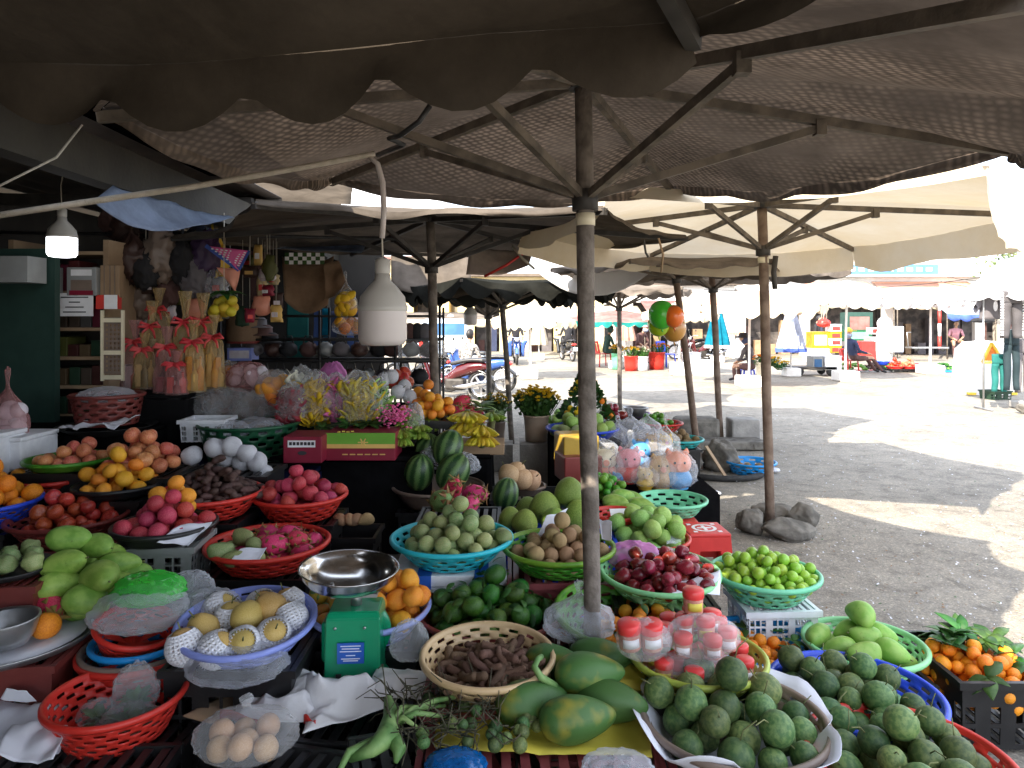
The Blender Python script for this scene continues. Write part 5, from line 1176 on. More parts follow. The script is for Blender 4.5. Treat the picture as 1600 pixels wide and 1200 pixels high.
# ---------- dark side of the stall: tiers of baskets, boxes, bagged fruit, shop shelf and racks
def draped(x, y, w, d, z, mat, lb, rz=0):
    t = thing('display_table', lb, 'table', (x,y,0), (0,0,rz))
    mb = MB(); mb.box((0,0,z-.015),(w,d,.03),bev=.006); ob('top', mb, m[mat], t)
    mb = MB()
    def fn(u, v):
        s = u*4; i = int(s) % 4; f = s-int(s); W, D = w/2+.004, d/2+.004
        p = [(-W+2*W*f,-D),(W,-D+2*D*f),(W-2*W*f,D),(-W,D-2*D*f)][i]; k = 1+.03*(1-v)*math.sin(u*70)+.03*(1-v)
        return V(p[0]*k, p[1]*k, .005+(z-.04)*v)
    mb.grid(96, 3, fn, wrap=True); ob('cloth', mb, m[mat], t); return t
draped(-2.05,4.55,1.5,1.0,.60,'cloth_navy','table under a dark navy cloth below the middle rows of fruit')
draped(-1.25,5.15,1.3,.62,.66,'cloth_black','black clothed table under the boxes and bagged fruit')
draped(-3.0,5.1,1.1,.8,.86,'cloth_black','black clothed table under the brownish basket and gift parcels')
b = basket(-22,782,150,.5,.12,'blue','deep blue basket of bright oranges at the stall edge',rb=.68)
heap(b,'orange',28,.050,'bright orange heaped in the deep blue basket','oranges in the deep blue basket',.6); stack_under(b,'black','black crate under the deep blue basket of oranges',(.42,.34))
b = basket(107,806,166,.55,.12,'dred','dark red basket of wax red apples behind the mangoes',rb=.66)
heap(b,'apple',42,.039,'dark red apple in the basket behind the mangoes','red apples behind the mangoes',.9,Rf=.85); stack_under(b,'mauve','dark crate under the red apple basket',(.44,.36))
b = basket(258,818,150,.45,.06,'black','black tray of pink netted fruit on a grey crate',rb=.85,rows=2,holes=False)
pl = heap(b,'orange',26,.041,'pink fruit piled on the black tray','pink fruit on the black tray',.7,'pinkfruit',name='wrapped_fruit'); heap(b,'tang',5,.040,'orange tangerine at the top of the pink pile','tangerines on the pink pile',.3,pre=pl,cy=.1,Rf=.5)
crate((b['c'].x,b['c'].y-.02),b['bot']-.205,(.36,.28,.20),'grey','grey plastic crate with a diamond lattice under the pink fruit',.08,9,5,top=True)
crate((b['c'].x,b['c'].y-.02),0,(.40,.32,b['bot']-.21),'black','black crate beneath the grey crate',.02,top=True)
paper('paper_sheet', (b['M']@V(.08,-.23,-.02), b['M']@V(.2,-.2,-.06), b['M']@V(.24,-.05,.01), b['M']@V(.12,-.1,.01)), 'paper', 'white paper corner hanging from the black tray', 'paper', 61, .01)
b = basket(419,846,184,.56,.11,'red','red basket of dragon fruit with a few green mangoes',rb=.68)
pl = heap(b,'dragon',20,.047,'red scaled dragon fruit in the red basket','dragon fruit in the red basket',.5,cx=.06,cy=.02,Rf=.75); heap(b,'mango',8,.041,'small yellow green mango beside the dragon fruit','mangoes beside the dragon fruit',.1,'pfruit',pre=pl,cx=-.12,cy=-.1,Rf=.6)
stack_under(b,'black','black crate under the dragon fruit basket',(.46,.36))
paper('paper_sheet', (b['M']@V(-.07,-.28,-.01), b['M']@V(.05,-.275,-.01), b['M']@V(.06,-.18,.02), b['M']@V(-.06,-.2,.02)), 'paper', 'white paper edge showing over the dragon fruit basket rim', 'paper', 62, .008)
b = basket(472,812,110,.42,.10,'periw','pale blue basket of leafy persimmons behind the dragon fruit',rb=.68); heap(b,'persim',13,.050,'yellow persimmon with a pale green calyx','persimmons in the pale blue basket',.6); stack_under(b,'black','black crate under the persimmon basket',(.36,.3))
b = basket(470,772,140,.5,.12,'red','red basket heaped with pink netted apples',rb=.68)
heap(b,'apple',46,.041,'pink apple heaped in the red basket','pink apples',.6,'pinkfruit'); stack_under(b,'black','black crate under the pink apples',(.42,.34))
b = basket(326,768,160,.55,.12,'red','red basket of shiny bagged brown tamarind',rb=.68)
heap(b,'cashew',140,.038,'shiny brown dried fruit piled in the red basket','brown dried fruit',.75,'dark_dried',eff=.6,Rf=.95,cx=.03,floor=-.03,kids=False,tries=24); stack_under(b,'black','black crate under the brown dried fruit',(.42,.34))
for k,(px,py) in enumerate(((300,712),(335,700),(362,698),(385,708),(402,722),(412,742),(350,715),(378,722))): put('apple',P(px,py,4.22+.01*k),.062,None,'apple in a puffy white foam net behind the dried fruit','apple','foam netted apples','foam',name='netted_apple')
c = P(365,745,4.25); crate((c.x,c.y),0,(.5,.34,c.z+.04),'black','black crate under the foam netted apples',0,top=True)
b = basket(108,716,122,.46,.05,'lime','bright green plate of red apples in the dark',rb=.8,rows=2,holes=False); heap(b,'apple',20,.040,'pale red apple on the bright green plate','apples on the green plate',.7,'apple_pale',cx=.04); 
stack_under(b,'black','black crate under the bright green plate',(.4,.32))
b = basket(85,745,112,.42,.08,'red','red basket with limes below the green plate',rb=.7); pl = heap(b,'tang',10,.040,'dull orange fruit in the red basket below the green plate','dull oranges below the green plate',.2,cx=-.1,Rf=.6); heap(b,'lime',4,.04,'bright lime in the red basket below the green plate','limes below the green plate',.2,'jujube',pre=pl,cx=.08,Rf=.6)
stack_under(b,'black','black crate under the red basket with limes',(.36,.3))
fb = flat(222,735,4.15,.22); heap(fb,'apple',30,.044,'large pinkish red apple in the pyramid','red apples in the pyramid',.9,'apple_pale',Rf=.95); crate((fb['c'].x,fb['c'].y),0,(.46,.38,fb['c'].z-.004),'black','black crate under the apple pyramid',0,top=True)
b = basket(185,756,124,.44,.05,'black','black tray of deep orange tangerines',rb=.85,rows=2,holes=False); heap(b,'tang',24,.044,'deep orange tangerine on the black tray','tangerines on the black tray',.7); stack_under(b,'black','black crate under the tray of tangerines',(.38,.32))
# big dark green basket, brown basket, boxes, crates
b = basket(390,660,150,.68,.30,'dgreen','tall dark green basket stuffed with plastic bags',rb=.75,rows=7)
for k,(dx,dy) in enumerate(((-.1,-.08),(.12,.0),(.0,.1))):
    t = thing('bag', 'crumpled clear bag stuffed into the tall dark green basket', 'bag', b['c']+V(dx,dy,-.05), group='bags in the green basket'); ob('film', crumple(.26,.22,.15,140+k), m['film_w'], t)
stack_under(b,'black','black crate under the tall dark green basket',(.44,.36))
b = basket(168,616,104,.45,.20,'brownred','brownish red basket topped with crumpled plastic',rb=.82,rows=6)
t = thing('bag','grey plastic bag lying in the brownish red basket','bag',b['c']+V(0,0,-.02)); ob('film',crumple(.38,.3,.14,151),m['film_w'],t)
t = thing('pan','wide dark pan under the brownish red basket','pan',(b['c'].x,b['c'].y,b['bot']-.06)); mb = MB(); mb.lathe([(0,0),(.2,0),(.3,.05),(.31,.055),(.2,.012),(0,.01)],40); ob('dish',mb,m['iron'],t)
paper('paper_sheet', (b['c']+V(-.2,-.26,-.21), b['c']+V(.2,-.27,-.2), b['c']+V(.3,-.15,-.14), b['c']+V(-.2,-.16,-.2)), 'paper', 'white paper crumpled along the pan below the brownish basket', 'paper', 63, .03)
def strips(w, d, h, n, seed, lw=.018):
    rr = random.Random(seed); mb = MB()
    for k in range(n):
        x, y = max(-.4,min(.4,rr.gauss(0,.19)))*w, rr.gauss(0,.2)*d; z0 = rr.uniform(0,.55)*h; L = h*rr.uniform(.14,.32); a = rr.uniform(0,PI); t = V(rr.gauss(0,.7),rr.gauss(0,.5),1).normalized(); s = V(math.cos(a),math.sin(a),0)
        bend = V(rr.gauss(0,.03),rr.gauss(0,.03),0)
        mb.grid(4,1,lambda u,v: V(x,y,z0)+t*L*u+bend*4*u*(1-u)+s*(v-.5)*lw*(1+.6*math.sin(PI*u)))
    mb.solid(.003); return mb
def carton(px, py, d, w, h, dp, lb, mats, bands=(), rz=0.0):
    c = P(px,py,d); W, H = w/F*d, h/F*d; t = thing('carton', lb, 'box', c, (0,0,rz)); mb = MB(); mb.box((0,0,0),(W,dp,H),bev=.004); ob('box', mb, m[mats], t)
    for k,(z0,z1,mt,x0,x1) in enumerate(bands):
        mb = MB(); mb.box(((x0+x1)/2*W,-dp/2-.002-.001*k,(z0+z1)/2*H),((x1-x0)*W,.004,(z1-z0)*H)); ob('printed_band', mb, m[mt], t)
    return t
t = carton(570,692,4.9,106,42,.3,'carton with green, gold and red bands below the yellow flowers','crimson',((.1,.5,'print_green',-.5,.5),(-.05,.1,'print_gold',-.5,.5)))
mb = MB()
for k in range(6):
    a = k*PI/3; mb.box((.02+.02*math.cos(a),-.157,.03+.014*math.sin(a)),(.028,.003,.008),rot=(0,-a,0))
ob('flower_print', mb, m['print_gold'], t)
mb = MB(); [mb.box((-.14+.03*k,-.156,.10+.004*(k%2)),(.02,.003,.008)) for k in range(4)]; ob('lettering', mb, m['paper_y'], t)
mb = MB(); [mb.box((-.10+.05*k,-.156,-.05),(.036,.003,.007)) for k in range(6)]; ob('lettering', mb, m['print_gold'], t)
t = carton(482,697,4.75,58,40,.28,'crimson carton with a white printed strip beside the banded carton','crimson',((.1,.36,'print_white',-.38,.34),))
mb = MB(); [mb.box((-.075+.024*k,-.146,.042),(.017,.003,.02)) for k in range(7)]; ob('lettering', mb, m['print_dark'], t)
mb = MB(); mb.lathe([(.03,0),(0,.0)],20,M=Matrix.Translation((-.0,-.144,-.02))@Matrix.Rotation(PI/2,4,'X')@Matrix.Diagonal((1,.45,1,1))); ob('hand_hole', mb, m['print_dark'], t)
c = P(325,685,5.0); crate((c.x,c.y),GZ(686,5.0),(.29,.25,.15),'white','small white crate with a diamond lattice on the navy cloth',.04,7,4)
for k,(px,py,d,w,h,lb) in enumerate(((28,705,4.4,70,44,'greyish foam box on the table edge by the green door'),(-20,712,4.2,60,60,'pale foam box lowest by the green door'))):
    c = P(px,py,d); mb = MB(); mb.box((0,0,0),(w/F*d,.35,h/F*d),bev=.01); t = thing('foam_box',lb,'box',c); ob('box',mb,m['styro'],t); mb = MB(); mb.box((0,0,h/F*d/2+.013),(w/F*d+.01,.36,.025),bev=.006); ob('lid',mb,m['styro'],t)
    crate((c.x,c.y),0,(.36,.34,c.z-h/F*d/2-.004),'black',['black crate under the greyish foam box','black crate under the pale foam box'][k],0,top=True)
bag(12,655,4.4,60,110,'film_r','tall pinkish bag of buns standing on the foam boxes',160,True,contents=('sapo',14,.05,'foam_pink'))
# bagged fruit and flowers on the back row
for k,(px,py,d,w,h,mt,lb,ct) in enumerate(((493,620,5.15,58,104,'film','clear bag of yellow cut fruit on the back row','petal_y'),(560,620,5.1,68,104,'film','clear bag of yellow green strips on the back row','banana'),
     (457,628,5.1,46,80,'film_r','rosy bag of burgundy fruit beside the yellow cut fruit','roseapple'),(428,602,5.3,56,62,'film','clear bag of bright mangoes with a pointed yellow top',('mango',12,.05,'tang')),
     (520,598,5.35,50,84,'film_p','pinkish wrap standing between the two yellow bags',('apple',5,.05,'apple_pale')),(470,606,5.25,44,90,'film','clear bag of white petal strips between the burgundy and yellow ones','petal_w'),(526,618,5.2,40,92,'film','narrow clear bag of pink strips between the two yellow bags','petal_p'),(592,622,5.2,34,86,'film','narrow clear bag of pale green strips beside the pink flowers','guava'),(388,588,5.4,70,60,'film_r','milky rose bag of pears on the back row',('pear',9,.05,'foam_pink')),(350,585,5.5,70,56,'film_w','pale bag with an orange lump on the back row',('apple',7,.05,'tang')))):
    if isinstance(ct, str):
        t = bag(px,py,d,w*1.05,h,'film',lb,170+k,False,dp=.2); t['label'] = lb; ob('content', strips(w/F*d*.85,.15,h/F*d*1.0,190,k+3,.022), m[ct], t, (0,0,-h/F*d*.06))
    else: bag(px,py,d,w,h,mt,lb,170+k,False,contents=ct,dp=.22)
fb = flat(612,640,5.3,.24)
for k,(px,py,mt,n) in enumerate(((622,612,'foam',0),(640,620,'foam',0),(600,592,'foam',0),(612,588,'foam',0),(648,632,'foam',0),(632,604,'foam',0),(585,598,'apple_pale',1),(655,640,'foam',0))):
    put('pear',P(px,py,5.3+.02*k),.055,None,'white netted pear on the back row' if not n else 'orange apple beside the white netted pears','pear','netted pears on the back row' if not n else None,mt,name='netted_pear' if not n else 'apple')
for k,(px,py) in enumerate(((605,596),(618,592),(630,597),(612,604),(625,606),(598,604),(638,604),(632,588))): put('apple',P(px,py-6,5.55+.01*k),.05,None,'glossy red apple at the back of the netted pears','apple','red apples behind the netted pears','apple_red')
t = thing('flower_bunch','bunch of pink artificial flowers with a white wrap','flowers',P(618,648,5.0)); mb = MB(); rf = random.Random(3)
for k in range(170):
    c = V(rf.gauss(0,.055),rf.gauss(-.02,.03),rf.gauss(0,.035)); mb.ball(lambda v: c+V(v.x,v.y,v.z*.6)*.011*(1+.5*nz(v,3,k)),6,4)
ob('blooms',mb,m['petal_p'],t)
t2 = bag(648,652,5.05,30,60,'film_w','white wrap beside the pink flowers',181,False,dp=.12)
ob('leaf_sprig',leafmesh(9,.12,33,1,.5),m['leaf'],loc=P(606,660,5.05),label='dark leaves under the pink flowers',cat='leaves')
for k,(px,py,w) in enumerate(((505,668,30),(545,664,30),(575,662,24))): ob('leaf_sprig',leafmesh(12,.11,36+k,1,.7),m['leaf'],loc=P(px,py,5.0),label='dark leaf wrap at the foot of the bagged yellow fruit',cat='leaves',group='leaf wraps')
# dark dried goods and twigs behind them
for k,(px,py,w,h) in enumerate(((318,628,70,62),(360,630,80,66),(405,632,64,58))): bag(px,py,5.3,w,h,'film',('clear bag of dark dried fruit','large clear bag of dark dried fruit in the middle','clear bag of dark dried fruit beside the green basket')[k],190+k,False,contents=('cashew',26,.045,'dark_dried'),dp=.3)
t = thing('tray_board','flat board under the bags of dark dried fruit','board',P(355,660,5.3)); mb = MB(); mb.box((0,0,0),(.75,.4,.02)); ob('board',mb,m['card'],t)
stand = draped(-2.05,5.55,.9,.5,GZ(664,5.5)-.02,'cloth_black','black stand under the dark dried fruit')
# heap of oranges/tomatoes, bananas, dragon fruit by the pole
draped(-.62,5.55,.92,.62,.60,'cloth_black','black table under the bananas by the pole')
fb = flat(668,652,5.35,.2); heap(fb,'orange',30,.040,'bright orange fruit heaped behind the pole','bright orange fruit behind the pole',.9,'tang'); crate((fb['c'].x,fb['c'].y),.605,(.4,.3,fb['c'].z-.61),'black','black crate under the bright orange fruit',0,top=True)
for k,(px,py) in enumerate(((700,655),(712,640),(722,628),(735,645),(748,652),(705,642))): put('dragon',P(px,py,5.6+.02*k),.06,(rnd.uniform(.3,2),rnd.uniform(-1,1),k),'dragon fruit with long green scales on the black table','dragon fruit','dragon fruit on the black table')
rd = random.Random(8)
for k in range(7): ob('leaf_sprig',leafmesh(7,.15,140+k,1,.9),m['palm'],loc=P(690+12*k,652-8*(k%3),5.65),rot=(0,0,k),label='spray of green leaf tips among the dragon fruit',cat='leaves',group='dragon fruit leaves')
mb = MB()
def bunch(c, r, n, skin_, lb, seed, rows=2, grp=None):
    t = thing('banana_bunch', lb, 'bananas', c); rr = random.Random(seed)
    for j in range(rows):
        for k in range(n):
            me, _ = rr.choice(fruit('banana', skin_)); a = (k/(n-1)-.5)*2.2+rr.uniform(-.08,.08)
            ob('banana', me, None, t, (math.sin(a)*r*.3, -math.cos(a)*r*.16, r*.75-j*r*.42+.01*rr.random()), (rr.uniform(-.1,.1), .62+.28*j+rr.uniform(-.08,.08), a*.8-PI/2+rr.uniform(-.08,.08)), sc=r*1.25)
    mb = MB(); mb.tube([V(0,.02,r*1.0),V(.01,.03,r*.4),V(0,.03,-r*.5)],[.02,.026,.02],8); ob('stalk', mb, m['stem'], t); return t
bunch(P(730,668,5.25),.13,9,'banana','large hand of yellow bananas beside the pale pole',1,2); bunch(P(752,688,5.15),.12,8,'banana','lower hand of yellow bananas at the table edge',2,2); bunch(P(712,688,5.2),.10,5,'banana','small hand of yellow bananas next to the watermelons',5,1); bunch(P(768,662,5.5),.10,5,'gbanana','greenish hand of bananas behind the yellow ones',7,1)
for k,(px,py,d) in enumerate(((640,662,5.1),(655,680,5.05),(628,690,4.95),(668,668,5.3))): bunch(P(px,py,d),.09,8,'gbanana',('green banana hand on the pole side','green banana hand below the pole','green banana hand hanging over the table edge','green banana hand behind the pole')[k],10+k,2)
t = carton(748,697,5.4,80,16,.3,'flat brown carton under the yellow bananas','card')
for k,(x,y) in enumerate(((720,724),(700,715))): bag(x-20*k,y,5.0,60,44,'film_w',('pale blue bag under the banana table','white plastic sack under the banana table')[k],210+k,False)
mb = MB(); mb.tube([P(690,712,4.95),P(724,742,4.9)],.012,8); ob('iron_bar',mb,m['iron'],label='dark iron bar leaning under the banana table',cat='bar')
# black crates with a few fruit in the dark gap
c = P(548,830,3.95); crate((c.x,c.y),0,(.30,.26,.42),'black','black crate in the dark gap beside the dragon fruit',0); 
for k in range(4): put('mango',P(530+14*k,812,3.95),.035,None,'dull fruit lying in the black crate in the dark gap','fruit','dull fruit in the gap','sapo',name='loose_fruit')
c = P(625,905,3.3); crate((c.x,c.y+.3),0,(.5,.4,.28),'black','black crate on the ground behind the scale',0)
# flower buckets
def bucket(px, pyb, pyt, d, w, mat, lb, nm='bucket', stand_=None):
    c = P(px,pyb,d); h = (pyb-pyt)/F*d; r = w/2/F*d; t = thing(nm, lb, 'bucket', c)
    mb = MB(); mb.lathe([(0,0),(r*.86,0),(r*.9,h*.4),(r*.98,h*.93),(r*1.04,h*.94),(r*1.04,h),(r*.97,h),(r*.82,.02),(0,.02)],28); ob('pail',mb,m[mat],t); return t, c, h, r
t, c, h, r = bucket(838,688,648,6.9,40,'bucket','beige bucket holding a broad bunch of yellow chrysanthemums')
mb = MB(); mb.box((0,0,0),(.42,.36,c.z-.01)); s_ = thing('block','grey concrete block under the chrysanthemum bucket','block',(c.x+.05,c.y,(c.z-.01)/2)); ob('block',mb,m['concrete'],s_)
def mums(c, w, h, mat, lb, seed, n=70, tip=0.0, cone=.45, blo=.03):
    t = thing('flower_bunch', lb, 'flowers', c); rr = random.Random(seed); sb = MB(); fb_ = MB()
    for k in range(n):
        a = rr.uniform(0,2*PI); q = math.sqrt(rr.random()); x, y = math.cos(a)*q*w, math.sin(a)*q*w*.8; z = h*(1-.28*q*q)+rr.uniform(-.03,.02)
        p = V(x,y,z); sb.tube([V(x*cone*.5,y*cone*.5,0),V(x*.7,y*.7,z*.55),p],.004,4,False)
        for j in range(5):
            l = V(x,y,z)*rr.uniform(.3,.93)+V(rr.gauss(0,.03),rr.gauss(0,.03),0); d = V(rr.gauss(0,1),rr.gauss(0,1),rr.gauss(.2,.6)).normalized()*.05; s_ = d.orthogonal()*.35; sb.f([sb.v(l),sb.v(l+d*.5+s_),sb.v(l+d),sb.v(l+d*.5-s_)],False)
        for j in range(11):
            b_ = 2*PI*j/11; up = .5 if j % 2 else 1.1; d = V(math.cos(b_),math.sin(b_),up).normalized()*blo*rr.uniform(.8,1.2); s_ = V(-math.sin(b_),math.cos(b_),0)*blo*.26; fb_.f([fb_.v(p-s_*.4),fb_.v(p+d*.6-s_),fb_.v(p+d),fb_.v(p+d*.6+s_)],False)
    ob('stems',sb,m['leaf'],t); ob('blooms',fb_,m[mat],t); return t
mums(c+V(0,0,h*.6),.235,.36,'petal_y','broad bunch of yellow chrysanthemums in the beige bucket',4,130)
mums(P(775,660,7.6),.16,.3,'petal_y','dark leafy bunch of small yellow flowers behind the pale pole',5,60,blo=.022)
t, c2, h2, r2 = bucket(775,690,658,7.6,30,'taupe','dull bucket behind the pale pole holding small yellow flowers')
mb = MB(); mb.box((0,0,0),(.36,.3,c2.z-.01)); s_ = thing('block','grey block under the dull flower bucket','block',(c2.x,c2.y,(c2.z-.01)/2)); ob('block',mb,m['concrete'],s_)
# marigold cone arrangement behind the thick pole
t = thing('flower_cone','cone of green leaves with yellow and orange marigolds behind the pole','flowers',P(915,655,6.9)); sb, yb, ob_ = MB(), MB(), MB(); rr = random.Random(6)
for k in range(420):
    z = rr.random()**1.3*.42; q = (.24*(1-z/.46)); a = rr.uniform(0,2*PI); p = V(math.cos(a)*q,math.sin(a)*q,z); d = (V(math.cos(a),math.sin(a),.5)+V(rr.gauss(0,.3),rr.gauss(0,.3),rr.gauss(0,.3))).normalized()*.07; s_ = d.orthogonal()*.3; sb.f([sb.v(p),sb.v(p+d*.5+s_),sb.v(p+d),sb.v(p+d*.5-s_)],False)
for k in range(34):
    z = rr.uniform(.02,.40); q = .25*(1-z/.47)+.02; a = -PI/2+rr.uniform(-1.7,1.7); p = V(math.cos(a)*q,math.sin(a)*q,z); tgt = ob_ if a > -PI/2+.45 else yb
    tgt.ball(lambda v: p+v*.030*(1+.15*nz(v,6,k)),9,6)
mb = MB(); mb.tube([V(0,0,-.02),V(0,0,.38)],.05,8); ob('core',mb,m['leaf'],t); ob('leaves',sb,m['leaf'],t); ob('yellow_blooms',yb,m['petal_y'],t); ob('orange_blooms',ob_,m['petal_o'],t)
c = P(915,660,6.9); crate((c.x,c.y),0,(.4,.36,c.z+.0),'black','black crate under the marigold cone',0,top=True)
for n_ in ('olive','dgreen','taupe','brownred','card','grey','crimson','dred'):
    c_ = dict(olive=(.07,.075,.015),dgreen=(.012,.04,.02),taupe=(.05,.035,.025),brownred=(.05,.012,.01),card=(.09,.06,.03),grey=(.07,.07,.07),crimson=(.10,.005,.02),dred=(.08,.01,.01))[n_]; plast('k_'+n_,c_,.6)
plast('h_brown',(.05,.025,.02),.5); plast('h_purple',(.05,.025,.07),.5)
# ---------- shop shelf, door, signs, gift parcels, hanging goods, racks
sx0, sx1, sy = GX(45,5.6), GX(188,5.6), 5.6
t = thing('shelf','tall wooden shop shelf stacked with dark packets','shelf',((sx0+sx1)/2,sy,0)); W = sx1-sx0
for x in (-W/2, W/2): mb = MB(); mb.box((x,0,1.1),(.04,.4,2.2)); ob('upright',mb,m['card'],t)
zs = [.62,.86,1.08,1.30,1.52,1.80,2.1]
for z in zs: mb = MB(); mb.box((0,0,z),(W-.04,.4,.025)); ob('board',mb,m['card'],t)
mb = MB(); mb.box((0,.21,1.1),(W,.02,2.2)); ob('back',mb,m['wall_dark'],t)
rs = random.Random(12)
for i, z in enumerate(zs[:-1]):
    for k in range(7):
        x = -W/2+.06+(k+.5)*(W-.1)/7; hh = rs.uniform(.07,.16) if i < 4 else rs.uniform(.16,.24); mt = rs.choice(['olive','dgreen','taupe','brownred','card','dgreen','grey']) if i < 4 else rs.choice(['crimson','grey','dred','taupe'])
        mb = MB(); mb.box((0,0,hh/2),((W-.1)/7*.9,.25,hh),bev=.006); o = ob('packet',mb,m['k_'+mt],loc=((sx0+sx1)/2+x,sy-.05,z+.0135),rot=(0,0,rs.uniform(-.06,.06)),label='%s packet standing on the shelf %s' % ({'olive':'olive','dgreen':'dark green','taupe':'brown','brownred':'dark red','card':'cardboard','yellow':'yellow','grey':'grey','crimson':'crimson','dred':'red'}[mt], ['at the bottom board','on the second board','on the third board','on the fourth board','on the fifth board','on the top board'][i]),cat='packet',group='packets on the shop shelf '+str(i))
mb = MB(); mb.box((0,0,1.05),(.75,.06,2.1)); t = thing('door','dark green metal door standing open beside the shelf','door',(GX(8,5.1),5.1,0)); ob('leaf',mb,m['green_door'],t)
mb = MB(); mb.box((0,0,0),(.34,.2,.18)); o = thing('box','dusty grey box on top of the green door post','box',P(20,422,4.95)); ob('box',mb,m['grey'],o)
def sign(px, py, d, w, h, lb, lines=4, mat='print_white', frame=None):
    c = P(px,py,d); W_, H_ = w/F*d, h/F*d; t = thing('sign', lb, 'sign', c); mb = MB(); mb.box((0,0,0),(W_,.008,H_)); ob('board',mb,m[mat],t); mb = MB()
    for k in range(lines): mb.box((0,-.0055,H_*(.32-.64*k/max(1,lines-1))),(W_*(.75,.3,.5,.62)[k%4],.003,H_*.05))
    ob('lettering',mb,m['print_dark'],t); return t
sign(117,476,5.3,57,36,'white paper notice hung below the shelf goods'); 
for k,(px,py,lb) in enumerate(((72,440,'dim picture box with a window on the shelf, above the crimson box'),(131,440,'dim picture box with dark patterns above the paper notice'))):
    t = carton(px,py,5.32,46,44,.06,lb,'grey',((.2,.42,'print_white',-.35,.35),(-.3,.05,'taupe',-.35,.35),(-.48,-.32,'crimson',-.4,.4)))
carton(66,482,5.34,44,36,.06,'crimson box with a pale strip beside the paper notice','crimson',((.3,.5,'foam_pink',-.5,.5),)); carton(170,472,5.34,34,22,.06,'small red and white box above the tool rack','print_red',((-.5,.5,'print_white',-.1,.5),)); carton(175,440,5.36,30,50,.06,'bundle of brown incense packets over the red and white box','card',((-.5,.5,'taupe',-.3,-.26),(-.5,.5,'taupe',.0,.04),(-.5,.5,'taupe',.25,.29)))
t = thing('rack','tan plastic hanging rack with small holes','rack',P(176,540,5.2)); W_, H_ = 32/F*5.2, 110/F*5.2; mb = MB()
for x in (-.5,.5): mb.box((x*W_,0,0),(.018,.02,H_))
for z in (.36,-.1,-.45): mb.box((0,0,z*H_),(W_-.02,.02,.03))
ob('frame',mb,m['cream'],t); mb = MB(); mb.grid(9,25,lambda u,v: V((u-.5)*(W_-.02),.004,(v-.5)*H_*.8),hole=lambda i,j: i%2==1 and j%2==1 and True,sm=False); mb.solid(.003); ob('mesh_panel',mb,m['taupe'],t)
def parcel(px, pyb, pyt, d, w, film_, lb, seed, cols):
    c = P(px,pyb,d); H = (pyb-pyt)/F*d; W_ = w/F*d; t = thing('gift_parcel', lb, 'parcel', c); rr = random.Random(seed)
    for k in range(5):
        hh = H*rr.uniform(.22,.5); mb = MB()
        if k % 2: mb.box((0,0,hh/2),(W_*.26,W_*.24,hh),bev=.008)
        else: mb.lathe([(0,0),(W_*.15,0),(W_*.15,hh*.6),(W_*.05,hh*.75),(W_*.05,hh),(0,hh)],14)
        ob('content',mb,m[cols[k%len(cols)]],t,(W_*.27*math.cos(k*1.26),W_*.2*math.sin(k*1.26),.01),(0,0,rr.uniform(0,1)))
    def fn(u, v):
        a = u*2*PI; r = W_*.5*(1-.35*v) if v < .62 else W_*.5*(lerp(.78,.13,(v-.62)/.12) if v < .74 else lerp(.13,.42,(v-.74)/.26))
        k = 1+.16*nz((math.cos(a)*2,math.sin(a)*2,v*5),1.4,seed)+.10*math.sin(a*7+seed)*(v if v < .7 else 1.4)
        return V(math.cos(a)*r*k,math.sin(a)*r*k*.8,v*H)
    mb = MB(); mb.grid(36,22,fn,wrap=True); ob('wrap',mb,m[film_],t)
    mb = MB()
    for s in (-1,1):
        mb.tube([V(0,-.03,H*.7),V(s*.06,-.05,H*.74),V(s*.085,-.05,H*.69),V(0,-.035,H*.69)],.012,6); mb.tube([V(0,-.04,H*.69),V(s*.04,-.06,H*.63),V(s*.05,-.06,H*.55)],[.012,.01,.006],6)
    ob('ribbon',mb,m['ribbon'],t); return t
parcel(290,612,455,5.25,46,'film_y','tall golden cellophane gift parcel with a red bow',1,['print_red','print_gold','wall_yellow','t_peach'])
parcel(318,604,458,5.35,44,'film_y','golden gift parcel with a red bow behind the tall one',2,['print_gold','yellow','t_tan'])
parcel(262,614,510,5.2,44,'film_r','rosy gift parcel with dark bottles in cellophane',3,['crimson','dred','print_dark'])
parcel(238,600,470,5.45,40,'film_y','dim gift parcel of bottles beside the tan rack',4,['taupe','brownred','print_gold'])
parcel(212,610,500,5.4,44,'film_r','dim rosy parcel nearest the tan rack',6,['print_white','t_peach','brownred'])
for k_,(px,pyb,pyt,d,w,fl,cols,lb) in enumerate(((304,612,500,5.15,34,'film_y',['orange','print_gold','t_tan'],'short golden parcel at the front of the gift row'),(335,606,492,5.3,34,'film_y',['print_gold','orange','t_peach'],'narrow golden parcel at the street end of the gift row'),(226,606,520,5.3,36,'film_y',['t_tan','h_brown','orange'],'squat golden brown parcel at the shelf end of the gift row'),(276,616,548,5.1,36,'film_r',['print_red','dred','print_white'],'lowest red parcel in front of the tall golden one'),(248,560,450,5.6,40,'film_y',['h_brown','t_tan','k_olive'],'dim brown parcel high at the back of the gift row'))): parcel(px,pyb,pyt,d,w,fl,lb,20+k_,cols)
rp = random.Random(77); PK = [('h_brown','brown'),('h_purple','dark purple'),('k_olive','olive'),('crimson','crimson'),('grey','grey'),('print_gold','gold'),('t_peach','peach'),('k_dgreen','dark green'),('wall_yellow','yellow'),('foam_pink','pale pink')]
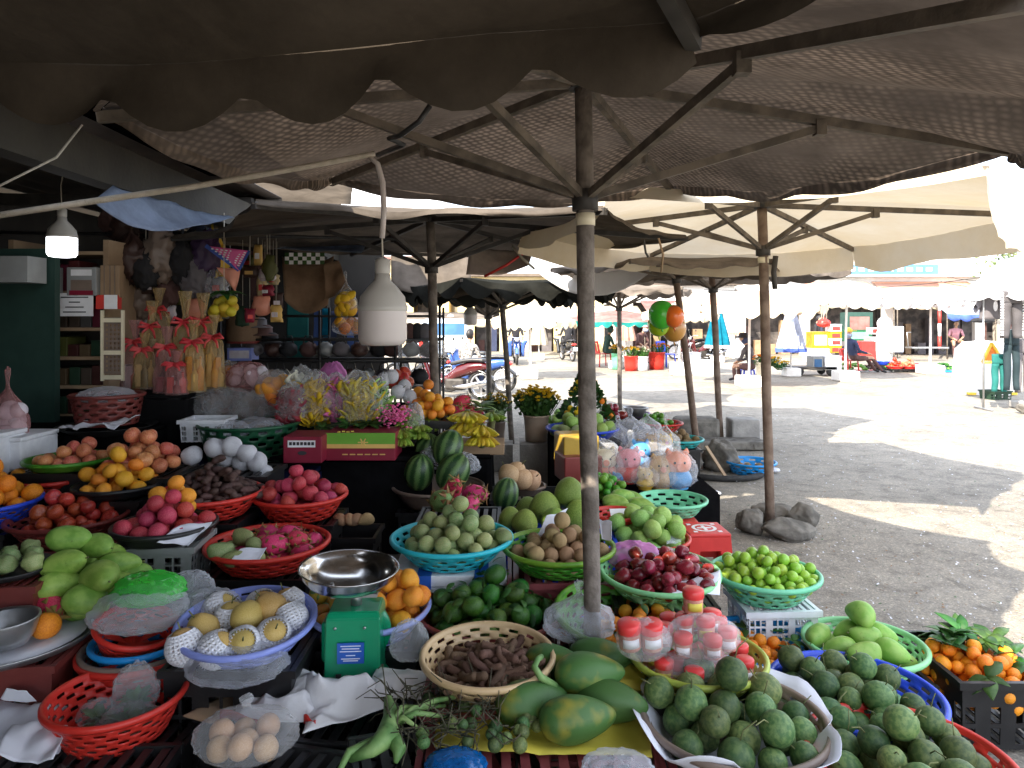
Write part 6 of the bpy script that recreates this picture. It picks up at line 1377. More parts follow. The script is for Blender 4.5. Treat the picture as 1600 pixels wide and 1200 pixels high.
for k in range(40):
    px = rp.uniform(196,440); py = rp.uniform(388,500); d = rp.uniform(5.8,6.3); mt, cn = PK[k % 10]; w_, h_ = rp.uniform(.07,.15), rp.uniform(.09,.2)
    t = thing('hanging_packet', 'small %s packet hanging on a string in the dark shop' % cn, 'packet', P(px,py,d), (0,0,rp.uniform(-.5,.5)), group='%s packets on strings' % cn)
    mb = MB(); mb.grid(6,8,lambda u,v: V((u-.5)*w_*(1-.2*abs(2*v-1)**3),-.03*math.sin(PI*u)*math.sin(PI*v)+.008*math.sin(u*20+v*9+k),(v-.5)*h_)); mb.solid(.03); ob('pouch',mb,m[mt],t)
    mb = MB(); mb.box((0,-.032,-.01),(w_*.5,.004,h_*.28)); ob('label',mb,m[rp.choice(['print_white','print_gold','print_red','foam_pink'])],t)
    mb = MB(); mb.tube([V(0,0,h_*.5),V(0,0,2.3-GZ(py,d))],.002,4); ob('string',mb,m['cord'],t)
t = thing('low_cabinet','low grey cabinet with green packets under the gift parcels','cabinet',P(245,648,5.3)); mb = MB(); mb.box((0,0,.16),(.36,.3,.02)); mb.box((.17,0,-.02),(.02,.3,.34)); mb.box((-.17,0,-.02),(.02,.3,.34)); mb.box((0,.14,-.02),(.32,.02,.34)); ob('case',mb,m['grey'],t)
for k in range(3): mb = MB(); mb.box((0,-.02,-.15+.1*k),(.31,.24,.07),bev=.01); ob('packet',mb,m['olive'],t)
draped(-2.62,5.3,.62,.5,GZ(612,5.25)-.0,'cloth_black','black stand under the golden gift parcels')
# goods hanging from the shop rail
mb = MB(); mb.tube([V(-4.2,5.75,2.3),V(-1.0,6.2,2.3)],.015,8); ob('rail',mb,m['iron'],label='black iron rail with goods hanging under the tarp',cat='rail')
rh = random.Random(21)
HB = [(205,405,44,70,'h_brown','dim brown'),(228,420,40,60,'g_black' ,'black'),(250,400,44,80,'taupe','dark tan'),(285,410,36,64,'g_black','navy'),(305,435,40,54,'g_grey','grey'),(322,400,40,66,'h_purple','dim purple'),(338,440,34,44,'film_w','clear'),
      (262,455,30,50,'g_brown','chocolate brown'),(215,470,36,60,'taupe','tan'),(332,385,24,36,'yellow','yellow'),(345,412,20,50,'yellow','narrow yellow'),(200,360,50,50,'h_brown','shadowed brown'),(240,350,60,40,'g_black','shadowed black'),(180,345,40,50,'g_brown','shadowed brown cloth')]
for k,(px,py,w,h,mt,cn) in enumerate(HB):
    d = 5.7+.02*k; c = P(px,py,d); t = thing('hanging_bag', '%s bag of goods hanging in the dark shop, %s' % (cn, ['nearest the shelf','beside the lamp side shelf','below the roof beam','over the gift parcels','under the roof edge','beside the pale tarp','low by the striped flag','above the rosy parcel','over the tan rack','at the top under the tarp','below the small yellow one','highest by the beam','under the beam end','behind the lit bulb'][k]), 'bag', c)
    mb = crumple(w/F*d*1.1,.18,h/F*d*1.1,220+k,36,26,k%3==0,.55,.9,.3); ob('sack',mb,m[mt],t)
    mb = MB(); mb.tube([V(0,0,h/F*d*.7),V(0,.0,2.32-c.z)],.003,5); ob('string',mb,m['cord'],t)
t = thing('hanging_bunch','hanging plastic bunch of yellow fruit with dark green leaves','bunch',P(350,478,5.5)); rr = random.Random(2)
for k in range(12): me,_ = rr.choice(fruit('orange','banana')); ob('fruit',me,None,t,(rr.uniform(-.09,.09),rr.uniform(-.06,.06),rr.uniform(-.07,.05)),sc=.042)
ob('leaves',leafmesh(14,.13,77,1,.4),m['leaf'],t,(0,0,.1)); mb = MB(); mb.tube([V(0,0,.1),V(0,0,.72)],.003,5); ob('string',mb,m['cord'],t)
def flag(lb, pts, mat, trim=None, seed=1):
    P3 = [P(*p) for p in pts]; c = sum(P3,V(0,0,0))/len(P3); t = thing('pennant',lb,'pennant',c); mb = MB(); a,b_,c_ = [p-c for p in P3[:3]]
    mb.grid(10,10,lambda u,v: a.lerp(b_,u).lerp(c_,v)+V(0,.01*math.sin(u*6+v*4),0)); mb.solid(.003); ob('cloth',mb,m[mat],t)
    if trim:
        mb = MB(); mb.bar(a+V(0,-.006,0),c_+V(0,-.006,0),.03,.006,V(0,1,0)); mb.bar(c_+V(0,-.007,0),b_+V(0,-.007,0),.018,.006,V(0,1,0)); ob('edge',mb,m[trim],t)
        mb = MB()
        for k in range(7):
            f = .12+.11*k; l = a.lerp(c_,f); r_ = b_.lerp(c_,f)
            for j in range(8-k):
                q = l.lerp(r_,(j+.6)/(8.3-k)); mb.box(q+V(0,-.008,0),(.018,.003,.009),rot=(0,.2,0))
        ob('lettering',mb,m['print_white'],t)
    return t
flag('pink printed pennant with a blue edge hanging under the tarp',((322,384,5.6),(390,392,5.6),(374,422,5.6)),'t_hot','cloth_blue'); flag('plain pink pennant hanging beneath the printed one',((338,418,5.65),(376,420,5.65),(368,455,5.65)),'t_peach')
sheet('cloth_sheet',(P(445,470,6.6),P(512,475,6.6),P(522,400,6.7),P(440,400,6.7)),'cloth_gold','tan cloth with a pointed hem hanging over the racks','cloth',wob=.05,seed=31,sagz=.1)
sheet('cloth_sheet',(P(392,470,6.8),P(425,455,6.8),P(424,395,6.8),P(388,392,6.8)),'g_brown','dark brown cloth hanging beside the tan one','cloth',wob=.03,seed=33)
sheet('cloth_sheet',(P(505,470,6.5),P(545,450,6.5),P(530,408,6.6),P(508,415,6.6)),'cloth_gold','bunched orange tan cloth at the edge of the hanging cloths','cloth',wob=.10,seed=35)
t = thing('check_cloth','strip of white and green checked cloth under the tarp','cloth',P(476,404,6.45)); mb, mb2 = MB(), MB(); w_ = 62/F*6.45; h_ = 18/F*6.45
for i in range(9):
    for j in range(3): (mb if (i+j)%2 else mb2).box(((i-4)*w_/9,0,(j-1)*h_/3),(w_/9,.006,h_/3))
ob('white_checks',mb,m['print_white'],t); ob('green_checks',mb2,m['leaf'],t)
bag(540,470,6.4,34,62,'film','clear bag of yellow sweets hanging by the bulb',240,True,contents=('mango',22,.045,'petal_y'))
bag(548,508,6.9,56,40,'film_w','grey bag with orange toys behind the bulb',241,True,contents=('apple',7,.06,'tang'))
# black wire racks
t = thing('rack','long black iron rack of bags and shoes behind the fruit','rack',(GX(510,7.0),7.0,0)); x0_, x1_ = GX(330,7.0)-GX(510,7.0), GX(690,7.0)-GX(510,7.0)
for py in (494,530,562,602,650):
    mb = MB(); z = GZ(py,7.0); mb.tube([V(x0_,-.18,z),V(x1_,-.18,z)],.014,6); ob('rail',mb,m['iron'],t)
    mb = MB(); mb.tube([V(x0_,.18,z),V(x1_,.18,z)],.014,6); ob('rail',mb,m['iron'],t)
for px in (332,345,365,507,622,690):
    for y in (-.18,.18): mb = MB(); x = GX(px,7.0)-GX(510,7.0); mb.tube([V(x,y,0),V(x,y,GZ(480,7.0))],.013,6); ob('post',mb,m['iron'],t)
for py in (563,603): mb = MB(); mb.box((0,0,GZ(py,7.0)-.01),(x1_-x0_,.33,.008)); ob('shelf',mb,m['iron'],t)
mb = MB(); mb.box((GX(625,7.0)-GX(510,7.0),-.20,.4),(.85,.02,.8)); ob('skirt',mb,m['cloth_black'],t)
rg_ = random.Random(31); GL = [('g_black','black'),('g_grey','grey'),('g_brown','brown'),('dark_dried','dark brown'),('grey','ash grey')]
for k in range(22):
    px = 385+13.6*k+rg_.uniform(-3,3); row = k % 2; mt, cn = GL[k % 5]
    if px > 684: break
    t = thing('shoulder_bag', '%s handbag crowded on the iron rack' % cn, 'handbag', P(px,560 if row else 602,7.0-.05*row), group='handbags on the iron rack, '+cn); mb = crumple(.17,.2,.16,260+k,18,12,False,.3,.8); ob('bag',mb,m[mt],t,(0,0,.08)); mb = MB(); mb.tube([V(-.05,0,.14),V(-.03,0,.22),V(.03,0,.22),V(.05,0,.14)],.008,6); ob('handle',mb,m['seat'],t)
for k in range(8):
    px = 395+9*k if k < 4 else 580+12*k; mt, cn = GL[k % 3]
    t = thing('hat_stack' if k < 4 else 'hanging_bag', ('%s cloth hat on the iron rack beside the drum' if k < 4 else '%s purse hanging from the iron rack') % cn, 'hat' if k < 4 else 'purse', P(px,500+12*(k%4) if k < 4 else 520,6.9), group='small %s goods on the rack %d' % (cn, k//4)); mb = MB()
    if k < 4: mb.lathe([(.13,0),(.135,.005),(.08,.02),(.075,.08),(.05,.1),(0,.105)],18)
    else: mb.ball(lambda v: V(v.x*.07,v.y*.05,v.z*.1),12,8)
    ob('body',mb,m[mt],t)
t = thing('drum','tan drum shaped tin on the iron rack','drum',P(382,536,6.9)); mb = MB(); mb.lathe([(0,0),(.17,0),(.17,.27),(.165,.28),(0,.28)],28); ob('shell',mb,m['cloth_gold'],t); mb = MB(); mb.lathe([(.172,.0),(.178,.0),(.178,.02),(.172,.02)],28); ob('band',mb,m['dred'],t)
carton(380,553,6.9,38,20,.2,'lilac box with pale print below the tan drum','lilac',((-.3,.3,'foam_pink',-.4,.4),))
sheet('panel',(P(448,560,8.0),P(482,560,8.0),P(482,470,8.0),P(448,470,8.0)),'g_teal','green painted panel seen through the racks','panel',wob=.0,seed=50)
for k in range(7): sheet('garment',(P(490+13*k,548,7.7+.05*k),P(501+13*k,550,7.7+.05*k),P(500+13*k,478+4*(k%3),7.7+.05*k),P(491+13*k,478+4*(k%3),7.7+.05*k)),['g_blue','cloth_cyan','g_navy','g_lgrey','g_blue','g_navy','g_lgrey'][k],['blue garment hanging next to the green panel','cyan garment hanging behind the racks','navy garment hanging behind the racks','grey garment hanging behind the hanging bulb','dull blue garment hanging behind the hanging bulb','navy garment hanging beyond the bulb','pale grey garment at the end of the racks'][k],'clothes',wob=.04,seed=52+k)
t = thing('glass_case','clear plastic display case on the end of the rack','case',P(660,545,6.75)); mb = MB(); mb.box((0,0,0),(.42,.3,.16)); ob('case',mb,m['film'],t)
# ---------- people, motorbikes, far stalls across the square
def person(label, loc, rz, pose, mats, head=None, s=1.0, hair='hair', arms=None, extra=None):
    """pose: dict of joints (metres, facing -Y); mats: skin, top, bottom, shoe"""
    J = {k: Vector(v)*s for k, v in pose.items()}
    bm = bmesh.new(); lay = bm.verts.layers.skin.verify(); vs = {}
    def nv(k, p, r, root=False):
        v = bm.verts.new(p); v[lay].radius = (r*s, r*s); v[lay].use_root = root; vs[k] = v; return v
    pel = nv('pel', J['pelvis'], .135, True)
    sp = nv('sp', J['pelvis'].lerp(J['chest'], .5), .125); ch = nv('ch', J['chest'], .15); nk0 = nv('nk0', J['chest'].lerp(J['neck'], .75), .075); nk = nv('nk', J['neck'], .052); hd = nv('hd', J['neck'].lerp(J['head'], .55), .05)
    E = [(pel,sp),(sp,ch),(ch,nk0),(nk0,nk),(nk,hd)]
    reg = [('top',J['pelvis'].lerp(J['chest'],.12),J['neck'].lerp(J['chest'],.25)),('skin',J['neck'],J['head']),('bot',J['pelvis'],J['pelvis']+V(0,0,-.05))]
    for q in ('l','r'):
        sh = nv('sh'+q, J['sh'+q], .062); el = nv('el'+q, J['el'+q], .045); wr = nv('wr'+q, J['wr'+q], .03)
        um = nv('um'+q, J['sh'+q].lerp(J['el'+q], .5), .052); E += [(ch,sh),(sh,um),(um,el),(el,wr)]
        fd = (J['wr'+q]-J['el'+q]).normalized(); pm = nv('pm'+q, J['wr'+q]+fd*.05*s, .03); E.append((wr,pm)); side = fd.cross(V(0,0,1)); side = side.normalized() if side.length > .1 else V(1,0,0); dn = fd.cross(side)
        for k in range(4):
            a = J['wr'+q]+fd*.09*s+side*(k-1.5)*.021*s; b = a+(fd*.6+dn*.5).normalized()*(.035,.042,.04,.03)[k]*s
            f1 = nv('f%s%d' % (q,k), a, .0105); f2 = nv('g%s%d' % (q,k), b, .008); E += [(pm,f1),(f1,f2)]
        t1 = nv('t'+q, J['wr'+q]+fd*.05*s+side*.048*s+dn*.01*s, .011); E.append((pm,t1))
        hp = nv('hp'+q, J['hp'+q], .10); kn = nv('kn'+q, J['kn'+q], .062); th = nv('th'+q, J['hp'+q].lerp(J['kn'+q],.5), .085); an = nv('an'+q, J['an'+q], .042); cf = nv('cf'+q, J['kn'+q].lerp(J['an'+q],.35), .056); toe = nv('toe'+q, J['toe'+q], .032)
        E += [(pel,hp),(hp,th),(th,kn),(kn,cf),(cf,an),(an,toe)]
        reg += [('top',J['sh'+q],J['sh'+q].lerp(J['wr'+q],.42 if not extra else .8)),('skin',J['el'+q].lerp(J['wr'+q],.55 if not extra else .95),J['wr'+q]+fd*.15),('bot',J['hp'+q],J['an'+q].lerp(J['kn'+q],.1)),('shoe',J['an'+q],J['toe'+q])]
    for a, b in E: bm.edges.new((a, b))
    me = bpy.data.meshes.new('body'); bm.to_mesh(me); bm.free()
    tmp = bpy.data.objects.new('tmp', me); COL.objects.link(tmp)
    md = tmp.modifiers.new('s','SKIN'); md.use_smooth_shade = True; md.branch_smoothing = .6; ms = tmp.modifiers.new('u','SUBSURF'); ms.levels = ms.render_levels = 1
    dg = bpy.context.evaluated_depsgraph_get(); me2 = bpy.data.meshes.new_from_object(tmp.evaluated_get(dg)); bpy.data.objects.remove(tmp)
    hb = bmesh.new(); hb.from_mesh(me2); H = J['head']; hm = MB(); hm.bm.free(); hm.bm = hb
    def hf(v):
        f = -v.y; r = V(v.x*.078, v.y*.096, v.z*.118)
        if v.z < 0: r.x *= 1+.22*v.z; r.y *= 1+.10*v.z
        r.y -= .022*math.exp(-((v.x/.16)**2+((v.z+.12)/.22)**2))*(f > 0); r.y += .008*math.exp(-(((abs(v.x)-.36)/.16)**2+((v.z-.10)/.12)**2))*(f > 0); r.y -= .006*math.exp(-((v.x/.25)**2+((v.z+.52)/.09)**2))*(f > 0)
        return H+r*s
    hm.ball(hf, 20, 16)
    for q in (-1,1): hm.ball(lambda v: H+V(q*.078+v.x*.012, .005+v.y*.022, -.01+v.z*.034)*s, 8, 6)
    for f in hb.faces: f.smooth = True
    hb.to_mesh(me2); hb.free(); me2.name = 'person_body'
    keys = ['skin','top','bot','shoe']; me2.materials.clear()
    for k in keys: me2.materials.append(m[mats[k]])
    for p in me2.polygons:
        c = p.center; best = (9, 'top')
        for k, a, b in reg:
            ab = b-a; t = max(0, min(1, (c-a).dot(ab)/max(1e-9, ab.length_squared))); d = (c-(a+ab*t)).length
            if k == 'bot': d -= .015
            if d < best[0]: best = (d, k)
        if (c-H).length < .15*s: best = (0, 'skin')
        p.material_index = keys.index(best[1]); p.use_smooth = True
    t = thing('person', label, 'person', loc, (0,0,rz)); ob('body', me2, None, t)
    for q in (-1,1):
        eb = MB(); eb.ball(lambda v: H+V(q*.030+v.x*.010, -.090+v.y*.006, .012+v.z*.006)*s, 8, 6); ob('eye', eb, m['print_dark'], t)
    mb = MB()
    if head in (None, 'hood'):
        mb.ball(lambda v: H+V(v.x*.088, .012+v.y*.104, .022+v.z*.118)*s*(1.16 if head == 'hood' else 1)*(1 if (v.y > -.25 or v.z > .45) else .86), 18, 12); ob('hair' if head is None else 'hood', mb, m[hair], t)
    elif head == 'helmet':
        mb.lathe([(.128,-.03),(.135,-.01),(.132,.06),(.105,.12),(.05,.155),(0,.162)], 20, M=Matrix.Translation(H)@Matrix.Scale(s,4)); mb.box(H+V(0,-.15,.0)*s,(.16*s,.07*s,.012*s)); ob('helmet', mb, m[hair], t)
    elif head == 'hat':
        mb.lathe([(.24,.02),(.245,.03),(.12,.06),(.115,.10),(.09,.14),(0,.15)], 24, M=Matrix.Translation(H)@Matrix.Scale(s,4)); ob('hat', mb, m[hair], t)
        hb2 = MB(); hb2.ball(lambda v: H+V(v.x*.09,.03+v.y*.09,-.03+v.z*.13)*s,12,8); ob('scarf', hb2, m['g_navy'], t)
    elif head == 'cap':
        mb.ball(lambda v: H+V(v.x*.095,v.y*.11,.04+max(-.2,v.z)*.10)*s,16,10); mb.box(H+V(0,-.15,.05)*s,(.15*s,.12*s,.012*s),bev=.003); ob('cap', mb, m[hair], t)
        hb2 = MB(); hb2.ball(lambda v: H+V(v.x*.098,.0+v.y*.105,-.075+v.z*.085)*s,12,8); ob('scarf', hb2, m['cloth_lilac'], t)
    return t
def pose(**k):
    b = dict(pelvis=(0,0,.92),chest=(0,0,1.30),neck=(0,0,1.46),head=(0,-.02,1.60),shl=(-.19,0,1.38),ell=(-.25,.0,1.10),wrl=(-.24,-.08,.86),shr=(.19,0,1.38),elr=(.25,.0,1.10),wrr=(.24,-.08,.86),
             hpl=(-.09,0,.86),knl=(-.10,-.02,.48),anl=(-.10,.02,.09),toel=(-.11,-.14,.04),hpr=(.09,0,.86),knr=(.10,-.02,.48),anr=(.10,.02,.09),toer=(.11,-.14,.04)); b.update(k); return b
def seated(h, lean=.05, kn=.42, feet=.40, low=False, hands=(.12,.42,.10)):
    z = h+.10; up = lambda y, zz: (y, z+zz)
    d = dict(pelvis=(0,0,z),chest=(0,-lean,z+.38),neck=(0,-lean*1.4,z+.54),head=(0,-lean*1.7-.02,z+.68)); d['shl']=(-.18,-lean,z+.46); d['shr']=(.18,-lean,z+.46)
    for q, x in (('l',-1),('r',1)):
        d['el'+q] = (x*.25,-.08-lean,z+.19); d['wr'+q] = (x*hands[0],-hands[1]*.85,z+hands[2]); d['hp'+q] = (x*.10,-.02,z-.03); d['kn'+q] = (x*.15,-kn,max(.40,z-.0)); d['an'+q] = (x*.14,-feet,.09); d['toe'+q] = (x*.15,-feet-.15,.04)
    return d
def motorbike(label, loc, rz, paint, plate=True, group=None):
    """small step-through motorbike, front along -Y"""
    t = thing('motorbike', label, 'motorbike', loc, (0,0,rz), group)
    for y, nm in ((-.62,'front'),(.60,'rear')):
        RW = Matrix.Translation((0,y,.29))@Matrix.Rotation(PI/2,4,'Y')
        mb = MB(); mb.lathe([(.235,-.035),(.27,-.04),(.29,-.015),(.29,.015),(.27,.04),(.235,.035),(.235,-.035)],32,M=RW); w_ = ob('wheel',mb,m['tyre'],t)
        mb = MB(); mb.lathe([(.20,-.02),(.236,-.028),(.236,.028),(.20,.02),(.20,-.02)],32,M=RW); mb.lathe([(0,-.05),(.05,-.05),(.06,0),(.05,.05),(0,.05)],14,M=RW)
        for k in range(5):
            a = k*2*PI/5; mb.bar(RW@V(.05*math.cos(a),.05*math.sin(a),0),RW@V(.21*math.cos(a),.21*math.sin(a),0),.035,.018,V(1,0,0))
        ob('rim',mb,m['rim_alloy'],w_)
    mb = MB()
    prof = [(.62,.0,.60,.09),(.45,.0,.62,.13),(.2,.0,.58,.12),(0,.0,.46,.10),(-.15,.0,.36,.08)]
    pts = [(.74,.66,.05,.06),(.60,.66,.10,.10),(.35,.62,.13,.14),(.1,.54,.12,.14),(-.1,.40,.09,.11),(-.28,.34,.07,.08),(-.36,.48,.10,.10),(-.44,.70,.13,.12),(-.48,.86,.11,.09)]
    sec = []
    for y, z, wx, wz in pts: sec.append([mb.v(V(wx*math.cos(a*PI/5)*1.0, y+.06*math.sin(a*PI/5)*(1 if y < -.2 else 0), z+wz*math.sin(a*PI/5))) for a in range(10)])
    for A, B in zip(sec, sec[1:]):
        for k in range(10): mb.f([A[k],A[(k+1)%10],B[(k+1)%10],B[k]])
    mb.f(sec[0]); mb.f(sec[-1][::-1]); ob('body',mb,m[paint],t)
    mb = MB()
    for s in (-1,1): mb.grid(6,4,lambda u,v,s=s: V(s*(.17+.10*math.sin(PI*v)), -.42-.10*u+.10*v*(1-u), .28+.55*u))
    mb.solid(.01); ob('leg_shield',mb,m[paint],t)
    mb = MB(); mb.grid(14,6,lambda u,v: V((v-.5)*.26*(1-.25*abs(u-.3)), -.02+.72*u, .745+.05*math.sin(PI*u*.9)+.06*u-.10*(v-.5)**2)); mb.solid(.06); ob('seat',mb,m['seat'],t)
    mb = MB()
    for s in (-1,1): mb.tube([V(s*.075,-.62,.29),V(s*.07,-.52,.62),V(s*.04,-.47,.86)],.022,8)
    ob('fork',mb,m['chrome'],t)
    mb = MB(); mb.grid(10,4,lambda u,v: V((v-.5)*.14*(1-.2*abs(u-.5)), -.62+.31*math.cos(u*2.6+.35)*-1*1.0, .29+.32*math.sin(u*2.6+.35)-.03*(v-.5)**2*4)); mb.solid(.008); ob('front_mudguard',mb,m[paint],t)
    mb = MB(); mb.grid(8,4,lambda u,v: V((v-.5)*.16, .52+.40*u, .62-.02*u-.20*u*u-.04*(v-.5)**2*4)); mb.solid(.008); ob('rear_mudguard',mb,m['bike_black'],t)
    mb = MB(); mb.tube([V(-.34,-.36,.98),V(-.22,-.42,.98),V(-.05,-.46,.93),V(.05,-.46,.93),V(.22,-.42,.98),V(.34,-.36,.98)],.016,8); ob('handlebar',mb,m['chrome'],t)
    for s in (-1,1):
        mb = MB(); mb.tube([V(s*.24,-.41,.99),V(s*.28,-.43,1.14)],.006,6); mb.ball(lambda v: V(s*.30+v.x*.06,-.43+v.y*.015,1.17+v.z*.04),10,8); ob('mirror',mb,m['bike_black'],t)
    mb = MB(); mb.ball(lambda v: V(v.x*.10,-.52+v.y*.06,.86+v.z*.075),14,10); ob('headlight',mb,m['chrome'],t)
    mb = MB(); mb.ball(lambda v: V(v.x*.11,.76+v.y*.04,.64+v.z*.045),14,8); ob('tail_light',mb,m['tail_red'],t)
    mb = MB(); mb.tube([V(.13,.05,.26),V(.15,.3,.27),V(.16,.85,.38)],[.03,.05,.045],12); ob('exhaust',mb,m['chrome'],t)
    mb = MB(); mb.box((0,.05,.30),(.22,.42,.24),bev=.05); ob('engine',mb,m['rib_dark'],t)
    if plate: mb = MB(); mb.box((0,.93,.47),(.19,.012,.14),rot=(-.25,0,0)); ob('plate',mb,m['print_white'],t)
    return t
# motorbikes parked at the stall end
motorbike('maroon motorbike parked at the end of the racks, rear wheel to the street',(GX(727,14.0)-.25,14.2,0),-PI/2-.35,'bike_red')
motorbike('blue motorbike parked behind the maroon one',(GX(770,15.3)-.35,15.4,0),-PI/2-.25,'bike_blue',group='parked motorbikes')
motorbike('silver blue motorbike parked deepest in the row by the van',(GX(735,17)-.3,17.0,0),-PI/2-.2,'van')
motorbike('black motorbike parked half hidden behind the iron racks',(GX(690,16)-.5,16.0,0),-PI/2-.4,'bike_black')
motorbike('maroon motorbike parked across the square beyond the balloons',(GX(1104,26),26.5,0),-PI/2+.2,'bike_red')
motorbike('dark motorbike parked across the square by the cyan folded umbrella',(GX(1085,27.5),28,0),-PI/2-.2,'bike_black')
D1 = GD(570); l1 = (GX(806,D1),D1+.5,0); motorbike('blue and white motorbike ridden toward the stall',l1,.05,'bike_blue',False)
rid = seated(.70,.06,.36,.10,hands=(.30,.50,.17)); rid.update(anl=(-.16,-.02,.30),anr=(.16,-.02,.30),toel=(-.17,-.16,.27),toer=(.17,-.16,.27),knl=(-.17,-.34,.66),knr=(.17,-.34,.66))
person('person in a black shirt and pale helmet riding toward the stall',(l1[0],l1[1]+.12,0),.05,rid,dict(skin='skin',top='g_black',bot='g_navy',shoe='g_black'),'helmet',1.0,'g_lgrey')
D2 = GD(563); l2 = (GX(886,D2),D2-.2,0); motorbike('dark motorbike ridden away down the street',l2,PI+.25,'bike_black')
person('person in black seen from behind riding a dark motorbike away',(l2[0]+.02,l2[1]-.1,0),PI+.25,rid,dict(skin='skin',top='g_black',bot='g_black',shoe='g_black'),None,1.0,'hair',extra=True)
person('person in a patterned pale shirt sitting with their back to the stall',(GX(728,15.0),14.9,0),PI-.5,seated(.50,.10),dict(skin='skin',top='g_print',bot='g_navy',shoe='g_black'),None,.98)
person('person in white standing far off under the grey awning',(GX(704,25),25,0),.4,pose(),dict(skin='skin',top='g_white',bot='g_white',shoe='g_black'),'helmet',1.0,'g_white')
person('person in a dark green hood sitting on a red chair by the flower buckets',(GX(945,23.6),23.6,0),PI/2+.3,seated(.45,.12),dict(skin='skin',top='g_green',bot='g_green',shoe='g_black'),'hood',1.0,'g_green',extra=True)
person('person in maroon clothes bending behind the yellow flower buckets',(GX(996,25),25.2,0),.6,seated(.50,.25),dict(skin='skin',top='g_brown',bot='g_brown',shoe='g_black'),'cap',1.0,'g_pink',extra=True)
person('person in a dark hat and grey jacket sitting on a low blue stool',(GX(1176,17.9),17.9,0),PI+.9,seated(.30,.12),dict(skin='skin',top='g_lgrey',bot='g_brown',shoe='g_black'),'hat',1.02,'g_black',extra=True)
person('person in an orange cap leaning back on a red chair by the vegetables',(GX(1335,20.6),20.6,0),PI/2+.2,dict(seated(.36,-.12,.45,.75),knl=(-.12,-.46,.44),knr=(.12,-.46,.44)),dict(skin='skin',top='g_navy',bot='g_brown',shoe='g_black'),'cap',1.05,'g_yellow',extra=True)
person('person in a black shirt standing behind the pale blue folded umbrella',(GX(1277,25),25,0),.9,pose(head=(0,-.08,1.58),wrl=(-.15,-.32,1.08),wrr=(.15,-.32,1.08)),dict(skin='skin',top='g_black',bot='g_navy',shoe='g_black'),None,1.0)
person('person in a pale pink shirt sitting in the dark shop across the square',(GX(1492,29),29,0),-.3,seated(.55,.1),dict(skin='skin',top='g_pink',bot='g_brown',shoe='g_black'),None,1.05)
# pale van and umbrellas of the far stalls
vd = 22.5; t = thing('van','pale blue van parked under the grey awning','van',(GX(684,vd),vd+1.8,0),(0,0,.12))
mb = MB(); v8 = []
for z, w_, y0_, y1_ in ((.35,.80,-2.0,2.1),(.55,.84,-2.05,2.15),(.98,.85,-2.03,2.1),(1.02,.83,-2.0,1.2),(1.52,.70,-1.75,.6),(1.60,.62,-1.6,.4)): v8.append([mb.v((sx*w_,y,z)) for sx,y in ((-1,y0_),(1,y0_),(1,y1_),(-1,y1_))])
for a, b_ in zip(v8, v8[1:]):
    for k in range(4): mb.f([a[k],a[(k+1)%4],b_[(k+1)%4],b_[k]],False)
mb.f(v8[-1],False); mb.f(v8[0][::-1],False); bmesh.ops.bevel(mb.bm,geom=mb.bm.edges[:],offset=.04,segments=2,affect='EDGES'); ob('body',mb,m['van'],t)
mb = MB(); mb.box((0,-1.885,1.27),(1.25,.02,.40),rot=(-.46,0,0)); ob('rear_window',mb,m['glass_dark'],t)
for s in (-1,1):
    mb = MB(); mb.box((s*.765,-.4,1.26),(.02,1.6,.36),rot=(0,-s*.255,0)); ob('side_window',mb,m['glass_dark'],t)
    mb = MB(); mb.box((s*.74,-2.045,.78),(.14,.03,.30)); ob('tail_light',mb,m['tail_red'],t)
    for y in (-1.3,1.3): mb = MB(); mb.lathe([(0,-.1),(.2,-.1),(.31,-.08),(.33,0),(.31,.1),(0,.1)],24,M=Matrix.Translation((s*.74,y,.33))@Matrix.Rotation(PI/2,4,'Y')); ob('wheel',mb,m['tyre'],t)
mb = MB(); mb.box((0,-2.08,.48),(1.6,.08,.16),bev=.02); ob('bumper',mb,m['bike_black'],t)
mb = MB(); mb.box((0,-2.065,.72),(.36,.015,.11)); ob('plate',mb,m['print_white'],t)
def far_umb(label, px, py, yap, R, cl, vl, lob=4, seed=1, val=.22, drop=.35, tilt=(0,.04), bw=.42, bh=.26, st=True):
    d = GD(py); x = GX(px,d); z = GZ(yap,d)
    t = umbrella(label,(x,d,0),(x+.03,d,z),[15+seed*7+45*k for k in range(8)],R,drop,tilt,cl,vl,val=val,lobes=lob//2+1,conc=.02,sag=.04,collar=-.5,sfr=.4,pr=.028,rw=.03,polem='white_block',seed=seed,lobe_amp=.55)
    mb = MB(); mb.box((0,0,bh/2),(bw,bw,bh),bev=.03); ob('base',mb,m['white_block'],t); return t
far_umb('peach umbrella with a white scalloped hem shading the hatted person',1170,604,452,1.75,'cloth_peach','cloth_cream',5,3,.30,.32,bw=.52)
far_umb('white umbrella bright in the sun over the vegetable seller',1321,595,438,1.5,'cloth_white','cloth_white',5,5,.26,.42,bw=.52)
far_umb('peach and white umbrella with a dark torn patch over the greens',1453,584,452,1.45,'cloth_peach','cloth_white',5,7,.30,.22,bw=.56)
far_umb('faded pink umbrella with a teal hem over the flower buckets',962,576,484,1.8,'cloth_pink','cloth_teal',6,9,.16,.30)
far_umb('cream umbrella with a thin top behind the balloons',1061,586,472,1.1,'cloth_cream','cloth_cream',4,11,.2,.3,bw=.46,bh=.36)
far_umb('white umbrella on a thin pole before the dark shops',1425,552,440,1.6,'cloth_white','cloth_peach',5,13,.3,.34,bw=.5)
far_umb('cream umbrella between the thin poles over the distant seller',828,592,482,1.2,'cloth_cream','cloth_cream',4,15,.2,.3)
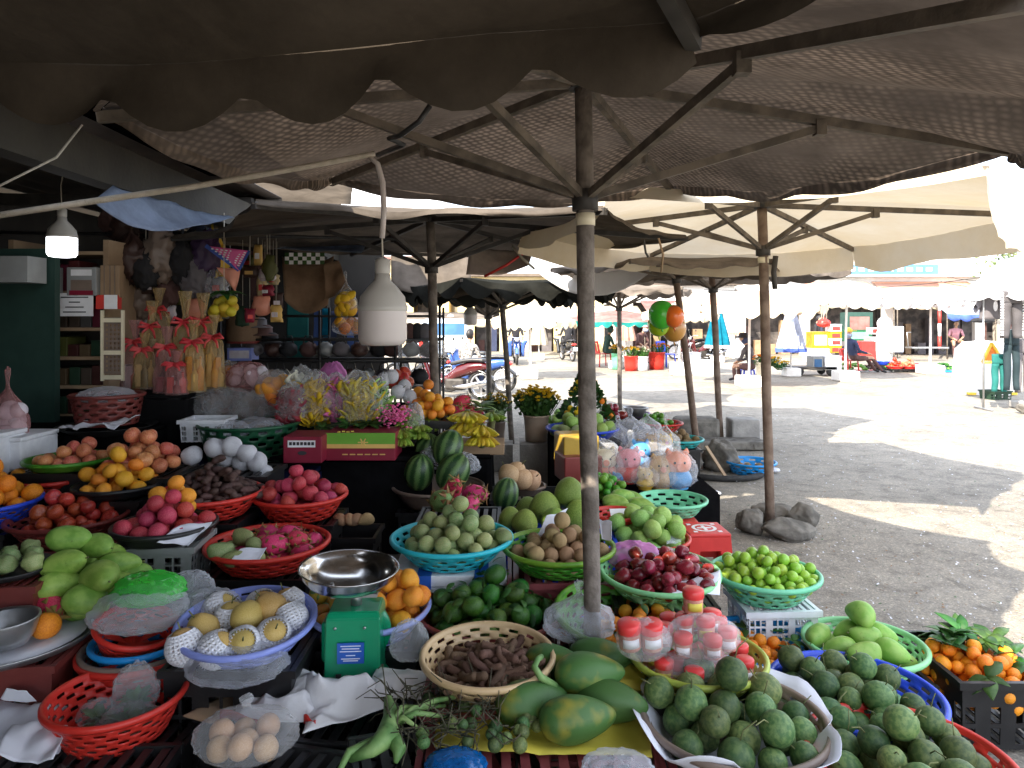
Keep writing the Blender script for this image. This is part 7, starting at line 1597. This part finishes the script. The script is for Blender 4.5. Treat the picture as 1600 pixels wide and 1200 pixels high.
def folded(label, px, pyb, pyt, pyc, w, cl, tip, d=None):
    d = d or GD(pyb); c = V(GX(px,d),d,0); zt, zc = GZ(pyt,d), GZ(pyc,d); W_ = w/F*d/2
    t = thing('folded_umbrella',label,'umbrella',c); mb = MB(); mb.tube([V(0,0,0),V(0,0,zt)],.025,8); ob('pole',mb,m['white_block'],t)
    def fn(u,v): a = u*2*PI; r = W_*(.07+.93*v**.9)*(1+.24*math.cos(a*8)*min(1,v*2)); return V(math.cos(a)*r,math.sin(a)*r,lerp(zt,zc,v)-(.10*(.5+.5*math.cos(a*8+1)) if v > .99 else 0))
    mb = MB(); mb.grid(64,10,fn,wrap=True); o = ob('cloth',mb,m[cl],t)
    mb = MB(); mb.grid(64,1,lambda u,v: (lambda p: V(p.x*1.02,p.y*1.02,p.z-.11*v))(fn(u,.985)),wrap=True); ob('hem',mb,m[tip],o)
    mb = MB(); mb.box((0,0,.12),(.42,.42,.24),bev=.03); ob('base',mb,m['white_block'],t); return t
folded('cyan folded umbrella with a white hem standing in the square',1121,566,468,540,34,'cloth_cyan','cloth_white')
folded('pale blue folded umbrella with a blue hem beside the cart',1236,588,468,545,40,'cloth_lilac','cloth_blue')
folded('cream folded umbrella behind the cyan one',1150,560,476,520,22,'cloth_cream','cloth_peach'); folded('pink folded umbrella beside the cream folded one',1134,556,478,520,18,'cloth_pink','cloth_pink')
folded('peach folded umbrella behind the flower seller',978,566,478,528,26,'cloth_peach','cloth_peach'); folded('cream folded umbrella before the yellow building',842,562,484,535,24,'cloth_cream','cloth_cream')
# flower buckets and seats of the flower seller
for k,(px,pyb,pyt,w,mt,fl,lb,fb_) in enumerate(((986,579,556,22,'red','petal_y','red bucket of yellow flowers across the street','bunch of yellow flowers in the red bucket across the street'),(1004,579,557,18,'white','petal_w','white bucket of pale flowers across the street','bunch of white flowers in the white bucket across the street'),(1026,577,550,26,'red','petal_o','large red tub of orange flowers across the street','bunch of orange yellow flowers leaning from the large red tub'),(964,577,552,18,'mint','petal_y','pale green bucket of yellow flowers beside the hooded person','bunch of yellow flowers in the pale green bucket'))):
    d = GD(pyb); t,c,h,r = bucket(px,pyb,pyt,d,w,mt,lb); mums(c+V(.12 if k == 2 else 0,0,h*.7),r*1.25,.42,fl,fb_,50+k,40,blo=.05)
def chair(px, py, mat, lb, rz=0.0, s=1.0, back=True):
    d = GD(py); t = thing('plastic_chair' if back else 'plastic_stool', lb, 'chair' if back else 'stool', (GX(px,d),d+.2,0),(0,0,rz)); k = s
    mb = MB(); mb.box((0,0,.43*k),(.42*k,.42*k,.03),bev=.01); ob('seat',mb,m[mat],t)
    for x in (-1,1):
        for y in (-1,1): mb = MB(); mb.tube([V(x*.19*k,y*.19*k,.42*k),V(x*.22*k,y*.22*k,0)],.022,6); ob('leg',mb,m[mat],t)
    if back: mb = MB(); mb.grid(6,6,lambda u,v: V((u-.5)*.42*k,.20*k+.08*v*k+.05*math.sin(PI*u),(.45+.40*v)*k),hole=lambda i,j: i in (1,4) and 1<=j<=4); mb.solid(.02); ob('backrest',mb,m[mat],t)
    return t
chair(943,573,'stool','red plastic chair under the hooded person',PI/2+.3); chair(1043,574,'blue','blue plastic chair beside the red flower tub',.6); chair(1332,583,'stool','red plastic chair under the person in an orange cap',PI/2+.2,.85); chair(1172,596,'blue','low blue stool under the hatted person',0,.66,False)
chair(1478,548,'stool','red plastic chair in the dark shop across the square',.5); chair(1510,550,'stool','red plastic chair beside the seated person in the shop',-.6)
t,c,h,r = bucket(1190,601,566,17.6,17,'cream','pale yellow bucket of orange flowers beside the hatted person'); mums(c+V(0,0,h*.7),.24,.34,'petal_o','orange and yellow flowers in the pale yellow bucket',61,46,blo=.045)
d = GD(584); 
for k,(px,mt,lb) in enumerate(((1218,'petal_y','low heap of yellow flowers beside the folded umbrella'),(1206,'petal_y','small bunch of yellow leafy flowers behind the rusty pole'))): mums(P(px,578-6*k,19.6),.28,.25,mt,lb,63+k,40,blo=.05)
# cart with goods
cd = GD(588); t = thing('cart','flat white hand cart with black wheels beside the folded umbrella','cart',(GX(1275,cd),cd+.4,0)); mb = MB(); mb.box((0,0,.22),(1.2,.7,.07)); ob('bed',mb,m['rib_dark'],t)
for x in (-.42,.45):
    for y in (-.3,.3): mb = MB(); mb.lathe([(0,-.04),(.1,-.04),(.13,0),(.1,.04),(0,.04)],16,M=Matrix.Translation((x,y,.13))@Matrix.Rotation(PI/2,4,'X')); ob('wheel',mb,m['tyre'],t)
mb = MB(); mb.tube([V(-.6,-.3,.24),V(-.95,-.3,.5),V(-.95,.3,.5),V(-.6,.3,.24)],.02,6); ob('handle',mb,m['tin'],t)
def fbox(px, py, d, w, h, dp, mat, lb, nm='box', win=None, legs=False):
    c = P(px,py,d); W_, H_ = w/F*d, h/F*d; t = thing(nm,lb,nm.replace('_',' '),c); mb = MB(); mb.box((0,0,0),(W_,dp,H_),bev=.015); ob('body',mb,m[mat],t)
    if win: mb = MB(); mb.box((0,-dp/2-.006,0),(W_*.72,.012,H_*.6)); ob('front_panel',mb,m[win],t)
    if nm in ('box','crate','cooler'): mb = MB(); mb.box((0,0,H_/2+.014),(W_+.02,dp+.02,.03),bev=.006); ob('lid',mb,m[mat],t)
    return t
fbox(1296,567,cd+.3,26,20,.5,'white','pale grey cooler on the hand cart','cooler'); fbox(1273,567,cd+.3,16,22,.45,'grey','grey glass fronted case on the hand cart','case','glass_dark')
fbox(1277,531,22.5,26,26,.5,'orange','orange framed glass case on the counter across the square','case','print_white'); fbox(1277,555,22.5,34,22,.6,'white','white counter under the orange glass case','counter')
for k in range(4): fbox(1302,546-11*k,22.3,17,10,.4,'white' if k%2 else 'orange',['lowest white orange crate of the tall stack','second crate of the tall stack, red lidded','third white crate of the tall stack','topmost red crate of the tall stack'][k],'crate','stool')
bag(1287,504,22.2,20,18,'red','bright red bundle on top of the crate stack',300,True)
fbox(1338,505,27,42,34,.5,'g_green','green and pink shelf unit in the shop behind the capped person','shelf_unit','cloth_pink'); fbox(1336,524,26.8,44,18,.5,'dgreen','green cabinet below the pink shelves','cabinet','mint')
fbox(1352,548,23.5,22,30,.5,'stool','small red table behind the capped person','table'); fbox(1368,540,24.5,24,28,.6,'grey','grey counter in the sun beside the white figure','counter','white_block'); fbox(1366,517,24.6,18,10,.35,'white','white tray with a red edge on the grey counter','tray','stool')
fbox(1396,530,24,20,40,.5,'white','white cabinet in the sun before the dark shops','cabinet')
t = thing('figure','tall white rounded figure standing on the pavement beside the white cabinet','statue',(GX(1382,24.2),24.2,0)); mb = MB(); mb.lathe([(0,0),(.24,0),(.26,.4),(.22,.9),(.26,1.1),(.2,1.25)],20); ob('body',mb,m['white_block'],t); mb = MB(); mb.ball(lambda v: V(v.x*.24,v.y*.22,1.42+v.z*.25),16,12); ob('head',mb,m['white_block'],t)
t = thing('striped_post','red and white striped post beside the dark shop','post',P(1468,545,28)); mb = MB(); 
for k in range(4): mb = MB(); mb.tube([V(0,0,.5*k),V(0,0,.5*k+.5)],.06,10); ob('band',mb,m['print_red' if k%2==0 else 'print_white'],t)
t = thing('trolley','low metal trolley before the dark shops','trolley',P(1448,548,27)); mb = MB(); mb.box((0,0,.12),(1.4,.5,.05)); ob('deck',mb,m['tin'],t); mb = MB(); mb.tube([V(-.7,0,.14),V(-.75,0,.7),V(-.6,0,.7)],.02,6); ob('handle',mb,m['tin'],t)
for x in (-.5,.5): mb = MB(); mb.lathe([(0,-.03),(.09,-.03),(.1,0),(.09,.03),(0,.03)],14,M=Matrix.Translation((x,-.2,.08))@Matrix.Rotation(PI/2,4,'X')); ob('wheel',mb,m['tyre'],t)
# vegetables laid out on low trays
vd = GD(580); veg = [(1338,'lime','greens','pile of yellow green greens nearest the white base',9),(1362,'dark_dried','roots','pile of brown roots beside the greens',9),(1388,'leaf','greens','pile of mid green leaves between the roots and the purple pile',9),(1428,'roseapple','roots','pile of dark purple vegetables',9),(1474,'lime','greens','bright pile of green vegetables apart on its tray',9),(1318,'palm','greens','small pile of herbs behind the white base',6)]
for k,(px,sk,nm,lb,n) in enumerate(veg):
    c = P(px,578,vd-.1); c.z = .06; t = thing('vegetable_pile',lb,'vegetables',c); mb = MB(); rr = random.Random(k)
    for j in range(26):
        a = rr.uniform(0,2*PI); q = math.sqrt(rr.random()); p = V(math.cos(a)*q*.26,math.sin(a)*q*.3,.16*(1-q*q)+.02); mb.ball(lambda v: p+V(v.x*.055,v.y*.055,v.z*.04)*(1+.3*nz(v,2,j)),8,6)
    ob('heap',mb,m[sk],t)
    t = thing('tray','shallow pale tray under the '+lb.split(' of ')[-1] if ' of ' in lb else 'shallow pale tray at the row end','tray',(c.x,c.y,0)); mb = MB(); mb.box((0,0,.02),(.5,.66,.04),bev=.01); ob('board',mb,m['sky' if k==4 else 'grey'],t)
for k,(px,sk,lb,mt) in enumerate(((1398,'tomato','red tomato in the round tray across the square','tray of tomatoes'),(1420,'apple_pale','orange red tomato in the second round tray','second tray of tomatoes'))):
    b = basket(px,572,26,.5,.08,'stool',('red tray of tomatoes across the square','second red tray of tomatoes beside the first')[k],rb=.8,rows=2,holes=False); heap(b,'apple',14,.062,lb,mt,.8,sk,name='tomato',kids=False); crate((b['c'].x,b['c'].y),0,(.4,.4,b['bot']-.004),'black',('black crate under the red tray of tomatoes','black crate under the second tray of tomatoes')[k],0,5,3)
basket(1380,568,24,.44,.10,'blue','blue basin behind the tomatoes across the square',rb=.7,rows=2,holes=False,c=(GX(1380,21.6),21.6,.30)); crate((GX(1380,21.6),21.6),0,(.36,.36,.195),'black','black crate under the blue basin across the square',0,5,3)
# misc boxes near the balloons side of the square
for k,(px,py,w,h,lb) in enumerate(((1095,575,32,22,'white foam box standing in the sun beyond the leaning pole'),(1080,560,24,16,'white carton behind the foam box beyond the leaning pole'))): fbox(px,py,20.5+2*k,w,h,.5,'white',lb,'box')
# clothes rack with mannequin garments under a white parasol
rd_ = 12.4; rx = GX(1592,rd_)
t = umbrella('white domed parasol over the hanging trousers at the edge of the square',(rx+.35,rd_+.3,0),(rx+.35,rd_+.3,2.84),[45*k+10 for k in range(8)],1.15,.85,(0,0),'cloth_white','cloth_white',val=.12,lobes=3,conc=.04,sag=-.05,pr=.02,collar=-.6,polem='tin',seed=71)
mb = MB(); mb.box((0,0,.06),(.4,.4,.12),bev=.02); ob('base',mb,m['concrete'],t)
t = thing('clothes_rack','steel clothes rack under the white parasol','rack',(rx,rd_+.1,0)); mb = MB()
for x in (-.55,.5): mb.tube([V(x,0,0),V(x,0,2.02)],.015,8); mb.tube([V(x,-.25,.02),V(x,.25,.02)],.015,8)
mb.tube([V(-.57,0,2.02),V(.52,0,2.02)],.015,8); ob('frame',mb,m['tin'],t)
def trousers(lb, x, y, zt, L, w, mat, flare=1.0, stripe=None, half=None):
    t = thing('trousers', lb, 'trousers', (x,y,zt)); mb = MB()
    mb.grid(24,5,lambda u,v: V(math.cos(u*2*PI)*w*.5*(1-.05*v),math.sin(u*2*PI)*w*.22,-v*L*.26),wrap=True)
    for s in (-1,1): mb.grid(18,10,lambda u,v: V(s*w*(.255+.05*v)+math.cos(u*2*PI)*w*.245*(1-.25*v)*flare,math.sin(u*2*PI)*w*.2*(1-.2*v)+.01*math.sin(v*9+s),-L*.25-v*L*.75),wrap=True)
    mb.solid(.006); o = ob('cloth',mb,m[mat],t); mb = MB(); mb.tube([V(0,0,.0),V(0,.0,.05)],.004,6); mb.box((0,0,0),(w*.8,.02,.015)); ob('hanger',mb,m['tin'],t)
    if stripe:
        mb = MB()
        for s in (-1,1):
            for k in range(16): z = -.04-L*.93*k/16; mb.box((s*w*(.50 if k < 4 else .49+.02*k/16),-.04,z),(.02,.05,L*.035))
        ob('dotted_stripe',mb,m['print_white'],t)
    return t
trousers('grey wide leg trousers with a white dotted side stripe',GX(1580,12.1),12.1,GZ(455,12.1),.80,.36,'g_lgrey',1.05,True); trousers('dark teal long trousers hanging below the grey pair',GX(1584,12.3),12.35,GZ(515,12.3),1.05,.27,'g_dteal'); trousers('bright teal trousers on the lowest part of the rack',GX(1583,12.2),12.55,GZ(555,12.2),.66,.26,'g_teal'); trousers('dusty pink grey trousers at the end of the rack',GX(1604,12.5),12.6,GZ(530,12.5),.95,.26,'g_grey')
def top_(lb, x, y, zt, w, h, mat):
    t = thing('shirt', lb, 'shirt', (x,y,zt)); mb = MB(); mb.grid(28,8,lambda u,v: V(math.cos(u*2*PI)*w*.5*(.72+.28*min(1,v*3)-.06*math.sin(v*3)),math.sin(u*2*PI)*.09,-v*h),wrap=True)
    for s in (-1,1): mb.grid(12,3,lambda u,v: V(s*(w*.40+v*.10),math.cos(u*2*PI)*.06,-.10-.14*v+math.sin(u*2*PI)*.07),wrap=True)
    mb.solid(.006); ob('cloth',mb,m[mat],t); mb = MB(); mb.ball(lambda v: V(w*.16+v.x*.04,-.095+v.y*.01,-h*.45+v.z*.09),10,8); ob('print',mb,m['print_white'],t); return t
top_('dark grey shirt with a white print hanging beside the trousers',GX(1545,12.6),12.6,GZ(462,12.6),.34,.42,'g_grey')
t = thing('covered_cart','white cloth covered cart standing behind the clothes rack','cart',(GX(1545,15),15.2,0)); mb = MB(); mb.lathe([(.62,0),(.6,.5),(.55,.95),(.4,1.1),(0,1.14)],28,ell=.7); ob('cover',mb,m['cloth_white'],t); mb = MB(); mb.box((0,-.05,-.0+.03),(1.0,.6,.05)); ob('base',mb,m['yellow'],t)
t = thing('handbag','dark handbag lying on top of the white covered cart','bag',P(1536,505,14.9)); ob('body',crumple(.5,.2,.14,310),m['g_black'],t,(0,0,.05))
t = thing('warning_triangle','yellow warning triangle leaning by the clothes rack','triangle',P(1552,566,13.4)); mb = MB(); a = [V(-.2,0,0),V(.2,0,0),V(0,.05,.36)]
for k in range(3): mb.tube([a[k],a[(k+1)%3]],.03,6)
ob('frame',mb,m['yellow'],t); mb = MB(); mb.f([mb.v(q*.8+V(0,.01,.03)) for q in a],False); mb.solid(.005); ob('centre',mb,m['orange'],t)
crate((GX(1566,14.0),14.2),0,(.42,.36,.17),'k_dgreen','dark green crate on the ground behind the warning triangle',.2,5,3)
stone((GX(1604,12.0),12.0,.09),(.16,.12,.12),21.0,'brown stone weighing down the foot of the clothes rack')
# balloons tied to the leaning pole
for k,(px,py,r,mt,cn) in enumerate(((1034,491,21,'balloon_g','green balloon at the top of the cluster on the leaning pole'),(1052,494,17,'balloon_b','amber balloon hidden behind the orange one'),(1029,507,17,'balloon_l','lime balloon low on the street side of the cluster'),(1053,494,16,'balloon_o','orange balloon in front of the cluster'),(1053,513,19,'balloon_b','amber balloon at the bottom of the cluster'))):
    d = 7.25+(.14 if k == 1 else 0)-(.08 if k == 3 else 0)+(.05*k if k in (2,4) else 0); c = P(px,py,d); R_ = r/F*d; t = thing('balloon',cn,'balloon',c); mb = MB(); mb.ball(lambda v: V(v.x*R_,v.y*R_,v.z*R_*1.05*(1.08 if v.z < 0 else 1)),22,16); ob('skin',mb,m[mt],t); mb = MB(); mb.tube([V(0,0,-R_*1.1),V(.004,0,-R_*1.2),V(.03,.08,-R_*1.6)],[.008,.010,.002],6); ob('knot',mb,m[mt],t)
# small hanging things under the canopies
for k,(pts,mt,lb) in enumerate((([(1212,400,5.3),(1209,425,5.3),(1211,452,5.3)],'rib_dark','dark strap hanging from the cream umbrella collar'),([(1006,375,4.9),(1009,395,4.9),(1013,402,4.9)],'rib_dark','bent dark wire hook under the low brown umbrella'),([(1029,372,5.0),(1036,398,5.0),(1033,425,5.1)],'card','frayed cord hanging before the white tarp'),
    ([(672,165,1.95),(655,190,1.95),(625,212,2.0),(608,216,2.05),(630,226,2.05),(590,242,2.4)],'iron','black wire hook twisted over the rib of the woven umbrella'))):
    mb = MB(); mb.tube([P(*p) for p in pts],.008 if k != 0 else .02,6); ob('strap' if k == 0 else 'wire' if k != 2 else 'cord',mb,m[mt],label=lb,cat='strap' if k == 0 else 'wire')
# --- camera, sun, sky
cam = bpy.data.cameras.new('camera'); co = bpy.data.objects.new('camera', cam); COL.objects.link(co)
co.location = (0,0,CZ); co.rotation_euler = (PI/2,0,0)
cam.sensor_width = 36; cam.lens = 36*F/1600; cam.shift_y = -(600-HY)/1600; cam.clip_end = 900; cam.clip_start = .05
SC.camera = co
sd = V(-.70,-1.10,1.0).normalized()
su = bpy.data.lights.new('sun', 'SUN'); so = bpy.data.objects.new('sun', su); COL.objects.link(so)
so.rotation_euler = sd.to_track_quat('Z', 'Y').to_euler(); su.energy = 4.6; su.angle = math.radians(.5); su.color = (1,.9,.75); so.location = (-7,-11,10)
w = bpy.data.worlds.new('World'); SC.world = w; w.use_nodes = True; nt = w.node_tree
sk = nt.nodes.new('ShaderNodeTexSky'); sk.sky_type = 'NISHITA'; sk.sun_disc = False
sk.sun_elevation = math.asin(sd.z); sk.sun_rotation = math.atan2(sd.x, sd.y); sk.dust_density = 2.0; sk.air_density = 1.0
bg = nt.nodes['Background']; bg.inputs['Strength'].default_value = .15; hz = nt.nodes.new('ShaderNodeMix'); hz.data_type = 'RGBA'; hz.inputs['Factor'].default_value = .5; hz.inputs[7].default_value = (9.6,10.2,11.4,1); nt.links.new(sk.outputs[0], hz.inputs[6]); nt.links.new(hz.outputs[2], bg.inputs['Color'])
vs = SC.view_settings; vs.view_transform = 'Standard'; vs.look = 'None'; vs.gamma = 1; vs.exposure = 1.58; vs.use_curve_mapping = False
SC.cycles.use_denoising = True; SC.cycles.max_bounces = 8; SC.cycles.diffuse_bounces = 5; SC.cycles.transparent_max_bounces = 16
SC.cycles.sample_clamp_indirect = 6; SC.cycles.caustics_reflective = False; SC.cycles.caustics_refractive = False
